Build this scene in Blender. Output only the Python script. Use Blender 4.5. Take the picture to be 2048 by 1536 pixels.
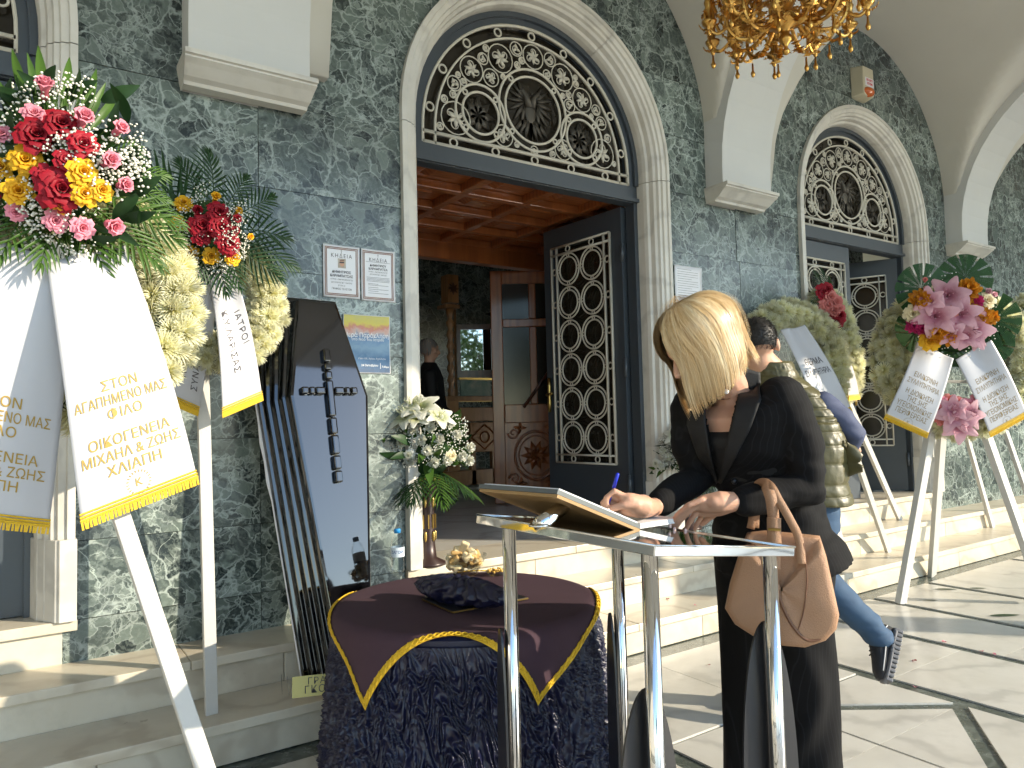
import bpy, bmesh, math, random
import numpy as np
from mathutils import Vector, Matrix, Quaternion
random.seed(7); rng = np.random.default_rng(11)
R_ = math.radians; PI = math.pi
sc = bpy.context.scene
for o in list(bpy.data.objects): bpy.data.objects.remove(o)
COL = sc.collection

# ------------------------------------------------------------ camera, sky, sun, exposure
F_PX, YAW, PIT, ROL = 1462.9, .596, .0519, -.025
CAM = np.array([0., -3.696, 1.3156])
_F = np.array([math.sin(YAW)*math.cos(PIT), math.cos(YAW)*math.cos(PIT), math.sin(PIT)])
_Ra = np.array([math.cos(YAW), -math.sin(YAW), 0.]); _Ua = np.cross(_Ra, _F)
_R = _Ra*math.cos(ROL) + _Ua*math.sin(ROL); _U = _Ua*math.cos(ROL) - _Ra*math.sin(ROL)
cd_ = bpy.data.cameras.new('camera'); cam = bpy.data.objects.new('camera', cd_); COL.objects.link(cam)
cd_.sensor_width = 36; cd_.lens = F_PX/2048*36; cd_.clip_start = .05; cd_.clip_end = 3000
M3 = Matrix((_R, _U, -_F)).transposed()
cam.matrix_world = Matrix.Translation(CAM) @ M3.to_4x4()
sc.camera = cam

SUN_TRAVEL = Vector((-.66, .75, -math.tan(R_(20.5)))).normalized()
world = bpy.data.worlds.new('World'); sc.world = world; world.use_nodes = True
wn = world.node_tree; bg = wn.nodes['Background']
sky = wn.nodes.new('ShaderNodeTexSky'); sky.sky_type = 'NISHITA'; sky.sun_disc = False
sky.sun_elevation = R_(20.5); sky.sun_rotation = math.atan2(.66, -.75)
sky.air_density = 1.0; sky.dust_density = .12; sky.ozone_density = 1.4; sky.altitude = 100
wn.links.new(sky.outputs[0], bg.inputs[0]); bg.inputs[1].default_value = .15
sl = bpy.data.lights.new('sun', 'SUN'); sl.energy = 2.3; sl.angle = R_(.5); sl.color = (1, .88, .69)
sun = bpy.data.objects.new('sun', sl); COL.objects.link(sun)
sun.rotation_euler = SUN_TRAVEL.to_track_quat('-Z', 'Y').to_euler(); sun.location = (8, -12, 9)
sc.view_settings.view_transform = 'Standard'; sc.view_settings.look = 'None'
sc.view_settings.exposure = 1.68; sc.view_settings.gamma = 1.0; sc.view_settings.use_curve_mapping = False
sc.cycles.max_bounces = 7; sc.cycles.diffuse_bounces = 3; sc.cycles.glossy_bounces = 4; sc.cycles.transmission_bounces = 6
sc.cycles.transparent_max_bounces = 12; sc.cycles.caustics_reflective = False; sc.cycles.caustics_refractive = False
sc.cycles.sample_clamp_indirect = 5; sc.cycles.use_adaptive_sampling = True; sc.cycles.adaptive_threshold = .02; sc.cycles.use_denoising = True

# pixel (2048x1536 photograph) to world helpers
def ray(u, v): return _F + _R*(u-1024)/F_PX - _U*(v-768)/F_PX
def on_z(u, v, z): r = ray(u, v); return Vector(CAM + r*(z-CAM[2])/r[2])
def on_y(u, v, y): r = ray(u, v); return Vector(CAM + r*(y-CAM[1])/r[1])
def at(u, v, d): return Vector(CAM + ray(u, v)*d)
def on_plane(u, v, p, n):
    r = Vector(ray(u, v)); c = Vector(CAM); return c + r*((p-c).dot(n)/r.dot(n))

# ------------------------------------------------------------ mesh helpers
def frame_from(d, up=(0, 0, 1)):
    d = Vector(d).normalized(); u = Vector(up)
    if abs(d.dot(u)) > .98: u = Vector((1, 0, 0))
    s = d.cross(u).normalized(); return s, s.cross(d).normalized(), d
class MB:
    def __init__(s): s.v = []; s.f = []; s.mi = []; s.cur = 0
    def _f(s, fs): s.f += fs; s.mi += [s.cur]*len(fs)
    def add(s, vs, fs, M=None):
        b = len(s.v)
        s.v += [tuple(M @ Vector(p)) for p in vs] if M is not None else [tuple(p) for p in vs]
        s._f([tuple(i+b for i in f) for f in fs]); return s
    def box(s, c, size, M=None, rz=0):
        x, y, z = [k/2 for k in size]; c = Vector(c)
        T = Matrix.Translation(c) @ Matrix.Rotation(rz, 4, 'Z')
        if M is not None: T = M @ T
        vs = [(i, j, k) for i in (-x, x) for j in (-y, y) for k in (-z, z)]
        return s.add(vs, [(0, 1, 3, 2), (4, 6, 7, 5), (0, 4, 5, 1), (2, 3, 7, 6), (0, 2, 6, 4), (1, 5, 7, 3)], T)
    def bbox(s, x0, x1, y0, y1, z0, z1): return s.box(((x0+x1)/2, (y0+y1)/2, (z0+z1)/2), (x1-x0, y1-y0, z1-z0))
    def grid(s, P, cu=False, cv=False):
        nu, nv = len(P), len(P[0]); b = len(s.v)
        for r in P: s.v += [tuple(p) for p in r]
        fs = []
        for i in range(nu if cu else nu-1):
            for j in range(nv if cv else nv-1):
                i2, j2 = (i+1) % nu, (j+1) % nv
                fs.append((b+i*nv+j, b+i2*nv+j, b+i2*nv+j2, b+i*nv+j2))
        s._f(fs); return s
    def tube(s, pts, r, n=8, closed=False, caps=True, sq=None, up=None):
        pts = [Vector(p) for p in pts]; m = len(pts)
        rr = r if isinstance(r, (list, tuple)) else [r]*m
        rows = []; prev = None
        for i, p in enumerate(pts):
            if closed: d = pts[(i+1) % m]-pts[i-1]
            else: d = pts[min(i+1, m-1)]-pts[max(i-1, 0)]
            if d.length < 1e-9: d = Vector((0, 0, 1))
            d.normalize()
            if up is not None: a = Vector(up) - d*d.dot(Vector(up)); 
            elif prev is None: a = d.orthogonal()
            else: a = prev - d*prev.dot(d)
            if a.length < 1e-6: a = d.orthogonal()
            a.normalize(); prev = a; bb = d.cross(a)
            if sq: rows.append([p + a*(sq[0]*x) + bb*(sq[1]*y) for x, y in ((-1, -1), (1, -1), (1, 1), (-1, 1))])
            else: rows.append([p + (a*math.cos(t) + bb*math.sin(t))*rr[i] for t in [2*PI*k/n for k in range(n)]])
        b = len(s.v); k = len(rows[0]); s.grid(rows, cu=closed, cv=True)
        if caps and not closed:
            s._f([tuple(b+j for j in range(k))[::-1], tuple(b+(m-1)*k+j for j in range(k))])
        return s
    def lathe(s, prof, n=24, c=(0, 0, 0), M=None, caps=True):
        rows = [[Vector((r*math.cos(2*PI*k/n), r*math.sin(2*PI*k/n), z)) + Vector(c) for k in range(n)] for r, z in prof]
        if M is not None: rows = [[M @ p for p in q] for q in rows]
        b = len(s.v); s.grid(rows, cv=True)
        if caps: s._f([tuple(b+j for j in range(n))[::-1], tuple(b+(len(prof)-1)*n+j for j in range(n))])
        return s
    def prism(s, poly, fn, t0, t1):
        """poly 2D outline; fn(a,b,t) -> point"""
        n = len(poly); b = len(s.v)
        s.v += [tuple(fn(a, c, t0)) for a, c in poly] + [tuple(fn(a, c, t1)) for a, c in poly]
        s._f([tuple(range(b, b+n)), tuple(range(b+2*n-1, b+n-1, -1))] + [(b+i, b+n+i, b+n+(i+1) % n, b+(i+1) % n) for i in range(n)])
        return s
    def ell(s, c, r, M=None, nu=16, nv=10):
        T = Matrix.Translation(Vector(c)) @ (M.to_4x4() if M is not None else Matrix.Identity(4)) @ Matrix.Diagonal((*r, 1))
        rows = [[T @ Vector((math.sin(a)*math.cos(b), math.sin(a)*math.sin(b), math.cos(a))) for b in [2*PI*k/nu for k in range(nu)]] for a in [max(.02, min(PI-.02, PI*i/nv)) for i in range(nv+1)]]
        b = len(s.v); s.grid(rows, cv=True); s._f([tuple(b+j for j in range(nu)), tuple(b+nv*nu+j for j in range(nu))[::-1]]); return s
    def limb(s, pts, rad, n=12):
        """closed round-ended tapered tube"""
        pts = [Vector(p) for p in pts]; P = []; Q = []
        d0 = (pts[0]-pts[1]).normalized(); d1 = (pts[-1]-pts[-2]).normalized()
        for k in (80, 50, 25): P.append(pts[0]+d0*rad[0]*math.sin(R_(k))); Q.append(rad[0]*math.cos(R_(k)))
        P += pts; Q += list(rad)
        for k in (25, 50, 80): P.append(pts[-1]+d1*rad[-1]*math.sin(R_(k))); Q.append(rad[-1]*math.cos(R_(k)))
        return s.tube(P, Q, n)
    def mesh(s, name='m', smooth=False):
        me = bpy.data.meshes.new(name); me.from_pydata(s.v, [], s.f)
        if any(s.mi): me.polygons.foreach_set('material_index', s.mi)
        bm = bmesh.new(); bm.from_mesh(me); bmesh.ops.recalc_face_normals(bm, faces=bm.faces); bm.to_mesh(me); bm.free()
        if smooth: me.polygons.foreach_set('use_smooth', [True]*len(me.polygons))
        me.update(); return me
    def build(s, name, mat, parent=None, smooth=False):
        return link(name, s.mesh(name, smooth), mat, parent)
WINV = {}
def link(name, me, mat=None, parent=None, M=None):
    if mat is not None and not len(me.materials):
        for m in (mat if isinstance(mat, (list, tuple)) else [mat]): me.materials.append(m)
    o = bpy.data.objects.new(name, me); COL.objects.link(o)
    if M is not None: o.matrix_basis = M; WINV[o.name] = M.inverted()
    if parent is not None:
        o.parent = parent; o.matrix_parent_inverse = WINV.get(parent.name, Matrix.Identity(4))
    return o
def thing(name, label, cat, loc=(0, 0, 0), group=None):
    o = bpy.data.objects.new(name, None); COL.objects.link(o); o.location = loc; o.empty_display_size = .1
    WINV[o.name] = Matrix.Translation(-Vector(loc)); tag(o, label, cat, group); return o
def tag(o, label, cat, group=None):
    o['label'] = label; o['category'] = cat
    if group: o['group'] = group
    return o
def struct(o): o['kind'] = 'structure'; return o
def stuff(o): o['kind'] = 'stuff'; return o
def bevel(o, w=.004, seg=2, ang=40):
    m = o.modifiers.new('bevel', 'BEVEL'); m.width = w; m.segments = seg; m.limit_method = 'ANGLE'; m.angle_limit = R_(ang); return o
TMP = bpy.data.scenes.new('scratch')
def evaluated_mesh(o):
    """evaluate one object in an otherwise empty scratch scene"""
    TMP.collection.objects.link(o); vl = TMP.view_layers[0]; vl.update()
    me = bpy.data.meshes.new_from_object(o.evaluated_get(vl.depsgraph)); TMP.collection.objects.unlink(o); return me
def bake(o):
    par, inv = o.parent, o.matrix_parent_inverse.copy(); o.parent = None
    me = evaluated_mesh(o); o.modifiers.clear(); o.data = me
    if par is not None: o.parent = par; o.matrix_parent_inverse = inv
    return o
def remesh(o, vox, smooth=6, fac=.5):
    m = o.modifiers.new('r', 'REMESH'); m.mode = 'VOXEL'; m.voxel_size = vox; m.use_smooth_shade = True
    if smooth: k = o.modifiers.new('s', 'SMOOTH'); k.factor = fac; k.iterations = smooth
    return bake(o)
# numpy smooth noise
_NT = rng.random((256, 256))
def noise2(x, y):
    x = np.asarray(x, float); y = np.asarray(y, float)
    xi = np.floor(x).astype(int); yi = np.floor(y).astype(int); fx = x-xi; fy = y-yi
    fx = fx*fx*(3-2*fx); fy = fy*fy*(3-2*fy); g = lambda a, b: _NT[a % 256, b % 256]
    return (g(xi, yi)*(1-fx)+g(xi+1, yi)*fx)*(1-fy)+(g(xi, yi+1)*(1-fx)+g(xi+1, yi+1)*fx)*fy-.5
def lerp(a, b, t): return a+(b-a)*t
def bez(p0, p1, p2, n=10): return [Vector(p0)*(1-t)**2 + Vector(p1)*2*t*(1-t) + Vector(p2)*t*t for t in [i/(n-1) for i in range(n)]]
def spline(P, n=8):
    P = [Vector(p) for p in P]; out = []
    for i in range(len(P)-1):
        p0, p1, p2, p3 = P[max(i-1, 0)], P[i], P[i+1], P[min(i+2, len(P)-1)]
        for k in range(n):
            t = k/n; out.append(.5*((2*p1)+(p2-p0)*t+(2*p0-5*p1+4*p2-p3)*t*t+(3*p1-p0-3*p2+p3)*t**3))
    return out+[P[-1]]

# ------------------------------------------------------------ materials
class NB:
    def __init__(s, name):
        s.m = bpy.data.materials.new(name); s.m.use_nodes = True; s.t = s.m.node_tree; s.b = s.t.nodes['Principled BSDF']
    def n(s, ty, **kw):
        x = s.t.nodes.new('ShaderNode'+ty)
        for k, v in kw.items():
            if k.startswith('i_'):
                key = k[2:]; key = int(key) if key.isdigit() else key.replace('_', ' ')
                x.inputs[key].default_value = v
            else: setattr(x, k, v)
        return x
    def l(s, a, b): s.t.links.new(a, b)
    def ramp(s, fac, stops, mode='LINEAR'):
        r = s.n('ValToRGB'); r.color_ramp.interpolation = mode; e = r.color_ramp.elements
        while len(e) < len(stops): e.new(.5)
        for q, (p, c) in zip(e, stops): q.position = p; q.color = (*c, 1) if len(c) == 3 else c
        s.l(fac, r.inputs[0]); return r.outputs[0]
    def mix(s, fac, a, b, mode='MIX'):
        x = s.n('Mix', data_type='RGBA', blend_type=mode)
        for k, v in ((0, fac), (6, a), (7, b)):
            if hasattr(v, 'is_output'): s.l(v, x.inputs[k])
            else: x.inputs[k].default_value = v if k == 0 else ((*v, 1) if len(v) == 3 else v)
        return x.outputs[2]
    def coord(s, rnd=True, scale=(1, 1, 1), kind='Object', rot=(0, 0, 0)):
        tc = s.n('TexCoord'); v = tc.outputs[kind]
        if rnd:
            oi = s.n('ObjectInfo'); w = s.n('VectorMath', operation='SCALE'); w.inputs[0].default_value = (91.3, 57.1, 33.7)
            s.l(oi.outputs['Random'], w.inputs[3]); a = s.n('VectorMath', operation='ADD'); s.l(v, a.inputs[0]); s.l(w.outputs[0], a.inputs[1]); v = a.outputs[0]
        mp = s.n('Mapping'); mp.inputs['Scale'].default_value = scale; mp.inputs['Rotation'].default_value = rot; s.l(v, mp.inputs[0]); return mp.outputs[0]
    def noise(s, v, scale, detail=4, rough=.55, dist=0):
        x = s.n('TexNoise'); s.l(v, x.inputs[0]); x.inputs['Scale'].default_value = scale; x.inputs['Detail'].default_value = detail; x.inputs['Roughness'].default_value = rough; x.inputs['Distortion'].default_value = dist; return x
    def bump(s, h, strength=.3, dist=.01):
        b = s.n('Bump'); b.inputs['Strength'].default_value = strength; b.inputs['Distance'].default_value = dist; s.l(h, b.inputs['Height']); s.l(b.outputs[0], s.b.inputs['Normal'])
    def out(s, col=None, rough=.5, metal=0, spec=None, coat=0, coatr=.05, trans=None, sheen=0):
        b = s.b
        if col is not None:
            if hasattr(col, 'is_output'): s.l(col, b.inputs['Base Color'])
            else: b.inputs['Base Color'].default_value = (*col, 1)
        if hasattr(rough, 'is_output'): s.l(rough, b.inputs['Roughness'])
        else: b.inputs['Roughness'].default_value = rough
        b.inputs['Metallic'].default_value = metal
        if spec is not None: b.inputs['Specular IOR Level'].default_value = spec
        b.inputs['Coat Weight'].default_value = coat; b.inputs['Coat Roughness'].default_value = coatr
        if sheen: b.inputs['Sheen Weight'].default_value = sheen
        if trans: b.inputs['Transmission Weight'].default_value = trans
        return s.m
def flat(name, col, rough=.5, metal=0, var=.12, scale=8, bump=0, bscale=60, **kw):
    """a plain material with slight mottling and optional fine relief"""
    k = NB(name); v = k.coord(); n = k.noise(v, scale, 5, .6)
    c = k.mix(n.outputs[0], [x*(1-var) for x in col], [min(1, x*(1+var)) for x in col])
    if bump: n2 = k.noise(v, bscale, 4, .6); k.bump(n2.outputs[0], bump, .004)
    return k.out(c, rough, metal, **kw)
def petal(name, base, tip, trans=.25, rough=.55):
    """flower petal: colour runs from the heart to the rim, some light passes through"""
    k = NB(name); tc = k.n('TexCoord'); ln = k.n('VectorMath', operation='LENGTH'); k.l(tc.outputs['Object'], ln.inputs[0])
    nz = k.noise(k.coord(False), 6, 3); ad = k.n('Math', operation='MULTIPLY_ADD'); k.l(nz.outputs[0], ad.inputs[0]); ad.inputs[1].default_value = .25; k.l(ln.outputs[1], ad.inputs[2])
    c = k.ramp(ad.outputs[0], [(.15, base), (.62, tip)])
    oi = k.n('ObjectInfo'); hs = k.n('HueSaturation'); mr = k.n('MapRange'); k.l(oi.outputs['Random'], mr.inputs[0]); mr.inputs[3].default_value = .82; mr.inputs[4].default_value = 1.15
    k.l(mr.outputs[0], hs.inputs['Value']); k.l(c, hs.inputs['Color']); c = hs.outputs[0]
    k.out(c, rough, spec=.3); tr = k.n('BsdfTranslucent'); k.l(c, tr.inputs[0]); mx = k.n('MixShader'); mx.inputs[0].default_value = trans
    k.l(k.b.outputs[0], mx.inputs[1]); k.l(tr.outputs[0], mx.inputs[2]); k.l(mx.outputs[0], k.t.nodes['Material Output'].inputs[0]); return k.m
def leafmat(name, c1, c2, rough=.4, trans=.2):
    k = NB(name); n = k.noise(k.coord(), 14, 4); c = k.mix(n.outputs[0], c1, c2); k.out(c, rough, spec=.25)
    tr = k.n('BsdfTranslucent'); k.l(c, tr.inputs[0]); mx = k.n('MixShader'); mx.inputs[0].default_value = trans
    k.l(k.b.outputs[0], mx.inputs[1]); k.l(tr.outputs[0], mx.inputs[2]); k.l(mx.outputs[0], k.t.nodes['Material Output'].inputs[0]); return k.m
def verde(name, b=1.0, vein=1.0):
    """green serpentine breccia: dark angular clasts of many sizes, crushed pale matrix, wandering veins"""
    k = NB(name); v = k.coord(True, (1.2, 1.2, 1.2))
    def warp(src, scale, amt, det=5):
        d = k.noise(src, scale, det, .62); c = k.n('VectorMath', operation='SUBTRACT'); k.l(d.outputs[1], c.inputs[0]); c.inputs[1].default_value = (.5, .5, .5)
        ds = k.n('VectorMath', operation='SCALE'); k.l(c.outputs[0], ds.inputs[0]); ds.inputs[3].default_value = amt
        a = k.n('VectorMath', operation='ADD'); k.l(src, a.inputs[0]); k.l(ds.outputs[0], a.inputs[1]); return a.outputs[0]
    w = warp(warp(v, 2.3, .24), 15, .045)
    def vor(src, sc_, feat, rnd=1): x = k.n('TexVoronoi', feature=feat); k.l(src, x.inputs['Vector']); x.inputs['Scale'].default_value = sc_; x.inputs['Randomness'].default_value = rnd; return x
    def mth(op, x, y):
        m = k.n('Math', operation=op, use_clamp=True)
        for i, q in enumerate((x, y)):
            if hasattr(q, 'is_output'): k.l(q, m.inputs[i])
            else: m.inputs[i].default_value = q
        return m.outputs[0]
    def line(e, hi):
        m = k.n('MapRange', interpolation_type='SMOOTHSTEP'); k.l(e.outputs['Distance'], m.inputs[0]); m.inputs[1].default_value = hi; m.inputs[2].default_value = 0; return m.outputs[0]
    c1, e1 = vor(w, 4.2, 'F1'), vor(w, 4.2, 'DISTANCE_TO_EDGE'); c2, e2 = vor(w, 11, 'F1'), vor(w, 11, 'DISTANCE_TO_EDGE'); e3 = vor(w, 27, 'DISTANCE_TO_EDGE'); c3 = vor(w, 27, 'F1')
    def tone(c, lo, hi):
        sp = k.n('SeparateColor'); k.l(c.outputs['Color'], sp.inputs[0])
        return k.ramp(sp.outputs[0], [(0, [x*b for x in lo]), (.45, [(x*.6+y*.4)*b for x, y in zip(lo, hi)]), (1, [x*b for x in hi])])
    big = tone(c1, (.012, .023, .027), (.080, .112, .098)); mid = tone(c2, (.008, .018, .020), (.110, .146, .126)); fin = tone(c3, (.014, .028, .028), (.17, .21, .185))
    # zones: whole clasts, crushed clasts, fine matrix
    z1 = k.noise(v, 2.6, 4, .6); z2 = k.noise(warp(v, 4, .2), 5.5, 4, .6)
    zoneA = k.ramp(z1.outputs[0], [(.46, (0, 0, 0)), (.50, (1, 1, 1))]); zoneB = k.ramp(z2.outputs[0], [(.53, (0, 0, 0)), (.58, (1, 1, 1))])
    col = k.mix(zoneA, big, mid); col = k.mix(mth('MULTIPLY', zoneB, .8), col, fin)
    # streaks inside the clasts
    st = k.n('TexWave', wave_type='BANDS', bands_direction='DIAGONAL'); k.l(w, st.inputs[0]); st.inputs['Scale'].default_value = 9; st.inputs['Distortion'].default_value = 16; st.inputs['Detail'].default_value = 6; st.inputs['Detail Roughness'].default_value = .7
    col = k.mix(mth('MULTIPLY', k.ramp(st.outputs['Fac'], [(.35, (0, 0, 0)), (.9, (1, 1, 1))]), .28), col, [x*b for x in (.16, .20, .175)])
    gr = k.noise(v, 70, 5, .7); col = k.mix(.5, col, k.mix(gr.outputs[0], [x*b for x in (.0, .0, .0)], [x*b for x in (.16, .20, .18)]), 'SOFT_LIGHT')
    pale = [x*vein for x in (.27, .335, .30)]
    t1 = k.ramp(k.noise(v, 4.5, 3).outputs[0], [(.30, (0, 0, 0)), (.55, (1, 1, 1))]); t2 = k.ramp(k.noise(warp(v, 3, .3), 3.4, 3).outputs[0], [(.30, (0, 0, 0)), (.56, (1, 1, 1))])
    col = k.mix(mth('MULTIPLY', line(e3, .10), mth('MULTIPLY', zoneB, .85)), col, pale)
    col = k.mix(mth('MULTIPLY', line(e2, .060), mth('MULTIPLY', mth('MULTIPLY', t1, .85), mth('MAXIMUM', zoneA, .25))), col, pale)
    col = k.mix(mth('MULTIPLY', line(e1, .040), mth('MULTIPLY', t2, .85)), col, [x*1.12 for x in pale])
    # a few long stray veins
    vw = warp(warp(v, 1.4, .9, 3), 9, .12); e4 = vor(vw, 2.1, 'DISTANCE_TO_EDGE'); col = k.mix(mth('MULTIPLY', line(e4, .010), .8), col, [x*1.25 for x in pale])
    bl = k.noise(w, 3.6, 6, .62); col = k.mix(mth('MULTIPLY', k.ramp(bl.outputs[0], [(.63, (0, 0, 0)), (.70, (1, 1, 1))]), .6), col, [x*1.15 for x in pale])
    dk = k.noise(w, 2.2, 5, .6); col = k.mix(mth('MULTIPLY', k.ramp(dk.outputs[0], [(.60, (0, 0, 0)), (.72, (1, 1, 1))]), .7), col, [x*b for x in (.012, .02, .024)])
    oi = k.n('ObjectInfo'); hs = k.n('HueSaturation'); mr = k.n('MapRange'); k.l(oi.outputs['Random'], mr.inputs[0]); mr.inputs[3].default_value = .74; mr.inputs[4].default_value = 1.20; hs.inputs['Saturation'].default_value = .68; k.l(mr.outputs[0], hs.inputs['Value']); k.l(col, hs.inputs['Color'])
    return k.out(hs.outputs[0], .24, spec=.5)
def marble(name, c1, c2, vein, rough=.35, scale=1.0, vs=.35, rnd=True, dirt=0, spec=.4):
    k = NB(name); v = k.coord(rnd, (scale, scale, scale)); n = k.noise(v, 2.2, 6, .6, .6)
    col = k.mix(k.ramp(n.outputs[0], [(.3, (0, 0, 0)), (.7, (1, 1, 1))]), c1, c2)
    w = k.n('TexWave', wave_type='BANDS'); w.bands_direction = 'DIAGONAL'; k.l(v, w.inputs[0]); w.inputs['Scale'].default_value = .9; w.inputs['Distortion'].default_value = 14; w.inputs['Detail'].default_value = 5; w.inputs['Detail Scale'].default_value = 1.3
    m = k.n('Math', operation='MULTIPLY'); k.l(k.ramp(w.outputs['Fac'], [(0, (1, 1, 1)), (.10, (.25, .25, .25)), (.3, (0, 0, 0))]), m.inputs[0]); m.inputs[1].default_value = vs
    col = k.mix(m.outputs[0], col, vein)
    if dirt:
        n2 = k.noise(v, 9, 6, .7); m2 = k.n('Math', operation='MULTIPLY'); k.l(k.ramp(n2.outputs[0], [(.5, (0, 0, 0)), (.8, (1, 1, 1))]), m2.inputs[0]); m2.inputs[1].default_value = dirt
        col = k.mix(m2.outputs[0], col, [x*.45 for x in c1])
    n4 = k.noise(v, 7, 5, .6); r = k.n('MapRange'); k.l(n4.outputs[0], r.inputs[0]); r.inputs[3].default_value = rough*.7; r.inputs[4].default_value = rough*1.4
    return k.out(col, r.outputs[0], spec=spec)
def wood(name, c1, c2, rough=.28, scale=1, coat=.5):
    k = NB(name); v = k.coord(True, (scale*9, scale*9, scale*1.1)); n = k.noise(v, 2.5, 6, .6, 1.2)
    w = k.n('TexWave', wave_type='RINGS'); k.l(v, w.inputs[0]); w.inputs['Scale'].default_value = .8; w.inputs['Distortion'].default_value = 6; w.inputs['Detail'].default_value = 3
    c = k.mix(n.outputs[0], c1, c2); c = k.mix(k.ramp(w.outputs['Fac'], [(.3, (0, 0, 0)), (1, (.5, .5, .5))]), c, [x*.5 for x in c1])
    k.bump(n.outputs[0], .06, .003); return k.out(c, rough, coat=coat, coatr=.12)
M = {}
M['verde'] = verde('verde_marble', 1.75, 1.15); M['core'] = flat('wall_mortar', (.06, .065, .06), .9)
M['trim'] = marble('trim_marble', (.60, .57, .505), (.70, .675, .62), (.40, .38, .35), .45, 1.2, .4, dirt=.2)
M['plaster'] = flat('vault_plaster', (.60, .575, .51), .9, var=.06, scale=2.2, bump=.12, bscale=25)
M['ribplaster'] = flat('rib_plaster', (.62, .62, .60), .85, var=.05, scale=3, bump=.10, bscale=30)
M['step'] = marble('step_marble', (.58, .515, .40), (.68, .63, .52), (.42, .35, .26), .30, .9, .55, dirt=.22)
M['floor'] = marble('floor_marble', (.58, .555, .49), (.68, .66, .60), (.42, .40, .36), .22, .8, .55, dirt=.18)
M['strip'] = marble('floor_strip_marble', (.055, .07, .058), (.11, .125, .105), (.22, .25, .22), .25, 3, .4)
M['door'] = flat('door_paint', (.052, .064, .078), .34, var=.10, scale=3, spec=.5)
M['grille'] = flat('grille_paint', (.60, .565, .48), .42, var=.08, scale=5)
M['glass_dark'] = flat('dark_pane', (.022, .018, .012), .12, var=.2, spec=.5)
M['eagle'] = flat('emblem_metal', (.07, .062, .05), .5, .4)
M['wood'] = wood('varnished_wood', (.30, .090, .025), (.44, .145, .042)); M['wood_dark'] = wood('dark_wood', (.07, .022, .01), (.12, .04, .016))
M['wood_carved'] = wood('carved_wood', (.27, .125, .04), (.42, .21, .08), .35)
M['lacquer'] = flat('black_lacquer', (.004, .004, .005), .04, var=.05, spec=1.0, coat=.2, coatr=.02)
M['foam'] = flat('white_lining', (.75, .75, .78), .85, bump=.6, bscale=70)
M['chrome'] = flat('polished_steel', (.72, .71, .69), .045, 1, var=.03)
M['blackplate'] = flat('black_plate', (.018, .018, .020), .28, var=.05, spec=.5)
M['gold'] = flat('gilded_bronze', (.60, .34, .09), .28, 1, var=.25, scale=20, bump=.2, bscale=90)
M['brass'] = flat('brass_plate', (.40, .28, .09), .3, 1, var=.1)
M['goldtrim'] = flat('gold_braid', (.78, .50, .03), .5, .35, var=.2, scale=120, bump=.8, bscale=260)
M['navy'] = flat('navy_satin', (.010, .011, .036), .34, var=.15, spec=.5)
M['purple'] = flat('plum_cloth', (.066, .037, .050), .85, var=.12, scale=14, bump=.25, bscale=300, spec=.25)
M['satin'] = flat('white_satin', (.52, .52, .545), .40, var=.02, spec=.5)
M['ink_gold'] = flat('gold_print', (.40, .255, .035), .5); M['ink_dark'] = flat('dark_print', (.045, .04, .05), .6); M['ink_bronze'] = flat('bronze_print', (.26, .19, .09), .6)
M['ink_white'] = flat('white_print', (.85, .85, .85), .6); M['ink_red'] = flat('red_print', (.55, .03, .04), .6); M['ink_brown'] = flat('brown_rule', (.23, .10, .06), .6)
M['paper'] = flat('notice_paper', (.80, .80, .83), .45, var=.02); M['whitepaint'] = flat('white_timber', (.56, .545, .51), .6, var=.05, scale=12, bump=.25, bscale=50)
M['leaf'] = leafmat('palm_leaf', (.030, .075, .012), (.085, .17, .03)); M['leafdark'] = leafmat('leather_leaf', (.012, .035, .012), (.035, .085, .028)); M['monstera'] = leafmat('monstera_leaf', (.012, .045, .008), (.03, .095, .02), .5, .15)
M['euc'] = leafmat('eucalyptus_leaf', (.10, .16, .115), (.19, .26, .19), .6)
M['mum'] = petal('chrysanthemum_petal', (.76, .72, .28), (.90, .89, .70), .4)
M['pink'] = petal('pink_petal', (.60, .12, .17), (.86, .33, .42)); M['red'] = petal('red_petal', (.10, .004, .012), (.36, .008, .022)); M['yellow'] = petal('yellow_petal', (.72, .27, .01), (.88, .50, .02))
M['white'] = petal('white_petal', (.60, .62, .30), (.84, .83, .76)); M['cream'] = petal('cream_petal', (.70, .55, .25), (.84, .74, .50)); M['orange'] = petal('orange_petal', (.62, .14, .01), (.86, .38, .03))
M['magenta'] = petal('magenta_petal', (.40, .01, .08), (.78, .06, .25)); M['salmon'] = petal('salmon_petal', (.55, .10, .08), (.80, .27, .24)); M['lily_pink'] = petal('pink_lily_petal', (.42, .08, .16), (.78, .45, .50)); M['lily_white'] = petal('white_lily_petal', (.45, .50, .15), (.84, .83, .73))
M['breath'] = flat('gypsophila', (.82, .81, .72), .7, var=.05); M['stamen'] = flat('stamen', (.18, .06, .02), .7)
M['skin'] = flat('skin', (.58, .33, .225), .5, var=.10, scale=25, bump=.15, bscale=120, spec=.35)
M['skin'].node_tree.nodes['Principled BSDF'].inputs['Subsurface Weight'].default_value = .12
M['skin'].node_tree.nodes['Principled BSDF'].inputs['Subsurface Radius'].default_value = (.012, .005, .003)
M['nail'] = flat('nail', (.72, .50, .45), .25); M['eye'] = flat('eye', (.6, .58, .55), .2); M['lip'] = flat('lip', (.45, .15, .13), .4)
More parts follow.
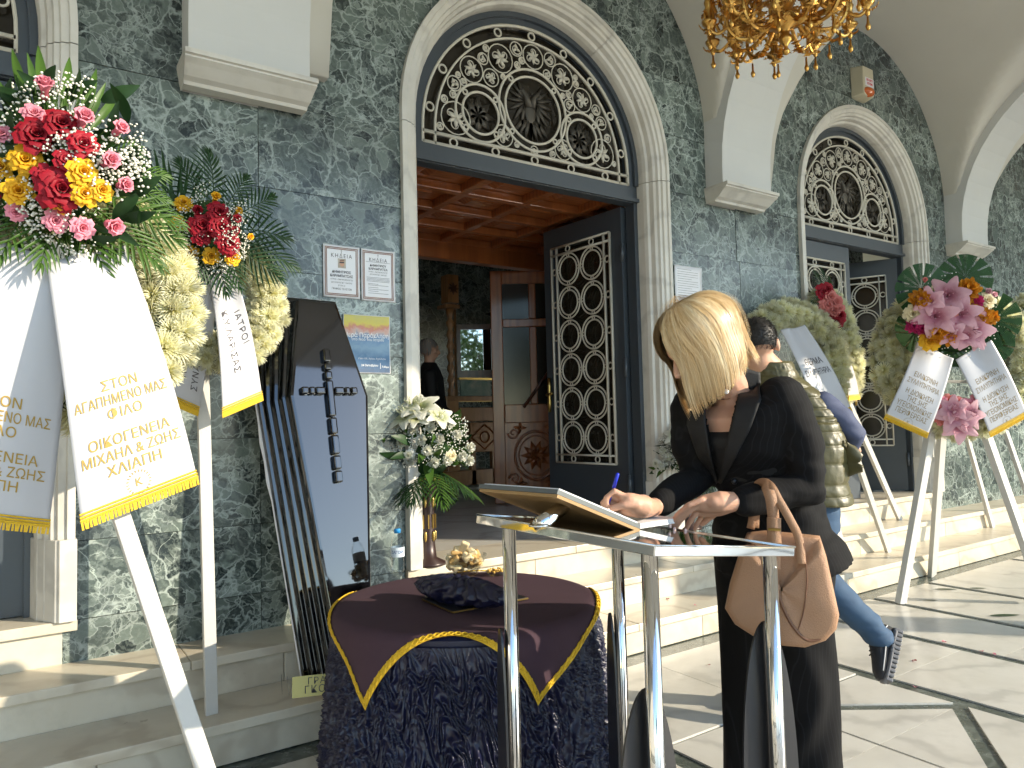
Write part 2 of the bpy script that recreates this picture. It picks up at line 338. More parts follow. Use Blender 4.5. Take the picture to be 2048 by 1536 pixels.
# ============================================================ the building
C0, DS = 2.8464, 3.698                      # centre of the main door, spacing of the bays
W_OUT, G_R, OPEN = 1.064, .8353, .912       # trim outer half width, grille radius, opening half width
ZG, ZL, ZB, ZLAND, Z1, ZSP, REC = 3.016, 2.892, .339, .522, .167, 3.107, .161
DOORS = [C0-DS, C0, C0+DS]
PIERS = [C0+(i-.5)*DS for i in (-1, 0, 1, 2)]
# ---- plaza floor
fl = MB(); fl.bbox(-300, 300, -300, .2, -.3, -.008); floor = struct(fl.build('floor', M['strip'])); floor['label'] = 'pale marble forecourt with dark green inlaid strips'
def slab_poly(poly, name, mat, par, z=-.008, h=.008, g=.0015):
    m = MB(); c = Vector((sum(p[0] for p in poly)/len(poly), sum(p[1] for p in poly)/len(poly)))
    q = []
    for p in poly:
        d = Vector(p)-c; q.append(Vector(p)-d.normalized()*g*1.4)
    m.prism([(a.x, a.y) for a in q], lambda a, b, t: (a, b, t), z, z+h); return m.build(name, mat, par)
S = .034   # half width of a dark strip
YS = [-.735, -1.47, -2.57, -3.31, -4.05, -4.9, -5.9, -7.5]
def rects(x0, x1, y0, y1, nx, ny):
    for i in range(nx):
        for j in range(ny):
            a, b = lerp(x0, x1, i/nx), lerp(x0, x1, (i+1)/nx); c, d = lerp(y0, y1, j/ny), lerp(y0, y1, (j+1)/ny)
            slab_poly([(a, c), (b, c), (b, d), (a, d)], 'floor_slab', M['floor'], floor)
for bi in (-1, 0, 1, 2):
    cx = C0+bi*DS; hw, xs2, xs3 = .724, 1.50, 2.15-.3
    yc, hh = -2.03, .54
    # diamond panel in its frame
    rx, ry = hw-S-.02, hh-S-.02
    dx, dy = rx-.075, ry-.058
    for sx in (-1, 1):
        for sy in (-1, 1):
            slab_poly([(cx+sx*dx*.01, yc), (cx+sx*dx, yc), (cx+sx*dx*.01, yc+sy*dy)], 'floor_slab', M['floor'], floor)
            slab_poly([(cx+sx*rx, yc+sy*.03), (cx+sx*rx, yc+sy*ry), (cx+sx*.04, yc+sy*ry)], 'floor_slab', M['floor'], floor)
    for sx in (-1, 1):
        a, b = sorted((cx+sx*(hw+S), cx+sx*(xs2-S))); rects(a, b, -.74, -2.6-.0, 1, 2); rects(a, b, -2.6, -5.2, 1, 2)
        a, b = sorted((cx+sx*(xs2+S), cx+sx*DS/2)); rects(a, b, -.74, -5.2, 1, 4)
    rects(cx-hw+S, cx+hw-S, -.74, yc+hh-S, 2, 1); rects(cx-hw+S, cx+hw-S, yc-hh+S, -5.2, 2, 3)
far = MB(); far.bbox(-60, 60, -120, -5.24, -.008, .0); stuff(far.build('plaza_paving', M['floor'], floor))
# ---- steps along the whole front, door landings
steps = struct(MB().bbox(-4, 15, -.57, .2, -.2, Z1-.05).build('steps', M['step'])); steps['label'] = 'cream marble steps along the church front'
random.seed(3)
def run(name, y0, y1, z0, z1, xs):
    for a, b in zip(xs[:-1], xs[1:]): bevel(MB().bbox(a+.0012, b-.0012, y0, y1, z0, z1).build(name, M['step'], steps), .004, 2)
X1 = [-4, -1.9, -.3, 1.35, 2.9, 4.45, 6.1, 7.75, 9.3, 11, 15]
run('tread_slab', -.63, -.285, Z1-.04, Z1, X1); run('riser_slab', -.6, -.5, -.004, Z1-.04, [x+.55 for x in X1])
X2 = [-4, -2.5, -1.1, .62, 2.2, 3.7, 5.3, 6.7, 8.2, 10, 15]
run('tread_slab', -.315, .06, ZB-.04, ZB, X2); run('riser_slab', -.285, -.1, Z1-.003, ZB-.04, [x+.4 for x in X2])
for cd in DOORS:
    run('tread_slab', -.03, .40, ZLAND-.045, ZLAND, [cd-W_OUT-.012, cd+.1, cd+W_OUT+.012]); run('riser_slab', .0, .3, ZB-.002, ZLAND-.045, [cd-W_OUT-.006, cd-.2, cd+W_OUT+.006])

# ---- facade: green marble slabs, trims, frames
facade = thing('church_facade', 'church front clad in green marble slabs with three arched doorways', 'building', (C0, .1, 0))
def ha(z, r=1.02):
    if z <= ZSP: return r
    q = r*r-(z-ZSP)**2; return math.sqrt(q) if q > 0 else 0
ROWS = [ZB-.01, .515, .85, 1.27, 1.69, 2.11, 2.53, 2.975, 3.40, 3.82, 4.24, 4.66, 5.2]
edges = [-3.2]+DOORS+[14.5]
random.seed(5)
def piece(xl, xr, z0, z1, dl, dr, y0, y1, n=9):
    L, Rr = [], []
    for i in range(n):
        z = lerp(z0, z1, i/(n-1)); a = max(xl, dl+ha(z) if dl is not None else xl); b = min(xr, dr-ha(z) if dr is not None else xr)
        if b-a > .004: L.append((a, z)); Rr.append((b, z))
    if len(L) < 2 or max(b[0]-a[0] for a, b in zip(L, Rr)) < .02: return None
    pts = Rr+L[::-1]
    simp = [pts[0]]
    for i in range(1, len(pts)-1):
        a, b, c = Vector(simp[-1]), Vector(pts[i]), Vector(pts[i+1])
        if abs((b-a).cross(c-b)) > 1e-7: simp.append(pts[i])
    simp.append(pts[-1]); return simp
gaps = [(None, DOORS[0]), (DOORS[0], DOORS[1]), (DOORS[1], DOORS[2]), (DOORS[2], None)]
WX0, WX1 = 10.62, 11.5   # small side window far right
for gi, (dl, dr) in enumerate(gaps):
    x0 = dl if dl is not None else -2.6; x1 = dr if dr is not None else 14.2
    mid = (x0+x1)/2 if dl is not None and dr is not None else None
    for ri in range(len(ROWS)-1):
        z0, z1 = ROWS[ri]+.0015, ROWS[ri+1]-.0015
        js = [x0]
        if mid is not None:
            js += [mid + (0 if ri % 5 else .0)]
            if z0 > 3.2: js = [x0, x0+.85, mid, x1-.85]
            if gi == 2 and ri in (3, 4, 6): js = [x0, mid-.03, mid+.36]
        elif dl is not None: js += [x0+1.83, x0+2.75, x0+3.6, x0+4.6, x0+5.6]
        js += [x1]
        for a, b in zip(js[:-1], js[1:]):
            p = piece(a+.0015, b-.0015, z0, z1, dl, dr, 0, 0)
            if p is None: continue
            off = random.uniform(-.002, .002)
            m = MB(); m.prism(p, lambda x, z, t: (x, t, z), off, .03); m.build('marble_slab', M['verde'], facade)
    m = MB()
    for zz0, zz1 in zip(np.linspace(.2, 5.3, 30)[:-1], np.linspace(.2, 5.3, 30)[1:]):
        p = piece(x0, x1, zz0, zz1, dl, dr, 0, 0, 3)
        if p: m.prism(p, lambda x, z, t: (x, t, z), .022, .27)
    m.build('wall_core', M['core'], facade)
# white trims
def arch_path(r, z0=ZLAND, n=28, part=None):
    P = [(-r, z0)]+[(-r*math.cos(PI*i/n), ZSP+r*math.sin(PI*i/n)) for i in range(n+1)]+[(r, z0)]; return P
PROF = [(1.064, .02), (1.064, -.034), (1.034, -.040), (1.029, -.028), (1.000, -.024), (.994, -.010), (.975, -.006), (.968, .012), (.952, .024), (.946, .060), (.928, .068), (.920, .095), (.914, .29)]
def trim_piece(cd, t0, t1, n):
    rows = []
    for i in range(n+1):
        t = lerp(t0, t1, i/n); row = []
        for r, y in PROF:
            if t < 0: p = (-r, lerp(ZSP, ZLAND, -t))
            elif t > 1: p = (r, lerp(ZSP, ZLAND, t-1))
            else: p = (-r*math.cos(PI*t), ZSP+r*math.sin(PI*t))
            row.append((cd+p[0], y, p[1]))
        rows.append(row)
    m = MB(); m.grid(rows); b = len(PROF); m._f([tuple(range(b)), tuple(range(n*b, n*b+b))[::-1]]); return m
for cd in DOORS:
    tz = 1-(ZSP-(2.67))/(ZSP-ZLAND)
    for t0, t1, n in [(-1, -.0008-.03, 1), (-.029, .32, 12), (.321, .678, 14), (.679, 1.029, 12), (1.031, 2, 1)]:
        trim_piece(cd, t0, t1, n).build('trim_stone', M['trim'], facade)
    for sx in (-1, 1):
        pb = MB(); pb.prism([(1.070, .02), (1.070, -.055), (1.006, -.055), (.998, -.044), (.990, -.040), (.926, .075), (.906, .155), (.93, .20)], lambda r, y, t: (cd+sx*r, y, t), ZLAND, .865)
        bevel(pb.build('pedestal_stone', M['trim'], facade), .003)

# ---- iron and timber of a doorway
def ring2(c, r, n=28): return [(c[0]+r*math.cos(2*PI*i/n), c[1]+r*math.sin(2*PI*i/n)) for i in range(n)]
def scroll(m, fn, c, r, a0, turns=1.35, s=1, w=.006, t=.006):
    P = []
    for i in range(22):
        q = i/21; a = a0+s*turns*2*PI*q; rr = r*(1-q)**.8+.1*r*q; P.append(fn(c[0]+rr*math.cos(a), c[1]+rr*math.sin(a)))
    m.tube(P, [w*(1-.35*i/21) for i in range(22)], 5)
def leaf2(m, fn, c, a, L, wd=.4):
    q = []
    for t, w in ((0, .05), (.3, wd), (.6, wd*.8), (1, 0), (.6, -wd*.8), (.3, -wd), (0, -.05)):
        x, y = t*L, w*L*.5; q.append((c[0]+x*math.cos(a)-y*math.sin(a), c[1]+x*math.sin(a)+y*math.cos(a)))
    m.prism(q[:-1], lambda x, z, t: fn(x, z, t), -.005, .004)
def lunette_grille(cd, par, y):
    fn = lambda x, z, t=0: Vector((cd+x, y+t, z)); m = MB(); z0 = ZG
    def arc(r, w, n=40):
        P = [fn(-r, z0)]+[fn(-r*math.cos(PI*i/n), ZSP+r*math.sin(PI*i/n)) for i in range(n+1)]+[fn(r, z0)]
        m.tube(P, .01, sq=(.011, w), up=(0, 1, 0))
    arc(G_R, .008); arc(G_R-.085, .006)
    for z in (z0+.005, z0+.07): m.tube([fn(-G_R, z), fn(G_R, z)], .01, sq=(.011, .009), up=(0, 1, 0))
    for i in range(9):
        a = PI*(i+.5)/9.0; r = G_R-.043; m.tube([fn(p, q) for p, q in ring2((-r*math.cos(a), ZSP+r*math.sin(a)), .026, 14)], .0065, 6, closed=True)
    for i in range(5): m.tube([fn(p, q) for p, q in ring2((-.62+i*.31, z0+.037), .026, 14)], .0065, 6, closed=True)
    meds = [((0, ZSP+.285), .275, .225), ((-.415, ZSP+.175), .185, .135), ((.415, ZSP+.175), .185, .135)]
    for c, r1, r2 in meds:
        for r, w in ((r1, .0085), (r2, .0085)): m.tube([fn(p, q) for p, q in ring2(c, r, 44)], w, 7, closed=True)
        for k in range(4):
            a = PI/4+k*PI/2; rr = (r1+r2)/2; m.tube([fn(p, q) for p, q in ring2((c[0]+rr*math.cos(a), c[1]+rr*math.sin(a)), (r1-r2)*.32, 10)], .006, 5, closed=True)
    # vine scrolls packed between the medallions and the border
    rs = np.random.default_rng(4); circ = [(c, r1) for c, r1, _ in meds]; fill = []
    Rin = G_R-.097
    seeds = [(sx*.60, z0+.195, .105) for sx in (-1, 1)]+[(sx*x, z0+.155, .072) for sx in (-1, 1) for x in (.245,)]+[(0, z0+.105, .03)]+[(sx*.255, ZSP+.575, .095) for sx in (-1, 1)]
    for x, z, r in seeds: fill.append((x, z, r))
    for tgt in (.085, .07, .058, .048, .038, .030, .023, .018):
        for _ in range(1100):
            x = rs.uniform(-.74, .74); z = rs.uniform(z0+.08, ZSP+Rin)
            d = Rin-math.hypot(x, max(0, z-ZSP)); d = min(d, z-z0-.078, *[math.hypot(x-c[0], z-c[1])-r for c, r in circ], *[math.hypot(x-a, z-b)-r for a, b, r in fill])
            if d >= tgt*.97: fill.append((x, z, min(d, tgt)))
    for i, (x, z, r) in enumerate(fill):
        m.tube([fn(p, q) for p, q in ring2((x, z), r*.99, 18)], .0042, 5, closed=True)
        a = rs.uniform(0, 6.28)
        if r > .05:
            for k in range(3): scroll(m, fn, (x+r*.42*math.cos(a+k*2.09), z+r*.42*math.sin(a+k*2.09)), r*.40, a+k*2.09+2.4, 1.1, 1, .0042)
            for k in range(6): leaf2(m, fn, (x, z), a+k*1.047, r*.62, .42)
        else:
            scroll(m, fn, (x, z), r*.8, a, 1.1, 1 if i % 2 else -1, .0048)
            for k in range(3): leaf2(m, fn, (x, z), a+k*2.09, r*.72, .5)
    m.build('fanlight_grille', M['grille'], par, True)
    # emblem behind the middle medallion: two-headed spread bird made of feather blades
    e = MB(); f2 = lambda x, z, t=0: Vector((cd+x, y+.035+t, ZSP+.285+z))
    for sx in (-1, 1):
        for k in range(7):
            a = R_(-80+k*24); L = .17-.008*k; b = (sx*(.03+.02*k), .06-.012*k); leaf2(e, f2, (sx*.05, .04+.01*k), (a if sx > 0 else PI-a), L, .16)
        for k in range(4): leaf2(e, f2, (sx*.015*k, -.05), R_(-90+sx*k*14), .15, .2)
        e.tube([f2(sx*.012, .03), f2(sx*.03, .10), f2(sx*.06, .135), f2(sx*.10, .125)], [.03, .022, .02, .004], 6)
    e.ell(f2(0, 0), (.045, .01, .085)); e.build('emblem', M['eagle'], par, True)
    for c, r1, r2 in meds[1:]:
        e = MB(); f3 = lambda x, z, t=0: Vector((cd+x, y+.035+t, z))
        for k in range(8): leaf2(e, f3, c, k*PI/4, r2*.95, .45)
        e.tube([f3(p, q) for p, q in ring2(c, r2*.5, 18)], .006, 5, closed=True); e.build('emblem', M['eagle'], par, True)
def leaf_grille(Mx, par, w=.62, h=1.72, cross=True):
    """two by six double rings in a rectangular border; local x 0..w, z 0..h"""
    m = MB(); fn = lambda x, z: Mx @ Vector((x, 0, z)); up = Mx.to_3x3() @ Vector((0, 1, 0))
    def bar(p, q, ww=.007): m.tube([fn(*p), fn(*q)], .01, sq=(.010, ww), up=up)
    i = .062
    for x in (0, i, w-i, w): bar((x, 0), (x, h))
    for z in (0, i, h-i, h): bar((0, z), (w, z))
    nx, nz = 2, 6; cw, chh = (w-2*i)/nx, (h-2*i)/nz
    for a in range(nx):
        for b in range(nz):
            c = (i+cw*(a+.5), i+chh*(b+.5)); ro = min(cw, chh)/2*.94
            for rx, ww in ((1, .0068), (.78, .0068)):
                m.tube([fn(c[0]+cw/2*.94*rx*math.cos(t), c[1]+chh/2*.94*rx*math.sin(t)) for t in [2*PI*k/36 for k in range(36)]], ww, 7, closed=True)
            for k in range(4):
                t = k*PI/2; m.tube([fn(c[0]+cw/2*math.cos(t)*.84+.013*math.cos(s), c[1]+chh/2*math.sin(t)*.84+.013*math.sin(s)) for s in [2*PI*q/8 for q in range(8)]], .005, 5, closed=True)
    for a in range(nx):
        for z in (i/2, h-i/2): m.tube([fn(i+cw*(a+.5)+.024*math.cos(s), z+.024*math.sin(s)) for s in [2*PI*q/12 for q in range(12)]], .006, 5, closed=True)
    for b in range(nz):
        for x in (i/2, w-i/2): m.tube([fn(x+.024*math.cos(s), i+chh*(b+.5)+.024*math.sin(s)) for s in [2*PI*q/12 for q in range(12)]], .006, 5, closed=True)
    m.build('grille', M['grille'], par, True)
    if cross:
        m = MB(); g = lambda x, z: Mx @ Vector((x, .03, z))
        for a in range(nx):
            for b in range(nz*2):
                c = (i+cw*(a+.5), i+chh/2*(b+.5))
                m.tube([g(c[0]-cw*.45, c[1]), g(c[0]+cw*.45, c[1])], .006, 5); m.tube([g(c[0], c[1]-chh*.23), g(c[0], c[1]+chh*.23)], .006, 5)
                for sx in (-1, 1):
                    for sz in (-1, 1): m.tube([g(c[0]+sx*(.02+.05*t), c[1]+sz*(.02+.05*math.sin(t*2.6))) for t in np.linspace(0, 1, 7)], .004, 4)
        m.build('inner_grille', M['eagle'], par)
def door_leaf(hx, hy, ang, hand, glass=True, cross=True):
    """hand=+1: hinge on the right, leaf runs to -x when ang=0; opens inwards by ang"""
    w, h = OPEN-.035, ZL-ZLAND-.012
    X = Vector((-hand*math.cos(ang), math.sin(ang), 0)); Y = Vector((math.sin(ang)*hand, math.cos(ang), 0)) if hand > 0 else Vector((-math.sin(ang), math.cos(ang), 0))
    Mx = Matrix(((X.x, Y.x, 0, hx), (X.y, Y.y, 0, hy), (0, 0, 1, ZLAND+.006), (0, 0, 0, 1)))
    m = MB(); st, th = .115, .028
    gz0, gz1 = .46, h-.17
    for a, b, c, d in [(0, st, 0, h), (w-st, w, 0, h), (st, w-st, 0, gz0), (st, w-st, gz1, h)]: m.add(*boxgeo(a, b, -th, th, c, d), Mx)
    o = m.build('door_leaf', M['door'], facade)
    MB().add(*boxgeo(st-.02, w-st+.02, .012, .018, gz0-.02, gz1+.02), Mx).build('pane', M['glass_dark'], o)
    leaf_grille(Mx @ Matrix.Translation((st-.006, -th-.012, gz0-.004)), o, w-2*st+.012, gz1-gz0+.008, cross)
    k = MB(); hp = Mx @ Vector((w-.055, -th-.02, 1.0))
    k.tube([Mx @ Vector((w-.055, -th-.03, z)) for z in (.86, .93, 1.0, 1.07, 1.14)], [.012, .018, .014, .018, .012], 8)
    k.tube([Mx @ Vector((w-.055, -th-.01, 1.0)), Mx @ Vector((w-.055, -th-.06, 1.0)), Mx @ Vector((w-.13, -th-.065, 1.01))], .011, 8); k.build('handle', M['brass'], o, True)
    for z in (.25, 1.1, 1.95): MB().tube([Mx @ Vector((-.012, -th-.01, z)), Mx @ Vector((-.012, -th-.01, z+.13))], .014, 8).build('hinge', M['door'], o, True)
    return o
def boxgeo(x0, x1, y0, y1, z0, z1):
    return [(i, j, k) for i in (x0, x1) for j in (y0, y1) for k in (z0, z1)], [(0, 1, 3, 2), (4, 6, 7, 5), (0, 4, 5, 1), (2, 3, 7, 6), (0, 2, 6, 4), (1, 5, 7, 3)]
for di, cd in enumerate(DOORS):
    fr = MB(); n = 40
    for y0, y1, ro, ri in ((REC, REC+.08, .921, G_R+.004), (REC-.025, REC+.01, .921, .885)):
        outer = [(-ro*math.cos(PI*i/n), ZSP+ro*math.sin(PI*i/n)) for i in range(n+1)]; inner = [(-ri*math.cos(PI*i/n), ZSP+ri*math.sin(PI*i/n)) for i in range(n+1)]
        outer = [(-ro, ZG)]+outer+[(ro, ZG)]; inner = [(-ri, ZG)]+inner+[(ri, ZG)]
        for i in range(len(outer)-1): fr.prism([outer[i], outer[i+1], inner[i+1], inner[i]], lambda a, b, t: (cd+a, t, b), y0, y1)
    fr.bbox(cd-.921, cd+.921, REC-.004, REC+.09, ZL, ZG+.003); fr.bbox(cd-.921, cd+.921, REC-.028, REC, ZL+.005, ZL+.03)
    for sx in (-1, 1):
        a, b = sorted((cd+sx*.921, cd+sx*.884)); fr.bbox(a, b, REC-.002, REC+.085, ZLAND, ZL)
    f = fr.build('door_frame', M['door'], facade)
    pn = MB(); pn.prism([(-G_R*math.cos(PI*i/n)*1.01, ZSP+G_R*math.sin(PI*i/n)*1.01) for i in range(n+1)]+[(G_R, ZG), (-G_R, ZG)], lambda a, b, t: (cd+a, t, b), REC+.05, REC+.056)
    pn.build('fanlight_pane', M['glass_dark'], f); lunette_grille(cd, f, REC+.004)
    if di == 1: door_leaf(cd+OPEN-.04, REC+.10, R_(86), 1, cross=False)
    else:
        door_leaf(cd-OPEN+.02, REC+.05, 0, -1)
        door_leaf(cd+OPEN-.02, REC+.05, R_(62) if di == 2 else 0, 1, cross=False)
# side window at the far right
wf = MB(); wx0, wx1 = 10.95, 11.9
for a, b, c, d in ((wx0, wx0+.12, 1.2, 2.5), (wx1-.12, wx1, 1.2, 2.5), (wx0, wx1, 2.5, 2.66), (wx0, wx1, 1.08, 1.2)): wf.bbox(a, b, -.045, .03, c, d)
wf.build('window_trim', M['trim'], facade); MB().bbox(wx0+.12, wx1-.12, -.012, -.004, 1.2, 2.5).build('window_pane', M['glass_dark'], facade)
leaf_grille(Matrix.Translation((wx0+.14, -.025, 1.22)), facade, .67, 1.26, False)

# ---- imposts, transverse ribs, groin vaults, front arcade
YF = -6.1  # unseen outer edge, depth chosen for where sun falls on the wall
RIBP = [(-.16, 3.05)]+[(-.16-1.46*(1-math.cos(a)), 3.18+1.46*math.sin(a)) for a in np.linspace(0, PI/2, 15)]
RIBP = RIBP + [(-2.6, 4.665), (YF+.05, 4.70)]
vault = struct(bpy.data.objects.new('vaulted_ceiling', None)); COL.objects.link(vault); vault['label'] = 'cream plaster groin vaults of the portico'
def h2(y):
    if y > -1.8: q = min(1, max(0, (-.085-y)/1.58)); return 3.15+1.60*math.sqrt(max(0, 1-(1-q)**2))
    return 4.77
def h1(x): q = min(1, abs(x)/1.50); return 3.44+1.50*math.sqrt(max(0, 1-q*q))
for bi in (-1, 0, 1, 2, 3):
    cx = C0+bi*DS; g = []
    xs = [cx-DS/2+.0]+[cx-1.50*math.cos(t) for t in np.linspace(0, PI, 57)]+[cx+DS/2]
    ys = [-1.64*(1-math.cos(t)) for t in np.linspace(0, PI/2, 29)]+list(np.linspace(-1.9, YF+.02, 10))
    for x in xs:
        g.append([(x, y+.03 if k == 0 else y, max(h1(x-cx) if abs(x-cx) < 1.5 else 0, h2(y))) for k, y in enumerate(ys)])
    link('vault_cell', MB().grid(g).mesh('v', True), M['plaster'], vault)
pw = .285
for i, px in enumerate(PIERS+[PIERS[-1]+DS]):
    px -= .07
    m = MB(); sec = [[(px+sx*pw, y, z) for sx in (-1, 1)] for y, z in RIBP]
    m.grid(sec)
    def outn(y, z):
        a = math.atan2(max(0, z-3.18), max(.001, y+1.62)) if y > -2 else PI/2; s_ = 1
        return (y+s_*.32*math.cos(a), z+.32*math.sin(a))
    for sx in (-1, 1): m.grid([[(px+sx*pw, y, z), (px+sx*pw, *outn(y, z))] for y, z in RIBP])
    rib = link('rib', m.mesh('rib', False), M['ribplaster'], vault)
    md = rib.data.polygons
    # back block filling between the rib springing and the wall
    MB().bbox(px-pw+.004, px+pw-.004, -.155, .03, 3.045, 3.6).build('rib_springing', M['ribplaster'], vault)
    for yy, s in ((0, -1),):
        m = MB(); prof = [(0, 2.935), (.065, 2.935), (.075, 2.95), (.105, 2.962), (.155, 3.0), (.185, 3.018), (.185, 3.026), (.20, 3.03), (.20, 3.052), (0, 3.052)]
        rows = []
        for d, z in prof: rows.append([(px-pw-d*.12, yy, z), (px-pw-d*.12, yy+s*(d+.02), z), (px+pw+d*.12, yy+s*(d+.02), z), (px+pw+d*.12, yy, z)])
        m.grid(rows, cv=True); m.build('impost', M['trim'], vault)
arc = thing('unseen_arcade', 'unseen outer arcade of the portico, round columns spaced to let the sun in', 'arcade', (C0, YF, 0))
COLX = [q+.65 for q in (C0-2.5*DS, C0-.5*DS, C0+1.5*DS, C0+3.5*DS)]  # invented column positions, wide bays keep their shadows off the lit steps
for xa, xb in zip(COLX[:-1], COLX[1:]):
    cx = (xa+xb)/2; hw_ = DS-.24; m = MB(); n = 32; zs = 4.25
    outer = [(xa, zs)]+[(cx-hw_*math.cos(PI*i/n), zs+.72*math.sin(PI*i/n)) for i in range(n+1)]+[(xb, zs)]
    for a, b in zip(outer[:-1], outer[1:]): m.prism([a, b, (b[0], 5.6), (a[0], 5.6)], lambda x, z, t: (x, t, z), YF-.35, YF+.02)
    m.build('arch_wall', M['ribplaster'], arc)
for px in COLX:
    m = MB(); m.lathe([(.24, 0), (.24, .1), (.2, .14), (.19, .2), (.17, 3.5), (.19, 3.55), (.24, 3.65), (.24, 3.75), (.29, 3.76), (.29, 4.26)], 28, (px, YF-.17, 0)); m.build('column', M['trim'], arc, True)
roof = MB(); roof.bbox(-6, 16, YF-.5, 8, 5.3, 5.6); rf = roof.build('roof', M['ribplaster'], arc)
sw = MB(); sw.bbox(-6, -5.8, YF, 8, 0, 5.3); sw.bbox(15.8, 16, YF, 8, 0, 5.3); sw.build('side_wall', M['ribplaster'], arc)

# ---- the narthex inside
nar = struct(MB().bbox(-5.5, 15, .27, 5.2, .2, ZLAND-.002).build('narthex_floor', M['floor'])); nar['label'] = 'marble floor inside the church entrance'
wl = MB(); wl.bbox(-5.5, 15, 4.9, 5.1, .4, 5.2); wl.bbox(-5.5, 15, .30, 5, 4.9, 5.0); struct(wl.build('narthex_wall', M['verde']))
th = MB(); th.bbox(2.6, 6.2, 3.9, 4.2, ZLAND, ZLAND+.02); struct(th.build('threshold', M['trim']))
# ---- timber vestibule behind the main door
vest = thing('timber_vestibule', 'varnished timber vestibule with coffered ceiling behind the open main doorway', 'vestibule', (C0, 1.1, ZLAND))
VX0, VX1, VY0, VY1, VZ = 1.55, 4.75, .30, 2.02, 2.95
MB().bbox(VX0, VX1, VY0, VY1, VZ+.05, VZ+.09).build('ceiling_board', M['wood'], vest)
nxv, nyv = 6, 4
for i in range(nxv+1):
    x = lerp(VX0, VX1, i/nxv); bevel(MB().bbox(x-.035, x+.035, VY0, VY1, VZ-.01, VZ+.052).build('ceiling_beam', M['wood'], vest), .008)
for j in range(nyv+1):
    y = lerp(VY0, VY1, j/nyv); bevel(MB().bbox(VX0, VX1, y-.035, y+.035, VZ-.012, VZ+.05).build('ceiling_beam', M['wood'], vest), .008)
for i in range(nxv):
    for j in range(nyv):
        x, y = lerp(VX0, VX1, (i+.5)/nxv), lerp(VY0, VY1, (j+.5)/nyv)
        m = MB(); m.add([(-.13, -.1, 0), (.13, -.1, 0), (.13, .1, 0), (-.13, .1, 0), (-.09, -.06, -.03), (.09, -.06, -.03), (.09, .06, -.03), (-.09, .06, -.03)], [(4, 5, 6, 7), (0, 1, 5, 4), (1, 2, 6, 5), (2, 3, 7, 6), (3, 0, 4, 7)], Matrix.Translation((x, y, VZ+.05))); m.build('coffer_panel', M['wood'], vest)
for sx, x in ((1, VX0), (-1, VX1)): MB().bbox(x-.03, x+.03, VY0+.35, VY1, ZLAND, VZ+.06).build('side_panel', M['wood'], vest)
bevel(MB().bbox(VX0, VX1, VY1-.03, VY1+.09, VZ-.16, VZ+.06).build('head_beam', M['wood'], vest), .01)
# inner glazed leaf, standing ajar
pA, pB = on_z(986, 1004, ZLAND), on_z(1170, 1010, ZLAND)
pA = Vector((3.86, 2.34, ZLAND)); pB = Vector((4.58, 2.02-.14, ZLAND)); dX = (pB-pA).normalized(); dY = Vector((-dX.y, dX.x, 0)); LW = .82
Mi = Matrix(((dX.x, dY.x, 0, pA.x), (dX.y, dY.y, 0, pA.y), (0, 0, 1, ZLAND+.004), (0, 0, 0, 1)))
LH = 2.28; st = .115
il = MB()
for a, b, c, d in [(0, st, 0, LH), (LW-st, LW, 0, LH), (st, LW-st, 0, .14), (st, LW-st, .78, .96), (st, LW-st, LH-.13, LH), (st, LW-st, 1.72, 1.80), (LW/2-.035, LW/2+.035, .96, 1.72), (LW/2-.035, LW/2+.035, 1.80, LH-.13)]: il.add(*boxgeo(a, b, -.025, .025, c, d), Mi)
inner = il.build('inner_door', M['wood'], vest); bevel(inner, .008)
for a, b in ((st, LW/2-.035), (LW/2+.035, LW-st)):
    for c, d in ((.96, 1.72), (1.80, LH-.13)): MB().add(*boxgeo(a, b, -.004, .004, c, d), Mi).build('glass_pane', M['glass_dark'], inner)
MB().add(*boxgeo(st, LW-st, -.012, .012, .14, .78), Mi).build('lower_panel', M['wood'], inner)
m = MB(); fi = lambda x, z, t=0: Mi @ Vector((x, -.018+t, z))
for q, (r, w) in enumerate(((.205, .014), (.165, .008))): m.tube([fi(LW/2+r*math.cos(t), .46+r*1.15*math.sin(t)) for t in np.linspace(0, 2*PI, 40)[:-1]], w, 6, closed=True)
for k in range(10): leaf2(m, fi, (LW/2, .46), k*2*PI/10, .15, .4)
for sx in (-1, 1):
    for sz in (-1, 1):
        scroll(m, fi, (LW/2+sx*.215, .46+sz*.22), .055, 0 if sx > 0 else PI, 1.3, sz, .011)
        for k in range(4): leaf2(m, fi, (LW/2+sx*.15, .46+sz*.27), k*1.5, .07, .5)
m.build('carving', M['wood'], inner, True)
MB().tube([Mi @ Vector((.30, -.06, .93)), Mi @ Vector((.62, -.06, 1.36))], .016, 8).build('push_bar', M['wood_dark'], inner, True)
# carved icon stand, glazed picture, painting and chest in the narthex
ics = thing('icon_stand', 'tall carved wooden icon stand inside the church entrance', 'stand', on_z(905, 985, ZLAND))
Y3 = 3.3
def ib(u0, v0, u1, v1, y, t=.05):
    a, b = on_y(u0, v0, y), on_y(u1, v1, y); x0, x1 = sorted((a.x, b.x)); z0, z1 = sorted((a.z, b.z)); return (x0, x1, y, y+t, z0, z1)
def ibox(name, mat, par, *a): return bevel(MB().bbox(*ib(*a)).build(name, mat, par), .006)
ibox('top_block', M['wood_carved'], ics, 895, 548, 918, 606, Y3, .16); ibox('capital', M['wood_carved'], ics, 891, 607, 920, 617, Y3-.02, .2)
ax = on_y(901, 700, Y3+.05); bz, tz_ = on_y(901, 795, Y3+.05).z, on_y(901, 618, Y3+.05).z
prof = [(.05, bz)]+[(.035+.012*math.sin(i*1.9), lerp(bz, tz_, (i+1)/26)) for i in range(24)]+[(.05, tz_)]
MB().lathe(prof, 14, (ax.x, ax.y, 0)).build('twisted_column', M['wood_carved'], ics, True)
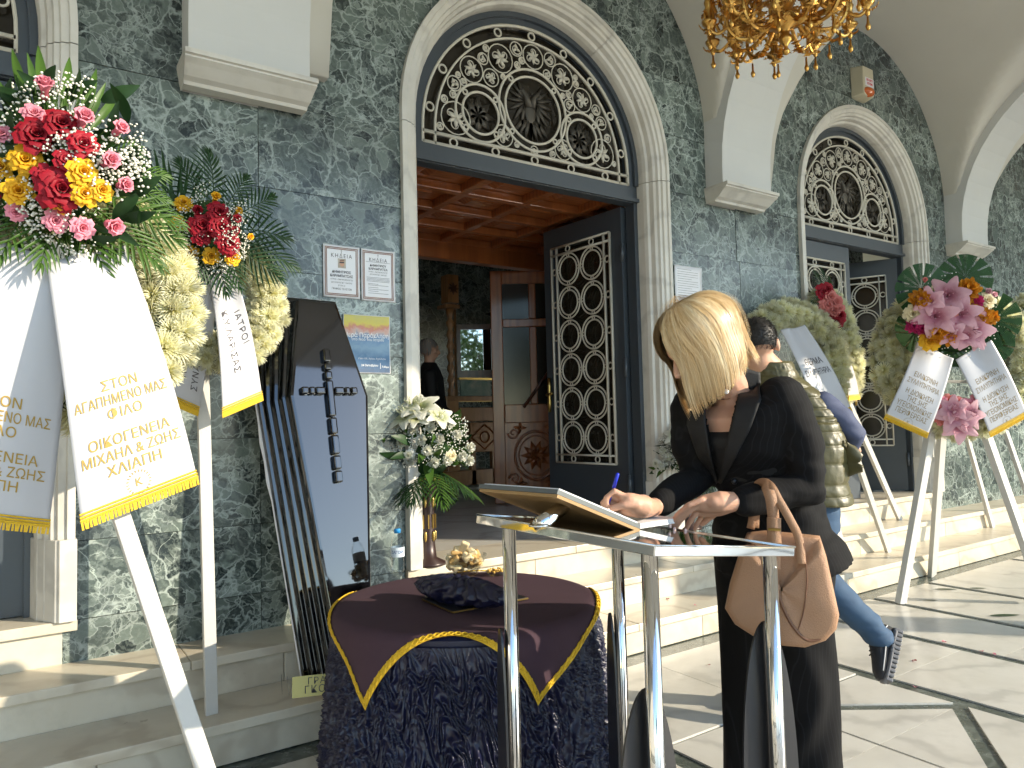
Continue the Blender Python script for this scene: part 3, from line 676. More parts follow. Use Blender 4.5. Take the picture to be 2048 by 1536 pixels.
ibox('upright', M['wood_carved'], ics, 912, 618, 919, 960, Y3+.1, .06); ibox('rail', M['wood_carved'], ics, 893, 792, 985, 802, Y3, .14)
ibox('base_panel', M['wood_carved'], ics, 893, 802, 921, 965, Y3, .12); ibox('plinth', M['wood_carved'], ics, 870, 945, 990, 966, Y3-.05, .3)
b_ = ib(895, 548, 918, 606, Y3-.008, .01); m = MB(); cx_, cz_ = (b_[0]+b_[1])/2, (b_[4]+b_[5])/2
for k in range(8): leaf2(m, lambda x, z, t=0: Vector((x, Y3-.008+t, z)), (cx_, cz_), k*PI/4, .07, .4)
m.build('carving', M['wood_dark'], ics)
chest = thing('carved_chest', 'low carved wooden chest beside the icon stand indoors', 'chest', on_z(960, 975, ZLAND))
ibox('desk_board', M['wood_carved'], chest, 921, 815, 990, 842, Y3-.02, .3); ibox('front_panel', M['wood_carved'], chest, 940, 845, 1000, 902, Y3-.08, .3)
b_ = ib(944, 850, 998, 897, Y3-.1, .02); m = MB(); fnc = lambda x, z, t=0: Vector((x, Y3-.088+t, z)); cx_, cz_ = (b_[0]+b_[1])/2, (b_[4]+b_[5])/2; hw_, hz_ = (b_[1]-b_[0])/2, (b_[5]-b_[4])/2
m.tube([fnc(cx_+.06*math.cos(t), cz_+.06*math.sin(t)) for t in np.linspace(0, 2*PI, 20)[:-1]], .008, 5, closed=True)
for p, q in (((-1, 0), (0, 1)), ((0, 1), (1, 0)), ((1, 0), (0, -1)), ((0, -1), (-1, 0))): m.tube([fnc(cx_+p[0]*hw_, cz_+p[1]*hz_), fnc(cx_+q[0]*hw_, cz_+q[1]*hz_)], .008, 5)
m.build('carving', M['wood'], chest)
for u in (948, 990):
    a = ib(u-5, 902, u+5, 968, Y3-.05, .06); MB().bbox(*a).build('leg', M['wood_carved'], chest)
# glazed picture turned towards the doorway: mirrors the sky outside
pc = on_y(952, 700, 3.45); nrm = Vector((-.50, -.866, 0)); tx = Vector((-nrm.y, nrm.x, 0)); 
if tx.x < 0: tx = -tx
Mp = Matrix(((tx.x, nrm.x, 0, pc.x), (tx.y, nrm.y, 0, pc.y), (0, 0, 1, pc.z), (0, 0, 0, 1)))
pic = thing('glazed_picture', 'dark framed glazed picture mirroring pale sky inside the church', 'picture', pc)
M['mirror'] = flat('picture_glass', (.60, .62, .64), .02, 1, var=.02)
pw_, ph_ = .175, .235
MB().add(*boxgeo(-pw_, pw_, -.005, .006, -ph_, ph_), Mp).build('glass', M['mirror'], pic)
for a, b, c, d in ((-pw_-.07, pw_+.07, ph_, ph_+.06), (-pw_-.07, pw_+.07, -ph_-.09, -ph_), (-pw_-.07, -pw_, -ph_, ph_), (pw_, pw_+.07, -ph_, ph_)): MB().add(*boxgeo(a, b, -.02, .02, c, d), Mp).build('frame_bar', M['wood_dark'], pic)
pt = thing('sea_green_painting', 'long sea green painting in a thin gilt frame indoors', 'painting', on_y(950, 780, Y3+.05))
k = NB('painting_canvas'); n_ = k.noise(k.coord(), 5, 5, .6, 1); pm = k.out(k.ramp(n_.outputs[0], [(.3, (.03, .10, .09)), (.5, (.12, .22, .17)), (.75, (.30, .33, .25))]), .4)
MB().bbox(*ib(921, 760, 982, 798, Y3+.06, .02)).build('canvas', pm, pt); MB().bbox(*ib(919, 755, 984, 760, Y3+.05, .04)).build('frame_bar', M['brass'], pt); MB().bbox(*ib(919, 798, 984, 803, Y3+.05, .04)).build('frame_bar', M['brass'], pt)
# ============================================================ flower library (unit meshes, diameter about 1, facing +Z)
def petal_grid(L, W, cup, curl, nu=5, nv=5, ruff=0, seed=0, point=0):
    """petal rising along +Z from the origin, hollow towards -X; returns rows"""
    rows = []; r = random.Random(seed); ph = r.uniform(0, 6)
    for i in range(nu):
        t = i/(nu-1); w = W*(math.sin(PI*(.12+.80*t**.8)) if point == 0 else math.sin(PI*min(.99, .08+.9*t))**(.8+point))
        row = []
        for j in range(nv):
            s = 2*j/(nv-1)-1; y = s*w; z = L*t*(1-.06*s*s*(1 if t > .6 else 0)); x = -cup*(s*s)*w*1.2+curl*t**2.4+ruff*math.sin(s*7+ph)*t
            row.append(Vector((x, y, z)))
        rows.append(row)
    return rows
def add_petal(m, rows, ang, tilt, base_r, z0=0):
    T = Matrix.Rotation(ang, 4, 'Z') @ Matrix.Translation((base_r, 0, z0)) @ Matrix.Rotation(tilt, 4, 'Y')
    m.grid([[T @ p for p in r] for r in rows])
def rose_mesh(seed, open_=1.0):
    """petals wrapped round the axis, tight in the heart, rolled back at the rim"""
    m = MB(); rd = random.Random(seed); a0 = rd.uniform(0, 6)
    layers = [(4, .015, .05, .02, .36, 2.6, 0), (5, .03, .12, -.02, .37, 2.0, .01), (6, .05, .21, -.06, .35, 1.5, .03), (6, .07, .32, -.10, .29, 1.25, .07), (7, .08, .43, -.14, .20, 1.10, .12)]
    if open_ < .6: layers = [(l[0], l[1], l[2]*.62, l[3], l[4]*1.25, l[5]*1.15, l[6]*.5) for l in layers[:4]]
    elif open_ > 1.1: layers += [(7, .09, .50, -.16, .08, 1.0, .14)]
    for li, (n, rb, rt, zb_, zt_, span, curl) in enumerate(layers):
        for i in range(n):
            ang = a0+li*.7+2*PI*i/n+rd.uniform(-.12, .12); k1, k2 = rd.uniform(.92, 1.08), rd.uniform(-.03, .03); rows = []
            for a in range(7):
                t = a/6; w = math.sqrt(max(0, 1-(max(0, t-.55)/.50)**2))*(.35+.65*min(1, t/.5)); row = []
                for c in range(7):
                    q = c/3-1; rr = rb+(rt*k1-rb)*t**.9+curl*max(0, t-.65)**2*6+.03*q*q*t*(1 if li > 1 else -.3)+.012*q*t
                    z = zb_+(zt_+k2-zb_)*math.sin(t*PI/2)**.9-curl*1.1*max(0, t-.7)**2*6-.02*q*q*t; an = ang+q*w*span/2*(1 if t > .15 else .8); row.append(Vector((rr*math.cos(an), rr*math.sin(an), z)))
                rows.append(row)
            m.grid(rows)
    m.ell((0, 0, -.10), (.12, .12, .12), None, 8, 5); return m.mesh('rose', True)
def mum_mesh(seed):
    m = MB(); rd = random.Random(seed); n = 150
    for i in range(n):
        q = (i+.5)/n; ang = i*2.39996; el = lerp(1.42, -.25, q**.8)+rd.uniform(-.12, .12); L = lerp(.26, .50, min(1, q*1.6))*rd.uniform(.85, 1.12); w = .024
        d = Vector((math.cos(el)*math.cos(ang), math.cos(el)*math.sin(ang), math.sin(el))); s = Vector((-math.sin(ang), math.cos(ang), 0)); up = s.cross(d)*-1
        b = d*.05; P = []
        for t, ww, lift in ((0, .5, 0), (.45, 1, .035), (.8, .85, .05), (1, .15, .11)):
            c = b+d*L*t+up*(-lift*.6 if q > .3 else lift)+Vector((0, 0, .10*t*t)); P.append([c-s*w*ww+up*.012*ww, c-up*.006, c+s*w*ww+up*.012*ww])
        m.grid(P)
    return m.mesh('chrysanthemum', True)
def lily_mesh(seed):
    m = MB(); rd = random.Random(seed)
    for k in range(6):
        o = k % 2; rows = petal_grid(.54, .235 if o else .185, .22, .46, 9, 7, .018, seed+k, -.35); add_petal(m, rows, k*PI/3, .60+.08*rd.random(), .02, -.18-.01*o)
    m.cur = 1
    for k in range(6):
        a = k*PI/3+.3; p = [Vector((0, 0, -.15)), Vector((.06*math.cos(a), .06*math.sin(a), .1)), Vector((.12*math.cos(a), .12*math.sin(a), .26))]; m.tube(p, .008, 4); m.ell(p[-1], (.02, .02, .035), None, 6, 4)
    return m.mesh('lily', True)
def carn_mesh(seed):
    m = MB(); rd = random.Random(seed)
    for i in range(30):
        q = i/29; rows = petal_grid(.46*rd.uniform(.9, 1.1), .19, .3, .06, 4, 6, .05, seed*9+i); add_petal(m, rows, i*2.4, lerp(.1, 1.15, q), .02, lerp(.06, -.05, q))
    return m.mesh('carnation', True)
ROSE = [rose_mesh(s, o) for s, o in ((1, 1.0), (2, 1.15), (3, 1.0))]; BUD = [rose_mesh(9, .42), rose_mesh(10, .5)]; MUM = [mum_mesh(s) for s in (1, 2, 3)]; LILY = [lily_mesh(3), lily_mesh(8)]; CARN = [carn_mesh(2), carn_mesh(5)]
_cache = {}
def colored(me, *mats):
    key = (me.name,)+tuple(m.name for m in mats)
    if key not in _cache:
        c = me.copy(); c.materials.clear()
        for m in mats: c.materials.append(m)
        _cache[key] = c
    return _cache[key]
def basis(n, up=(0, 0, 1), spin=0):
    n = Vector(n).normalized(); s = Vector(up).cross(n)
    if s.length < 1e-4: s = Vector((1, 0, 0))
    s.normalize(); t = n.cross(s); return (Matrix((s, t, n)).transposed() @ Matrix.Rotation(spin, 3, 'Z')).to_4x4()
def flower(name, me, mats, par, p, n, size, spin=None):
    Mx = Matrix.Translation(Vector(p)) @ basis(n, spin=random.uniform(0, 6.28) if spin is None else spin) @ Matrix.Diagonal((size, size, size, 1))
    return link(name, colored(me, *mats), None, par, Mx)
def frond(L, n=17, wl=.30, droop=.25, w=.030, seed=0):
    """palm frond along +X, flat in XY, drooping -Z"""
    m = MB(); rd = random.Random(seed); spine = lambda t: Vector((L*t, 0, -droop*L*t*t))
    m.tube([spine(t) for t in np.linspace(0, 1, 9)], [.005*(1-.7*t) for t in np.linspace(0, 1, 9)], 5)
    for i in range(n):
        t = .12+.88*i/(n-1)
        for s in (-1, 1):
            a = s*lerp(1.25, .28, t)+rd.uniform(-.08, .08); ll = L*wl*(math.sin(PI*(.25+.70*t))+.25)*rd.uniform(.85, 1.1); p = spine(t); d = Vector((math.cos(a), math.sin(a), -.12)); q = Vector((-math.sin(a), math.cos(a), 0)); rows = []
            for u, ww in ((0, .35), (.3, 1), (.65, .8), (1, .04)):
                c = p+d*ll*u+Vector((0, 0, -.30*ll*u*u)); rows.append([c-q*w*.5*ww+Vector((0, 0, .006*ww)), c, c+q*w*.5*ww+Vector((0, 0, .006*ww))])
            m.grid(rows)
    return m.mesh('palm_leaf', True)
FROND = [frond(.34, 11, .46, .3, .015, 1), frond(.30, 10, .50, .4, .014, 2), frond(.38, 12, .42, .22, .015, 3)]
def leafblade(L, W, seed=0, fold=.2, bend=.35):
    m = MB(); rows = []
    for t in np.linspace(0, 1, 8):
        w = W*math.sin(PI*(.06+.92*t))**.9; z = -bend*L*t*t; rows.append([Vector((L*t, -w, z+fold*w)), Vector((L*t, -w*.5, z+fold*w*.4)), Vector((L*t, 0, z)), Vector((L*t, w*.5, z+fold*w*.4)), Vector((L*t, w, z+fold*w))])
    m.grid(rows); return m.mesh('leaf', True)
BLADE = leafblade(.20, .024); OVAL = leafblade(.075, .026, 0, .1, .1)
def monstera_mesh():
    m = MB(); nb = 6
    def outline(a):  # heart shape radius, a from the tip
        return .5*(1.05-.16*math.cos(a)-.02*math.cos(2*a))*(1-.42*max(0, -math.cos(a))**10)
    ctr = Vector((-.08, 0)); N = 120
    for k in range(N):
        a0, a1 = [2*PI*q/N-PI for q in (k, k+1)]
        am = abs((a0+a1)/2); fr = (am/PI)*nb*1.02; cut = fr % 1
        r0, r1 = outline(a0), outline(a1); inner = .0
        slit = .15 < fr and cut > .80 and fr < nb-.35
        f = .50 if slit else 1
        P = []
        for q in (0, .5*f, f):
            row = []
            for a, r in ((a0, r0), (a1, r1)):
                x, y = ctr.x+r*q*math.cos(a)*1.05, r*q*math.sin(a); row.append(Vector((x, y, -.10*(x*x+y*y)*2+.05*abs(y)+.010*math.cos(am*nb*2.05))))
            P.append(row)
        m.grid(P)
    m.tube([Vector((-.08, 0, 0)), Vector((-.45, 0, -.03))], .012, 5); return m.mesh('monstera_leaf', True)
MONST = monstera_mesh()
BREATH = MB().ell((0, 0, 0), (1, 1, 1), None, 6, 4)
def breath(par, pts, r=.0045, name='baby_breath', stems=None):
    m = MB(); rd = random.Random(len(pts))
    for p in pts:
        s = r*rd.uniform(.6, 1.25); m.add(BREATH.v, BREATH.f, Matrix.Translation(p) @ Matrix.Diagonal((s, s, s*.85, 1)))
    o = stuff(m.build(name, M['breath'], par, True))
    if stems is not None:
        st = MB(); rr = random.Random(3)
        for p in pts[::2]:
            q = Vector(p).lerp(stems, rr.uniform(.25, .5)); st.tube([p, Vector(p).lerp(q, .5)+Vector((rr.uniform(-.01, .01), 0, rr.uniform(-.01, .01))), q], .0009, 3, caps=False)
        stuff(st.build('sprig_stems', M['leaf'], par))
    return o
# ---- text on surfaces
def text_geo(txt, size, bold=.0, spacing=1.0, align='CENTER', line=1.0, shear=0):
    cu = bpy.data.curves.new('t', 'FONT'); cu.body = txt; cu.size = size; cu.align_x = align; cu.align_y = 'CENTER'; cu.offset = bold; cu.space_character = spacing; cu.space_line = line; cu.shear = shear; cu.resolution_u = 3
    o = bpy.data.objects.new('t', cu); me = evaluated_mesh(o); vs = [v.co.copy() for v in me.vertices]; fs = [tuple(p.vertices) for p in me.polygons]
    bpy.data.objects.remove(o); bpy.data.curves.remove(cu); bpy.data.meshes.remove(me); return vs, fs
def lettering(rows, mat, par, fn, name='lettering'):
    """rows: (text, size, x, y, opts); fn(x,y) -> point"""
    for t, s, x, y, kw in rows:
        m = MB(); kw = dict(kw); rot = kw.pop('rot', 0); wide = kw.pop('wide', 1); fit = kw.pop('fit', None); vs, fs = text_geo(t, s, **kw); c, d = math.cos(rot), math.sin(rot)
        if fit: wide = min(1, fit/max(1e-6, max(q.x for q in vs)-min(q.x for q in vs)))
        m.add([fn(x+wide*v.x*c-v.y*d, y+wide*v.x*d+v.y*c) for v in vs], fs)
        me = bpy.data.meshes.new('text'); me.from_pydata(m.v, [], m.f); link(name, me, mat, par)
# ---- wreaths
def banner(par, top, bot, wid_top, wid_bot, nrm, text, ink, bow=.02, fold=0, fringe=True, twist=0, logo=None, skew=0, seed=0):
    """satin tail from top to bot (centre line points); text in local metres, y up from the lower hem"""
    top, bot, n = Vector(top), Vector(bot), Vector(nrm).normalized(); ax = (top-bot); L = ax.length; ax.normalize(); sd = ax.cross(n).normalized() ; nn = sd.cross(ax).normalized()
    if nn.dot(n) < 0: nn = -nn
    right = ax.cross(nn)
    def P(x, y, lift=0):
        t = min(1.05, max(-.05, y/L)); w = lerp(wid_bot, wid_top, max(0, t)**1.2)/wid_bot
        return bot+ax*y+ax*(skew*x)+right*x*w+nn*(bow*math.sin(PI*t)+fold*math.cos(x/wid_bot*PI*2.2+seed)*(max(0, t)**1.5)+.010*math.sin(3.1*t+seed+x*5)+twist*x*t+lift)
    nu, nv = 56, 23; o = MB().grid([[P((j/(nv-1)-.5)*wid_bot, L*i/(nu-1)) for j in range(nv)] for i in range(nu)]).build('banner', M['satin'], par, True)
    sm = o.modifiers.new('t', 'SOLIDIFY'); sm.thickness = .0012; sm.offset = -1
    if text: lettering(text, ink, o, lambda x, y: P(x, y, .0022))
    if logo: 
        m = MB(); 
        for r in (.028,): 
            for k in range(22):
                a = 2*PI*k/22; m.add(*boxgeo(-.0012, .0012, -.003, .003, 0, .0002)); 
                for q in range(8): v = Vector(m.v[-8+q]); x_, y_ = logo[0]+r*math.cos(a)+v.x*math.sin(a)+v.y*math.cos(a), logo[1]+r*math.sin(a)+v.y*math.sin(a)-v.x*math.cos(a); m.v[-8+q] = tuple(P(x_, y_, .0016+v.z))
        m.build('emblem_ring', ink, o); lettering([('K', .03, logo[0], logo[1], dict())], ink, o, lambda x, y: P(x, y, .0016), 'emblem')
    if fringe:
        fr = MB(); hw = wid_bot/2+.002
        for y, w in ((.004, .004), (.012, .0035), (.020, .0028)): fr.tube([P(lerp(-hw, hw, i/20), y, .003) for i in range(21)], w, 5)
        k = 46
        for i in range(k):
            x = lerp(-hw, hw, (i+.5)/k); fr.tube([P(x, .004, .003), P(x+.002*math.sin(i*2.1), -.018, .003)], .0035, 4)
        fr.build('fringe', M['goldtrim'], o)
    return o
def ring_flowers(par, C, n, up, Rx, Rz, tube, count, size, seed=1, a0=0, a1=2*PI):
    rd = random.Random(seed); n = Vector(n).normalized(); s = Vector(up).cross(n).normalized(); u = n.cross(s)
    pts = [C+s*Rx*math.cos(t)+u*Rz*math.sin(t) for t in np.linspace(a0, a1, 40)[:-1]]
    ring = MB().tube(pts, tube*.62, 10, closed=abs(a1-a0-2*PI) < .01).build('wreath_ring', M['leafdark'], par, True)
    k = 0; N = count
    for i in range(N):
        t = lerp(a0, a1, (i+rd.random()*.8)/N); p = i % 5; ph = (-1.5, -.75, 0, .75, 1.5)[p]+rd.uniform(-.2, .2)
        c = C+s*Rx*math.cos(t)+u*Rz*math.sin(t); rad = (s*math.cos(t)*Rz+u*math.sin(t)*Rx).normalized(); d = (n*math.cos(ph)+rad*math.sin(ph)).normalized()
        flower('chrysanthemum', MUM[rd.randrange(3)], (M['mum'],), ring, c+d*tube*.62, (d+Vector((rd.uniform(-.25, .25), rd.uniform(-.25, .25), rd.uniform(-.25, .25)))), size*rd.uniform(.88, 1.15))
    return ring
def leg(par, a, b, w=.045, t=.022, name='leg'):
    return bevel(MB().tube([a, b], .01, sq=(w/2, t/2), up=(1, 0, 0)).build(name, M['whitepaint'], par), .002, 1)
def spray_leaves(par, C, n, specs, mat, me=None, name='palm_leaf', seed=0):
    """specs: (angle around the face, tilt forward, scale)"""
    n = Vector(n).normalized(); s = Vector((0, 0, 1)).cross(n).normalized(); u = n.cross(s); rd = random.Random(seed)
    for ang, tilt, scl, r0 in specs:
        d = (s*math.cos(ang)+u*math.sin(ang)); d = (d*math.cos(tilt)+n*math.sin(tilt)).normalized(); z = (n-d*n.dot(d)).normalized(); y = z.cross(d)
        Mx = Matrix.Translation(C+(s*math.cos(ang)+u*math.sin(ang))*r0) @ Matrix((d, y, z)).transposed().to_4x4() @ Matrix.Rotation(rd.uniform(-.4, .4), 4, 'X') @ Matrix.Diagonal((scl, scl, scl, 1))
        link(name, colored(me if me else FROND[rd.randrange(3)], mat), None, par, Mx)
# ============================================================ wreaths on easels
GRP = 'funeral wreaths on white easels'
def dome(u, v, cu, cv, R, D, bulge): 
    q = min(1, math.hypot(u-cu, v-cv)/R); return at(u, v, D-bulge*(1-q*q))
def fdir(n, p, C, k=1.0, R=.2): return Vector(n)*1.0+(Vector(p)-Vector(C))*(k/R)
def disc_breath(cu, cv, R, D, bulge, N, seed, ry=1.0, lift=.0):
    rd = random.Random(seed); out = []
    cl = [(rd.uniform(0, 2*PI), math.sqrt(rd.random())) for _ in range(26)]
    while len(out) < N:
        a, q = cl[rd.randrange(26)]; u, v = cu+R*q*math.cos(a)+rd.gauss(0, R*.13), cv+ry*R*q*math.sin(a)+rd.gauss(0, R*.13)
        if math.hypot((u-cu)/R, (v-cv)/(R*ry)) > 1.08: continue
        out.append(dome(u, v, cu, cv, R*1.1, D+rd.uniform(-.02, .025)-lift, bulge))
    return out
BLADE_N = leafblade(.20, .013)
# --- wreath with pink, red and yellow roses (near, left)
random.seed(21)
w1 = thing('funeral_wreath', 'cream wreath with pink, red and yellow roses and gold lettered white ribbons', 'wreath', at(250, 1900, 1.9), GRP)
n1 = Vector((.06, -.97, .16)).normalized(); D1 = 2.0
C1 = at(110, 345, D1)
ring_flowers(w1, at(128, 600, 2.10), n1, (0, 0, 1), .275, .285, .115, 150, .098, 2)
P1 = [('pink', 90, 186, 44, 1), ('pink', 68, 231, 46, 0), ('pink', 163, 245, 46, 1), ('pink', 234, 263, 38, 1), ('pink', 5, 271, 40, 0), ('pink', 213, 325, 44, 1), ('pink', 242, 371, 38, 1), ('pink', 33, 425, 40, 0), ('pink', 111, 441, 48, 0), ('pink', 164, 456, 48, 0), ('pink', 220, 449, 44, 1),
      ('red', 74, 276, 78, 0), ('red', 122, 252, 66, 0), ('red', 164, 291, 58, 0), ('red', 132, 322, 46, 0), ('red', 122, 380, 80, 0), ('red', 92, 356, 52, 0),
      ('yellow', 52, 322, 58, 0), ('yellow', 3, 337, 48, 0), ('yellow', 39, 383, 60, 0), ('yellow', 164, 346, 58, 0), ('yellow', 167, 388, 56, 0), ('yellow', 202, 381, 46, 0), ('orange', 124, 408, 40, 0), ('pink', -35, 300, 44, 1), ('red', -25, 370, 60, 0), ('yellow', -45, 340, 50, 0), ('pink', -30, 440, 46, 1)]
for c, u, v, s, b in P1:
    p = dome(u, v, 110, 335, 200, D1-.04, .13); d = fdir(n1, p, C1, 1.3 if b else .55, .2)
    flower('rose', (BUD if b else ROSE)[random.randrange(2 if b else 3)], (M[c],), w1, p, d, s/1463*D1*(1.6 if b else .9))
breath(w1, disc_breath(110, 335, 178, D1-.045, .125, 1900, 5), .0036, stems=C1)
specs = [(R_(a), R_(t), s, r) for a, t, s, r in ((14, 6, .46, .13), (30, 5, .40, .13), (-2, 8, .44, .13), (-16, 14, .54, .12), (-30, 16, .62, .12), (-44, 20, .62, .11), (-57, 22, .58, .11), (-72, 30, .62, .10), (-95, 34, .6, .09), (-118, 30, .6, .10), (165, 8, .55, .12), (-165, 10, .6, .12), (-145, 18, .6, .12))]
spray_leaves(w1, C1-n1*.0, n1, specs, M['leaf'], seed=4)
spray_leaves(w1, C1+n1*.03, n1, [(R_(a), R_(t), s, r) for a, t, s, r in ((58, 10, .85, .15), (70, 12, 1.05, .14), (84, 10, 1.0, .16), (98, 14, 1.1, .14), (110, 10, 1.0, .15), (122, 12, .95, .15), (135, 15, .9, .14), (64, 30, .8, .13), (104, 32, .9, .12), (145, 20, .8, .13))], M['leaf'], BLADE_N, 'leaf', 6)
base = MB().ell(C1-n1*.01, (.15, .05, .15), basis(n1).to_3x3() @ Matrix.Diagonal((1, 1, 1))).build('foliage_base', M['leafdark'], w1, True)
for k in range(70):
    a, q = random.uniform(0, 6.28), math.sqrt(random.random()); p = dome(110+175*q*math.cos(a), 335+165*q*math.sin(a), 110, 335, 200, D1+.03, .1); d = (n1*.7+Vector((random.uniform(-1, 1), random.uniform(-.3, .3), random.uniform(-1, 1)))).normalized()
    z = d.orthogonal(); link('leaf', colored(BLADE, M['leafdark']), None, w1, Matrix.Translation(p) @ Matrix((d, z.cross(d), z)).transposed().to_4x4() @ Matrix.Diagonal((.5, .6, .5, 1)))
txt1 = lambda o=0: [('ΣΤΟΝ', .037, o, .308, dict(bold=.0002)), ('ΑΓΑΠΗΜΕΝΟ ΜΑΣ', .037, o, .270, dict(bold=.0002, fit=.25)), ('ΦΙΛΟ', .037, o, .233, dict(bold=.0002)), ('ΟΙΚΟΓΕΝΕΙΑ', .037, o, .168, dict(bold=.0002, fit=.21)), ('ΜΙΧΑΗΛ & ΖΩΗΣ', .037, o, .131, dict(bold=.0002, fit=.25)), ('ΧΛΙΑΠΗ', .037, o, .094, dict(bold=.0002))]
banner(w1, at(176, 505, 1.97), at(283, 1000, 1.90), .20, .285, n1, txt1(), M["ink_gold"], .03, .008, skew=.17, logo=(0, .046), seed=1)
banner(w1, at(52, 500, 1.90), at(-38, 1042, 1.86), .22, .30, n1, txt1(), M["ink_gold"], .03, .008, skew=-.10, logo=(0, .046), seed=4)
fA = at(553, 1966, 1.75)
leg(w1, at(178, 840, 2.06), fA, .044, .026); leg(w1, at(-20, 840, 2.06), at(-430, 1966, 1.75), .055, .03); leg(w1, at(176, 834, 2.12), on_z(420, 1566, 0), .04, .025)
leg(w1, at(-60, 800, 2.08), at(250, 800, 2.08), .05, .02, 'crossbar')
# --- wreath with yellow and red roses, hand-written ribbons
w2 = thing('funeral_wreath', 'cream wreath with yellow and red roses and hand lettered ribbons before the marble wall', 'wreath', on_z(422, 1430, Z1), GRP)
n2 = Vector((.05, -.97, .18)).normalized(); D2 = 2.98; C2 = at(425, 455, D2)
ring_flowers(w2, at(428, 598, 3.08), n2, (0, 0, 1), .225, .235, .095, 130, .085, 3)
P2 = [('yellow', 367, 408, 30, 0), ('yellow', 430, 399, 28, 1), ('yellow', 474, 424, 22, 1), ('yellow', 355, 448, 30, 0), ('yellow', 497, 474, 20, 1), ('yellow', 382, 508, 28, 0), ('yellow', 422, 512, 32, 0), ('yellow', 464, 516, 30, 0),
      ('red', 396, 426, 30, 1), ('red', 437, 426, 38, 0), ('red', 404, 452, 42, 0), ('red', 441, 456, 40, 0), ('red', 403, 475, 34, 0), ('red', 456, 487, 40, 0), ('red', 470, 440, 26, 1), ('red', 468, 462, 24, 1)]
for c, u, v, s, b in P2:
    p = dome(u, v, 425, 455, 100, D2-.05, .10); flower('rose', (BUD if b else ROSE)[random.randrange(2 if b else 3)], (M[c],), w2, p, fdir(n2, p, C2, .9 if b else .45, .18), s/1463*D2*(1.4 if b else 1.05))
breath(w2, disc_breath(425, 455, 84, D2-.075, .09, 900, 8), .0030, stems=C2)
spray_leaves(w2, C2, n2, [(R_(a), R_(t), s, r) for a, t, s, r in ((5, 8, .75, .09), (-18, 12, .75, .09), (-40, 18, .65, .09), (-70, 30, .6, .08), (-90, 30, .65, .07), (-110, 28, .6, .07), (35, 5, .6, .1), (60, 5, .55, .1), (85, 5, .7, .08), (110, 5, .6, .1), (140, 6, .9, .08), (158, 8, 1.0, .08), (178, 10, .95, .08), (200, 15, .7, .08), (-140, 25, .6, .08))], M['leafdark'], seed=9)
MB().ell(C2-n2*.0, (.12, .12, .045), basis(n2).to_3x3()).build('foliage_base', M['leafdark'], w2, True)
banner(w2, at(443, 540, 2.97), at(484, 810, 2.93), .10, .165, n2, [('ΙΑΤΡΟΙ', .040, .042, .30, dict(rot=R_(-84), spacing=1.15)), ('Κ.Υ.ΛΑΡΙΣΑΣ', .040, -.022, .26, dict(rot=R_(-84), spacing=1.1))], M['ink_dark'], .04, .012, skew=.30, seed=2)
banner(w2, at(415, 540, 2.98), at(360, 808, 2.96), .10, .15, n2, [('ΑΓΑΠΗΤΕ', .038, -.022, .20, dict(rot=R_(96), spacing=1.1)), ('ΣΥΝΑΔΕΛΦΕ', .036, .030, .19, dict(rot=R_(96), spacing=1.1))], M['ink_dark'], .03, .016, skew=-.28, seed=5)
ft = on_z(423, 1428, Z1); leg(w2, at(404, 700, 3.05), ft, .048, .028); leg(w2, at(405, 700, 3.12), on_z(417, 1296, ZB), .045, .025)
# --- wreath with monstera leaves, lilies and orange flowers (right)
wr = thing('funeral_wreath', 'big cream wreath with monstera leaves, pink lilies and orange flowers', 'wreath', on_z(1830, 1180, 0), GRP)
nr = Vector((-.66, -.73, .14)).normalized(); DR = 5.05; CR = at(1905, 632, DR)
ring_flowers(wr, at(1908, 722, DR+.12), nr, (0, 0, 1), .43, .42, .155, 170, .128, 4)
PR = [('orange', CARN, 1842, 602, 42), ('orange', CARN, 1931, 583, 46), ('orange', CARN, 1956, 633, 42), ('orange', CARN, 1870, 667, 42), ('orange', CARN, 1978, 636, 30), ('orange', CARN, 1899, 676, 32), ('magenta', CARN, 1829, 652, 30), ('magenta', CARN, 1843, 657, 26), ('magenta', CARN, 1948, 604, 30), ('magenta', CARN, 1909, 654, 24),
      ('yellow', ROSE, 1920, 610, 26), ('yellow', ROSE, 1940, 611, 24), ('yellow', ROSE, 1860, 682, 28), ('yellow', ROSE, 1899, 641, 22), ('cream', ROSE, 1826, 628, 28), ('cream', ROSE, 1972, 603, 26), ('cream', BUD, 1868, 578, 20), ('salmon', ROSE, 1894, 620, 32), ('salmon', BUD, 1850, 562, 16), ('salmon', BUD, 1852, 580, 18), ('lily_pink', BUD, 1972, 586, 22), ('lily_pink', BUD, 1984, 592, 20)]
for c, lib, u, v, s in PR:
    p = dome(u, v, 1905, 632, 115, DR-.12, .14); flower('carnation' if lib is CARN else 'rose', lib[random.randrange(2)], (M[c],), wr, p, fdir(nr, p, CR, .6, .35), s/1463*DR*1.25)
for u, v, s in ((1896, 589, 62), (1870, 632, 66), (1922, 627, 62), (1946, 660, 66), (1857, 601, 46), (1905, 668, 44), (1932, 672, 44), (1953, 678, 36)):
    p = dome(u, v, 1905, 632, 115, DR-.17, .14); flower('lily', LILY[random.randrange(2)], (M['lily_pink'], M['stamen']), wr, p, fdir(nr, p, CR, .9, .35), s/1463*DR*.92)
MB().ell(CR, (.26, .26, .09), basis(nr).to_3x3()).build('foliage_base', M['leafdark'], wr, True)
sr = Vector((0, 0, 1)).cross(nr).normalized(); ur = nr.cross(sr)
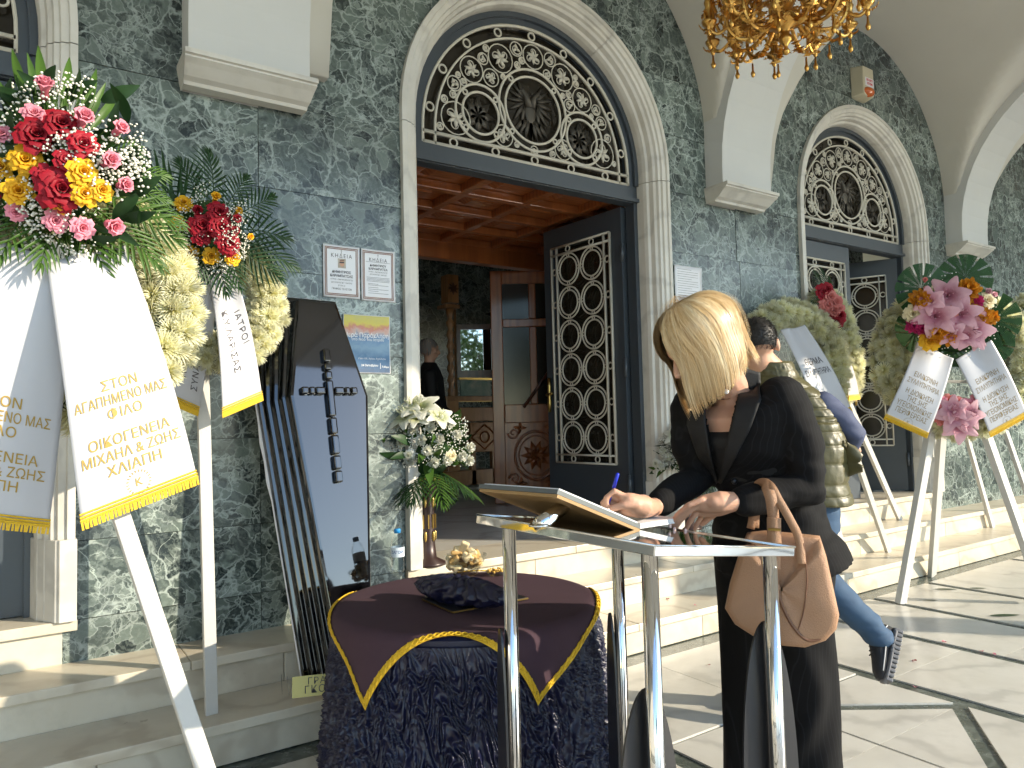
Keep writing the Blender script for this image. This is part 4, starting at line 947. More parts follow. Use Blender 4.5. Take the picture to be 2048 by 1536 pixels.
for u, v, ang, s, tl in ((1932, 545, 80, .34, 10), (1836, 570, 135, .36, 8), (1994, 640, -18, .40, 10), (1826, 668, 205, .30, 10), (1908, 700, -95, .36, 22), (1990, 690, -45, .30, 10)):
    a = R_(ang); d = sr*math.cos(a)+ur*math.sin(a); d = (d*math.cos(R_(tl))+nr*math.sin(R_(tl))).normalized(); z = (nr-d*nr.dot(d)).normalized()
    link('monstera_leaf', colored(MONST, M['monstera']), None, wr, Matrix.Translation(at(u, v, DR-.03)) @ Matrix((d, z.cross(d), z)).transposed().to_4x4() @ Matrix.Diagonal((s, s, s, 1)))
breath(wr, disc_breath(1905, 630, 90, DR-.08, .1, 160, 12), .005, 'filler_buds')
tw = [(t_, .050, 0, y_, dict(bold=.0002, fit=f_)) for t_, y_, f_ in (('ΕΙΛΙΚΡΙΝΗ', .315, .17), ('ΣΥΛΛΥΠΗΤΗΡΙΑ', .262, .225), ('Η ΔΙΟΙΚΗΣΗ', .190, .19), ('ΤΗΣ 5ΗΣ', .143, .14), ('ΥΓΕΙΟΝΟΜΙΚΗΣ', .096, .235), ('ΠΕΡΙΦΕΡΕΙΑΣ', .049, .21))]
banner(wr, at(1872, 700, DR-.10), at(1811, 853, DR-.16), .25, .285, nr, [(a, b, c, d+.03, dict(e)) for a, b, c, d, e in tw], M['ink_bronze'], .03, .01, skew=-.05, seed=1, logo=(0, .028))
banner(wr, at(1945, 700, DR-.10), at(2017, 849, DR-.16), .26, .285, nr, [(a, b, c, d+.03, dict(e)) for a, b, c, d, e in tw], M['ink_bronze'], .03, .012, skew=.12, seed=3, logo=(0, .028))
CB = at(1915, 825, DR-.05)
for c, u, v, s in (('pink', 1879, 803, 24), ('salmon', 1896, 803, 26), ('pink', 1951, 803, 26), ('salmon', 1880, 822, 26), ('cream', 1957, 822, 24), ('salmon', 1897, 839, 22), ('salmon', 1915, 806, 24), ('pink', 1934, 810, 24), ('salmon', 1882, 838, 24)):
    flower('rose', ROSE[random.randrange(3)], (M[c],), wr, at(u, v, DR-.12), fdir(nr, at(u, v, DR-.12), CB, .5, .2), s/1463*DR*1.05)
for u, v, s in ((1909, 832, 56), (1922, 852, 56), (1940, 828, 50), (1905, 818, 44)): flower('lily', LILY[0], (M['lily_pink'], M['stamen']), wr, at(u, v, DR-.18), fdir(nr, at(u, v, DR-.1), CB, .8, .2), s/1463*DR*.95)
for k in range(16):
    a = R_(200+k*140/15); flower('chrysanthemum', MUM[k % 3], (M['mum'],), wr, CB+sr*.17*math.cos(a)+ur*.10*math.sin(a), nr+sr*math.cos(a)*.7+ur*math.sin(a)*.7, .085)
MB().ell(CB, (.15, .10, .07), basis(nr).to_3x3()).build('foliage_base', M['leafdark'], wr, True)
leg(wr, at(1872, 800, DR+.05), on_z(1801, 1207, 0), .085, .04); leg(wr, at(1948, 800, DR+.05), at(2085, 1190, DR-.1), .085, .04); leg(wr, at(1884, 860, DR+.2), on_z(1864, 1151, 0), .075, .035)
leg(wr, at(1862, 762, DR+.03), at(1950, 764, DR+.03), .06, .02, 'crossbar')
# --- wreath behind the man, and the one beside it
wmn = thing('funeral_wreath', 'plain cream wreath with a dark lettered ribbon beside the man in the quilted vest', 'wreath', on_z(1720, 1130, Z1), GRP)
nm = Vector((-.32, -.93, .14)).normalized(); DM = 5.45
ring_flowers(wmn, at(1588, 722, DM), nm, (0, 0, 1), .345, .36, .13, 135, .12, 6)
banner(wmn, at(1585, 655, DM-.2), at(1668, 830, DM-.3), .20, .30, nm, [('ΘΕΡΜΑ', .066, .01, .40, dict(bold=.001, fit=.19)), ('ΣΥΛΛΥΠΗΤΗΡΙΑ', .062, 0, .32, dict(bold=.001, fit=.25))], M['ink_dark'], .04, .02, skew=-.10, seed=2)
leg(wmn, at(1700, 880, DM), on_z(1777, 1104, Z1), .05, .03); leg(wmn, at(1655, 980, DM-.1), on_z(1692, 1134, Z1), .06, .03); leg(wmn, at(1600, 760, DM+.15), on_z(1600, 1075, ZB), .05, .03)
w4 = thing('funeral_wreath', 'narrow looking cream wreath with red and salmon roses before the half open door', 'wreath', on_z(1740, 1060, ZB), GRP)
n4 = Vector((.22, -.96, .12)).normalized(); D4 = 5.95
ring_flowers(w4, at(1664, 692, D4), n4, (0, 0, 1), .35, .37, .13, 120, .12, 7)
C4 = at(1657, 612, D4-.15)
for c, u, v, s in (('red', 1644, 585, 26), ('red', 1652, 580, 22), ('salmon', 1657, 595, 26), ('salmon', 1668, 605, 26), ('salmon', 1652, 612, 26), ('salmon', 1664, 622, 28), ('salmon', 1674, 618, 22), ('red', 1654, 638, 28), ('red', 1668, 645, 26), ('red', 1676, 632, 24), ('salmon', 1660, 606, 26)):
    flower('rose', ROSE[random.randrange(3)], (M[c],), w4, at(u, v, D4-.28), Vector((-.4, -.9, .1)), s/1463*D4*1.25)
spray_leaves(w4, C4, n4, [(R_(a), R_(t), .6, .06) for a, t in ((90, 10), (60, 10), (120, 10), (-90, 20), (-60, 20), (180, 10), (0, 10), (-130, 20))], M['leafdark'], seed=3)
banner(w4, at(1662, 670, D4-.25), at(1706, 796, D4-.35), .17, .27, n4, None, M['ink_dark'], .04, .02, seed=2)
leg(w4, at(1690, 790, D4), on_z(1800, 1040, ZB), .05, .03); leg(w4, at(1660, 790, D4+.1), on_z(1660, 1050, ZB), .05, .03)
# --- wreath cut by the right edge
w5 = thing('funeral_wreath', 'cream wreath partly hidden behind the monstera wreath beside the small window', 'wreath', on_z(2030, 1040, Z1), GRP)
n5 = Vector((-.4, -.9, .12)).normalized(); D5 = 6.6
ring_flowers(w5, at(2098, 700, D5), n5, (0, 0, 1), .40, .42, .14, 110, .125, 8)
banner(w5, at(2085, 690, D5-.2), at(2052, 810, D5-.3), .2, .3, n5, None, M['ink_dark'], .03, .01, seed=5)
leg(w5, at(1930, 860, D5+.4), on_z(1985, 1055, Z1), .055, .03); leg(w5, at(2010, 860, D5), at(2062, 1010, D5-.3), .06, .03)
# ============================================================ flower stands
def bouquet(par, C, R, n, seed, lil=True, full=True):
    rd = random.Random(seed); n = Vector(n).normalized(); s = Vector((0, 0, 1)).cross(n).normalized(); up = Vector((0, 0, 1))
    def pt(a, b, d=0): return C+s*a*R+up*b*R+n*(.55*R*math.sqrt(max(0, 1-a*a-(b*.8)**2))+d)
    MB().ell(C-up*R*.15, (R*.5, R*.42, R*.45)).build('foliage_base', M['leafdark'], par, True)
    for k in range(90):
        a = rd.uniform(0, 6.28); el = rd.uniform(-.35, .9); d = Vector((math.cos(a)*math.cos(el), math.sin(a)*math.cos(el), math.sin(el))); z = d.orthogonal().normalized(); q = (.75, .9, .75) if k % 3 else (.9, 1.2, .9)
        link('leaf', colored(BLADE, M['leafdark' if k % 2 else 'leaf']), None, par, Matrix.Translation(C+Vector((d.x*.5, d.y*.4, d.z*.5-.1))*R) @ Matrix((d, z.cross(d), z)).transposed().to_4x4() @ Matrix.Rotation(rd.uniform(0, 6), 4, 'X') @ Matrix.Diagonal((q[0]*R/.3, q[1], q[2], 1)))
    for k in range(13):
        a = 2*PI*k/13+rd.uniform(-.2, .2); d = Vector((math.cos(a)*.9, math.sin(a)*.9, -.30)).normalized(); z = Vector((0, 0, 1)); y = z.cross(d).normalized(); z = d.cross(y); sc_ = R/.3*rd.uniform(.75, .95)
        link('palm_leaf', colored(FROND[k % 3], M['leafdark' if k % 3 else 'leaf']), None, par, Matrix.Translation(C-up*R*.38+d*R*.1) @ Matrix((d, y, z)).transposed().to_4x4() @ Matrix.Diagonal((sc_, sc_, sc_, 1)))
    for a, b in ((-.62, -.02), (-.22, .28), (.28, .10), (.05, -.12), (.62, .18), (.42, -.30), (.70, -.22), (.86, -.05), (-.28, -.28), (-.55, .38), (-.75, .15), (-.42, .05), (.12, .32), (.48, .38), (.18, -.34), (-.05, .08), (-.78, -.28), (.84, -.3)):
        flower('carnation', CARN[rd.randrange(2)], (M['white'],), par, pt(a, b, .01), n+s*a+up*b, R*.27)
    for a, b in ((-.92, -.18), (-.30, -.20), (.50, -.22), (-.58, .42), (.30, .50)): flower('rose', ROSE[rd.randrange(3)], (M['white'] if a < .4 else M['cream'],), par, pt(a, b, .01), n+s*a+up*b, R*.24)
    if lil:
        for a, b, z in ((-.42, .62, .42), (-.08, .80, .42), (.34, .58, .34), (-.15, .55, .3), (-.30, .85, .34)): flower('lily', LILY[rd.randrange(2)], (M['lily_white'], M['stamen']), par, pt(a*.9, b*.95, .0)+n*.04, n*.6+s*a*1.1+up*.65, R*z*1.5)
    pts = []
    for _ in range(900):
        a, b = rd.uniform(-.85, .85), rd.uniform(-.42, .6)
        if a*a+b*b < .95: pts.append(pt(a, b, rd.uniform(.0, .03)))
    breath(par, pts, .0042, stems=C)
    for k in range(5):
        a = rd.uniform(-.9, .9); p0 = pt(a*.3, .2); p1 = pt(a, .75+.1*rd.random()); P = bez(p0, (p0+p1)/2+Vector((0, 0, .05)), p1, 8)
        for i, p in enumerate(P[2:]):
            for sd in (-1, 1):
                d = (s*sd+up*.3+n*.2).normalized(); z = n; y = z.cross(d).normalized(); z = d.cross(y)
                link('eucalyptus_leaf', colored(OVAL, M['euc']), None, par, Matrix.Translation(p) @ Matrix((d, y, z)).transposed().to_4x4() @ Matrix.Diagonal((.55, .7, .7, 1)))
M['stand'] = flat('brown_stand', (.038, .020, .018), .35, .2, var=.1)
def flower_stand(loc, top, label, seed, R):
    t = thing('flower_stand', label, 'flower stand', loc, 'flower stands beside the main door'); x, y, z = loc; h = top-z
    MB().lathe([(.10, 0), (.10, .015), (.05, .04), (.042, .12), (.04, h*.55), (.045, h*.8), (.055, h*.88), (.11, h)], 20, loc).build('pillar', M['stand'], t, True)
    for k in range(10):
        a = 2*PI*k/10; MB().tube([Vector((x+.046*math.cos(a), y+.046*math.sin(a), z+h*.42)), Vector((x+.047*math.cos(a), y+.047*math.sin(a), z+h*.58))], .0045, 5).build('gilt_rod', M['brass'], t)
    MB().lathe([(.112, h-.01), (.118, h), (.112, h+.008)], 20, loc).build('rim', M['brass'], t, True)
    for k, zz in ((0, .33), (1, .72)):
        for a in (R_(-70), R_(-130), R_(-10)): MB().ell((x+.046*math.cos(a), y+.046*math.sin(a), z+h*zz), (.008, .008, .03)).build('ornament', M['brass'], t, True)
    bouquet(t, Vector((x, y, top+R*.58)), R, (-.5, -.85, .15), seed)
    return t
p = on_y(853, 955, .05); flower_stand(Vector((p.x, p.y, ZLAND)), p.z, 'brown pillar stand of white lilies and roses by the water bottle', 2, .285)
p = on_y(1372, 955, -.02); flower_stand(Vector((p.x, p.y, ZLAND)), p.z, 'brown pillar stand of white flowers half hidden behind the blonde woman', 6, .25)
# ============================================================ coffin lid leaning on the wall
YB, ZB0, YT, ZT = -.42, Z1, -.055, 1.985
axc = Vector((0, YT-YB, ZT-ZB0)).normalized(); ncf = Vector((0, -axc.z, axc.y)); Rz_ = Matrix.Rotation(R_(5), 3, 'Z'); axc = Rz_ @ axc; ncf = Rz_ @ ncf; exc = Rz_ @ Vector((1, 0, 0)); p0 = Vector((1.2, YB, ZB0)); DEP = .235; pf = p0+ncf*DEP
def cp(u, v): q = on_plane(u, v, pf, ncf)-pf; return (q.dot(exc), q.dot(axc))
def cw(x, l, d=0): return pf+exc*x+axc*l+ncf*d      # lid plane to world
TL, TR, RW, LW_ = cp(598, 603), cp(672, 604), cp(736, 797), cp(581, 785)
BR, BL = cp(744, 1330), cp(688, 1362)
zt = (TL[1]+TR[1])/2; zw = (RW[1]+LW_[1])/2; zb = .035
xr = lerp(RW[0], BR[0], (zw-zb)/(zw-BR[1])); xl = lerp(LW_[0], BL[0], (zw-zb)/(zw-BL[1]))
HEX = [(xl, zb), (xr, zb), (RW[0], zw), (TR[0], zt), (TL[0], zt), (LW_[0], zw)]
def offs(poly, d):
    n = len(poly); out = []
    for i in range(n):
        a, b, c = Vector(poly[i-1]), Vector(poly[i]), Vector(poly[(i+1) % n]); e1, e2 = (b-a).normalized(), (c-b).normalized(); n1, n2 = Vector((e1.y, -e1.x)), Vector((e2.y, -e2.x)); m = (n1+n2).normalized(); out.append(tuple(b+m*(d/max(.3, m.dot(n1)))))
    return out
cof = thing('coffin_lid', 'black lacquered coffin lid with a raised cross leaning against the marble wall', 'coffin lid', p0)
EXT = (0, 0, 0, .035, -.075, .018)
m = MB(); rows = []
for d, h in ((-.012, .002), (0, 0), (.005, -.013), (.007, -.05), (.024, -.056), (.027, -.098), (.046, -.104), (.049, -.146), (.068, -.152), (.071, -.192), (.089, -.198), (.092, -.232)): rows.append([cw(x+ex_*min(0, h)/-.232, l, h) for (x, l), ex_ in zip(offs(HEX, d), EXT)])
m.grid(rows, cv=True); m._f([tuple(range(6))]); lid = bevel(m.build('lid', M['lacquer'], cof), .003, 2, 20)
m = MB(); o1 = [(x+e_, l) for (x, l), e_ in zip(offs(HEX, .090), EXT)]; N = 90; ra, rb, rc = [], [], []; rd = random.Random(5)
for i in range(N):
    q = i/N*6; k = int(q); t = q-k; a, b = o1[k], o1[(k+1) % 6]; x, l = lerp(a[0], b[0], t), lerp(a[1], b[1], t); cx_, cl_ = sum(p[0] for p in o1)/6, zw-.25
    e = rd.uniform(.006, .016); dx, dl = x-cx_, l-cl_; L_ = math.hypot(dx, dl); ra.append(cw(x, l, -.220)); rb.append(cw(x+dx/L_*e*1.4, l+(dl/L_*e if l > .2 else 0), -.225+rd.uniform(-.003, .003))); rc.append(cw(x, l, -.242))
m.grid([ra, rb, rc], cv=True); m.build('lining_edge', M['foam'], cof, True)
c0, c1 = cp(653, 700), cp(680, 966); h0, h1 = cp(600, 783), cp(711, 783); hx, hz = (h0[0]+h1[0])/2, (h0[1]+h1[1])/2
def bead(x, l, w, ln): return bevel(MB().prism([(x-w, l-ln), (x+w, l-ln), (x+w, l+ln), (x-w, l+ln)], lambda a, b, t: cw(a, b, t), -.002, .028).build('cross_bead', M['lacquer'], cof), .009, 3)
lt, lb_ = c0[1], c1[1]; cxm = hx
for f0, f1 in ((.0, .105), (.112, .165), (.172, .235), (.242, .515), (.522, .645), (.652, .795), (.802, .905), (.912, 1.0)):
    a, b = lerp(lt, lb_, f0), lerp(lt, lb_, f1); bead(cxm, (a+b)/2, .0175, (a-b)/2)
hwid = (h1[0]-h0[0])/2
for s in (-1, 1):
    for f0, f1 in ((.165, .515), (.525, .735), (.745, 1.0)):
        a, b = cxm+s*hwid*f0, cxm+s*hwid*f1; bead((a+b)/2, hz, abs(b-a)/2, .0175)
# brass plate of the undertaker on the step
sgp = on_z(584, 1397, Z1); sgn = thing('brass_nameplate', 'small brass nameplate with black Greek letters on the marble step', 'sign', sgp)
sd = Vector((.94, -.34, 0)).normalized(); sn = Vector((-.34, -.94, 0)).normalized(); Ms = Matrix(((sd.x, -sn.x, 0, sgp.x), (sd.y, -sn.y, 0, sgp.y), (0, 0, 1, sgp.z), (0, 0, 0, 1))) @ Matrix.Rotation(R_(-20), 4, 'X')
MB().add(*boxgeo(0, .36, 0, .012, 0, .085), Ms).build('plate', M['brass'], sgn)
lettering([('ΓΡΑΦΕΙΟ', .038, .155, .060, dict(spacing=1.15)), ('ΓΚΟΥ', .042, .11, .026, dict(spacing=1.15))], M['ink_dark'], sgn, lambda x, y: Ms @ Vector((x, -.0012, y)))
MB().tube([Ms @ Vector(p) for p in ((-.045, .0, .10), (-.04, 0, .02), (-.02, 0, .09), (-.012, 0, .01), (.0, 0, .06))], .0012, 4).build('wire', M['chrome'], sgn)
# ============================================================ notices on the wall
def quad_notice(px, name, label, y=-.008):
    P = [on_y(u, v, y) for u, v in px]; x0 = (P[0].x+P[3].x)/2; x1 = (P[1].x+P[2].x)/2; z1 = (P[0].z+P[1].z)/2; z0 = (P[2].z+P[3].z)/2
    t = thing(name, label, 'notice', ((x0+x1)/2, y, z0)); pr = MB(); nx, nz = 9, 9; rd = random.Random(name)
    w, h = x1-x0, z1-z0
    pt_ = lambda a, b, l=0: Vector((x0+a*w, y-.004*(abs(2*b-1)**3)*(abs(2*a-1)**3)-l, z0+b*h))
    o = pr.grid([[pt_(i/(nx-1), j/(nz-1)) for j in range(nz)] for i in range(nx)]).build('sheet', M['paper'], t, True); sm = o.modifiers.new('t', 'SOLIDIFY'); sm.thickness = .0006
    return t, pt_, w, h
def rect_on(t, pt_, a0, a1, b0, b1, mat, name, l=.0012, n=6):
    return MB().grid([[pt_(lerp(a0, a1, i/n), lerp(b0, b1, j/n), l) for j in range(n+1)] for i in range(n+1)]).build(name, mat, t)
def frame_on(t, pt_, m0, wd, mat, asp):
    for a0, a1, b0, b1 in ((m0, 1-m0, 1-m0*asp-wd*asp, 1-m0*asp), (m0, 1-m0, m0*asp, m0*asp+wd*asp), (m0, m0+wd, m0*asp, 1-m0*asp), (1-m0-wd, 1-m0, m0*asp, 1-m0*asp)): rect_on(t, pt_, a0, a1, b0, b1, mat, 'printed_border', .0011)
def txt_on(t, pt_, rows, mat, w, h):
    lettering([(s, sz, x*w, y*h, dict(k)) for s, sz, x, y, k in rows], mat, t, lambda x, y: pt_(x/w, y/h, .0016))
t, f, w, h = quad_notice([(645, 487), (719, 496), (719, 599), (647, 592)], 'funeral_notice', 'funeral notice with a small portrait photo in a brown ruled border'); B_ = dict(bold=.0005)
for m0 in (.05, .085): frame_on(t, f, m0, .022, M['ink_brown'], w/h)
txt_on(t, f, [('KHΔEIA', .030, .5, .80, dict(spacing=1.35, wide=.9)), ('ΔΗΜΗΤΡΙΟΣ', .0175, .5, .49, B_), ('ΚΑΡΑΜΠΑΤΣΑΣ', .0175, .5, .415, dict(bold=.0005, wide=.95)), ('ΙΑΤΡΟΣ - ΠΝΕΥΜΟΝΟΛΟΓΟΣ', .010, .5, .345, dict(wide=.9)), ('ΔΙΕΥΘΥΝΤΗΣ Κ.Υ. ΛΑΡΙΣΑΣ', .010, .5, .285, dict(wide=.9)), ('ΕΤΩΝ 61', .010, .5, .23, {}), ('ΓΡΑΦΕΙΟ ΤΕΛΕΤΩΝ', .014, .5, .165, dict(wide=.85)), ('† ', .022, .515, .89, {})], M['ink_dark'], w, h)
k = NB('portrait_print'); pmat = k.out(k.ramp(k.noise(k.coord(), 30, 3).outputs[0], [(.35, (.32, .27, .22)), (.65, (.52, .46, .38))]), .5)
rect_on(t, f, .40, .62, .57, .75, pmat, 'portrait', .0013); m = MB()
for cx_, cy_, rx, ry, l in ((.51, .66, .065, .062, .0017),): m.add([f(cx_, cy_, l)]+[f(cx_+rx*math.cos(a), cy_+ry*math.sin(a), l) for a in np.linspace(0, 2*PI, 21)[:-1]], [(0, 1+i, 1+(i+1) % 20) for i in range(20)])
m.build('portrait_face', M['skin'], t); rect_on(t, f, .445, .575, .665, .69, M['ink_dark'], 'portrait_glasses', .002, 2); rect_on(t, f, .45, .57, .705, .725, M['ink_brown'], 'portrait_hair', .002, 2)
t, f, w, h = quad_notice([(722, 497), (789, 504), (790, 607), (722, 599)], 'funeral_notice', 'funeral notice of text only in a brown ruled border')
for m0 in (.05, .085): frame_on(t, f, m0, .022, M['ink_brown'], w/h)
txt_on(t, f, [('KHΔEIA', .028, .5, .80, dict(spacing=1.3, wide=.9)), ('ΔΗΜΗΤΡΙΟΥ', .016, .5, .69, B_), ('ΚΑΡΑΜΠΑΤΣΑ', .016, .5, .625, B_), ('ΙΑΤΡΟΥ - ΠΝΕΥΜΟΝΟΛΟΓΟΥ', .0095, .5, .565, dict(wide=.85)), ('ΔΙΕΥΘΥΝΤΗ Κ.Υ. ΛΑΡΙΣΑΣ', .0095, .5, .515, dict(wide=.85)), ('† ', .02, .515, .89, {})], M['ink_dark'], w, h)
for i, b in enumerate((.455, .43, .405, .38, .33, .305, .26, .225, .19, .15)): rect_on(t, f, .16 if i < 4 else .2, .84 if i < 4 else (.5+.3*(i % 2)), b, b+.006, M['ink_dark'], 'small_print', .0016, 1)
rect_on(t, f, .14, .86, .755, .760, M['ink_dark'], 'printed_rule', .0016, 1)
t, f, w, h = quad_notice([(683, 627), (780, 633), (780, 748), (690, 745)], 'event_poster', 'blue and yellow religious event poster half covered by the coffin lid')
k = NB('poster_print'); gm = k.coord(False, (1, 1, 1)); sx_ = k.n('SeparateXYZ'); k.l(gm, sx_.inputs[0]); nz_ = k.noise(gm, 22, 4, .6, .5); ad = k.n('Math', operation='MULTIPLY_ADD'); k.l(nz_.outputs[0], ad.inputs[0]); ad.inputs[1].default_value = .10; k.l(sx_.outputs[2], ad.inputs[2]); mr = k.n('MapRange'); k.l(ad.outputs[0], mr.inputs[0]); zb_, zt_ = f(0, 0).z, f(0, 1).z; mr.inputs[1].default_value = zb_+.05; mr.inputs[2].default_value = zt_+.05
pm2 = k.out(k.ramp(mr.outputs[0], [(0, (.03, .07, .15)), (.25, (.06, .17, .33)), (.45, (.22, .36, .50)), (.62, (.10, .22, .42)), (.70, (.62, .45, .40)), (.78, (.60, .22, .15)), (.84, (.66, .56, .08)), (1, (.55, .50, .15))]), .45)
rect_on(t, f, .015, .985, .012, .988, pm2, 'print', .0012)
txt_on(t, f, [('Ιερά Παράκληση', .034, .52, .645, dict(bold=.0006, wide=.9)), ('στο Ναό του Ιατρού', .020, .52, .575, dict(bold=.0003)), ('στον Ι.Ν. Αγίου Αχιλλίου', .014, .60, .25, {}), ('24 Οκτωβρίου', .015, .55, .135, dict(bold=.0003)), ('7.00μμ', .015, .885, .115, dict(bold=.0003))], M['ink_white'], w, h)
rect_on(t, f, .775, .785, .08, .18, M['ink_white'], 'printed_rule', .0016, 1)
t, f, w, h = quad_notice([(1349, 529), (1404, 537), (1404, 612), (1350, 604)], 'printed_notice', 'plain white printed notice right of the main door trim')
for i in range(13): rect_on(t, f, .10, .86 if i % 4 else .62, .90-i*.062, .908-i*.062, M['ink_dark'], 'small_print', .0014, 1)
# ============================================================ alarm siren over the second door
sp_ = on_y(1727, 168, -.06); sr_ = thing('alarm_siren', 'cream alarm siren box with red lettering and orange lamp on the green wall', 'siren', (sp_.x, 0, sp_.z-.15))
wS, hS = .115, .15
m = MB(); m.prism([(-wS, hS), (wS, hS), (wS, -hS*.9), (wS*.6, -hS), (-wS*.6, -hS), (-wS, -hS*.9)], lambda a, b, t_: (sp_.x+a*(1-.25*(t_ < -.05)), t_, sp_.z+b*(1-.1*(t_ < -.05))), .0, -.11)
bevel(m.build('housing', flat('siren_plastic', (.55, .50, .36), .45), sr_), .008)
M['amber'] = flat('amber_lens', (.55, .12, .02), .15, var=.3, scale=20); MB().ell((sp_.x, -.095, sp_.z-hS*.62), (.085, .05, .045)).build('lamp_lens', M['amber'], sr_, True)
MB().bbox(sp_.x-.06, sp_.x+.08, -.113, -.111, sp_.z-.045, sp_.z+.035).build('sticker', M['paper'], sr_)
lettering([('SECURITY', .030, 0, .018, dict(bold=.0012, wide=.8)), ('SYSTEMS', .030, 0, -.016, dict(bold=.0012, wide=.8))], M['ink_red'], sr_, lambda x, y: Vector((sp_.x+.01+x, -.1145, sp_.z-.005+y)))
# ============================================================ chandelier
ch = Vector((2.93, -1.70, 2.975)); chd = thing('gilt_chandelier', 'ornate gilded chandelier with scrolling arms hanging from the vault', 'chandelier', ch)
MB().lathe([(.0, 0), (.012, .006), (.018, .02), (.008, .035), (.012, .05), (.026, .065), (.030, .085), (.018, .10), (.022, .12), (.075, .145), (.085, .16), (.06, .18), (.035, .21), (.05, .25), (.06, .30), (.04, .36), (.03, .42), (.045, .46), (.07, .50), (.05, .56), (.03, .62), (.018, .7), (.018, 1.95)], 20, ch, caps=False).build('centre_stem', M['gold'], chd, True)
def acanthus(m, p, d, up, L):
    d, up = Vector(d).normalized(), Vector(up).normalized(); s = d.cross(up).normalized()
    for k in range(7):
        t = k/6; c = p+d*L*t+up*L*.35*math.sin(t*2.4); w = L*.30*math.sin(PI*(.15+.75*t))*(1.25 if k % 2 else .7); q = p+d*L*(t+.2)+up*L*.35*math.sin((t+.2)*2.4)
        m.add([c-s*w, c+up*L*.10, c+s*w, q, c-up*.004], [(0, 1, 3), (1, 2, 3), (0, 4, 1), (4, 2, 1), (0, 3, 4), (4, 3, 2)])
def armset(k, n):
    a = 2*PI*k/n+.2; rad = Vector((math.cos(a), math.sin(a), 0)); tan = Vector((-math.sin(a), math.cos(a), 0)); Z = Vector((0, 0, 1)); m = MB(); c = ch
    def S(pts, r): m.tube(spline([c+rad*x+Z*z for x, z in pts], 6), [r]*((len(pts)-1)*6+1), 6)
    S([(.06, .17), (.13, .10), (.21, .09), (.26, .15), (.25, .24), (.19, .26), (.16, .21), (.19, .18)], .009)
    S([(.26, .15), (.31, .12), (.355, .16), (.36, .23), (.33, .26), (.31, .22)], .008)
    S([(.05, .35), (.13, .40), (.20, .36), (.24, .28), (.27, .33), (.31, .42), (.36, .45)], .008)
    S([(.05, .48), (.14, .56), (.22, .52), (.26, .45), (.22, .42)], .007)
    S([(.24, .28), (.20, .31), (.17, .28), (.19, .25)], .006)
    for x, z, dx, dz, L in ((.10, .12, 1, -.2, .09), (.21, .10, 1, .5, .08), (.26, .22, .2, 1, .08), (.17, .24, -1, .3, .06), (.33, .14, 1, .6, .06), (.20, .37, 1, -.3, .08), (.30, .40, .5, 1, .08), (.14, .55, 1, .2, .07), (.24, .48, .4, -1, .06), (.29, .27, 1, .2, .06), (.36, .22, .3, -1, .05), (.12, .38, .2, 1, .06)):
        acanthus(m, c+rad*x+Z*z, rad*dx+Z*dz, tan.cross(rad*dx+Z*dz), L)
        acanthus(m, c+rad*x+Z*z, rad*dx*.4+Z*dz*.4+tan, rad*.4+Z, L*.8); acanthus(m, c+rad*x+Z*z, rad*dx*.4+Z*dz*.4-tan, rad*.4+Z, L*.8)
    m.build('scroll_arm', M['gold'], chd, False)
    cu = MB(); q = c+rad*.345; cu.lathe([(.0, .11), (.008, .115), (.012, .13), (.006, .145), (.03, .165), (.036, .18), (.014, .19), (.016, .25), (.022, .27), (.017, .28), (.016, .50), (.026, .52), (.02, .56)], 12, q); cu.build('candle_cup', M['gold'], chd, True)
    MB().lathe([(.002, .045), (.008, .05), (.012, .065), (.006, .08), (.004, .11)], 8, q).build('drop', M['gold'], chd, True); dr = MB(); dr.lathe([(.002, .0), (.008, .006), (.011, .02), (.005, .035), (.004, .07)], 8, c+rad*.23); dr.build('drop', M['gold'], chd, True)
for k in range(11): armset(k, 11)
for r, z in ((.255, .26), (.27, .44)):
    P = [ch+Vector((r*math.cos(2*PI*k/8+.2+PI/8), r*math.sin(2*PI*k/8+.2+PI/8), z)) for k in range(8)]
    for i in range(8): MB().tube([P[i], P[(i+1) % 8]], .0, sq=(.012, .009), up=(0, 0, 1)).build('ring_bar', M['gold'], chd)
for k in range(22):
    a = 2*PI*k/22; m = MB(); rad = Vector((math.cos(a), math.sin(a), 0)); q = ch+rad*.26+Vector((0, 0, .30)); tan = Vector((-math.sin(a), math.cos(a), 0))
    m.tube(spline([q-tan*.04, q+Vector((0, 0, .06))-tan*.02, q+Vector((0, 0, .10))+tan*.03, q+Vector((0, 0, .06))+tan*.045, q+Vector((0, 0, .05))+tan*.015], 5), .006, 6)
    acanthus(m, q, tan+Vector((0, 0, .5)), rad, .08); acanthus(m, q+Vector((0, 0, .08)), -tan+Vector((0, 0, .6)), rad, .07); acanthus(m, q-Vector((0, 0, .05)), Vector((0, 0, -1)), rad, .06); m.build('filigree', M['gold'], chd)
# ============================================================ skirted table
TC, TR_, TZ = Vector((1.387, -1.32, 0)), .485, .665
tbl = thing('skirted_table', 'round table in a ruched navy satin skirt with a plum gold edged cloth', 'table', TC)
nA, nZ = 1300, 210; th_ = np.linspace(0, 2*PI, nA, endpoint=False); zz = np.linspace(0, 1, nZ); A_, Z_ = np.meshgrid(th_, zz, indexing='ij')
per = lambda k, oz, kz: noise2(np.cos(A_)*k+40+oz, np.sin(A_)*k+40+Z_*kz)
wx = per(4, 0, 5)*4+per(10, 3, 14)*1.6
col = A_*44+wx*.8; ph_ = per(9, 8, 3)*9
wav = np.sin(Z_*36+ph_*2.2)
ruch = np.sin(col+1.5*wav+.7*np.sin(Z_*71+ph_*3)); ruch = 1-np.abs(ruch)**.6*1.6
fine = per(38, 5, 60); big = per(2.6, 7, 1.5)
amp = np.minimum(1, Z_*6+.15)
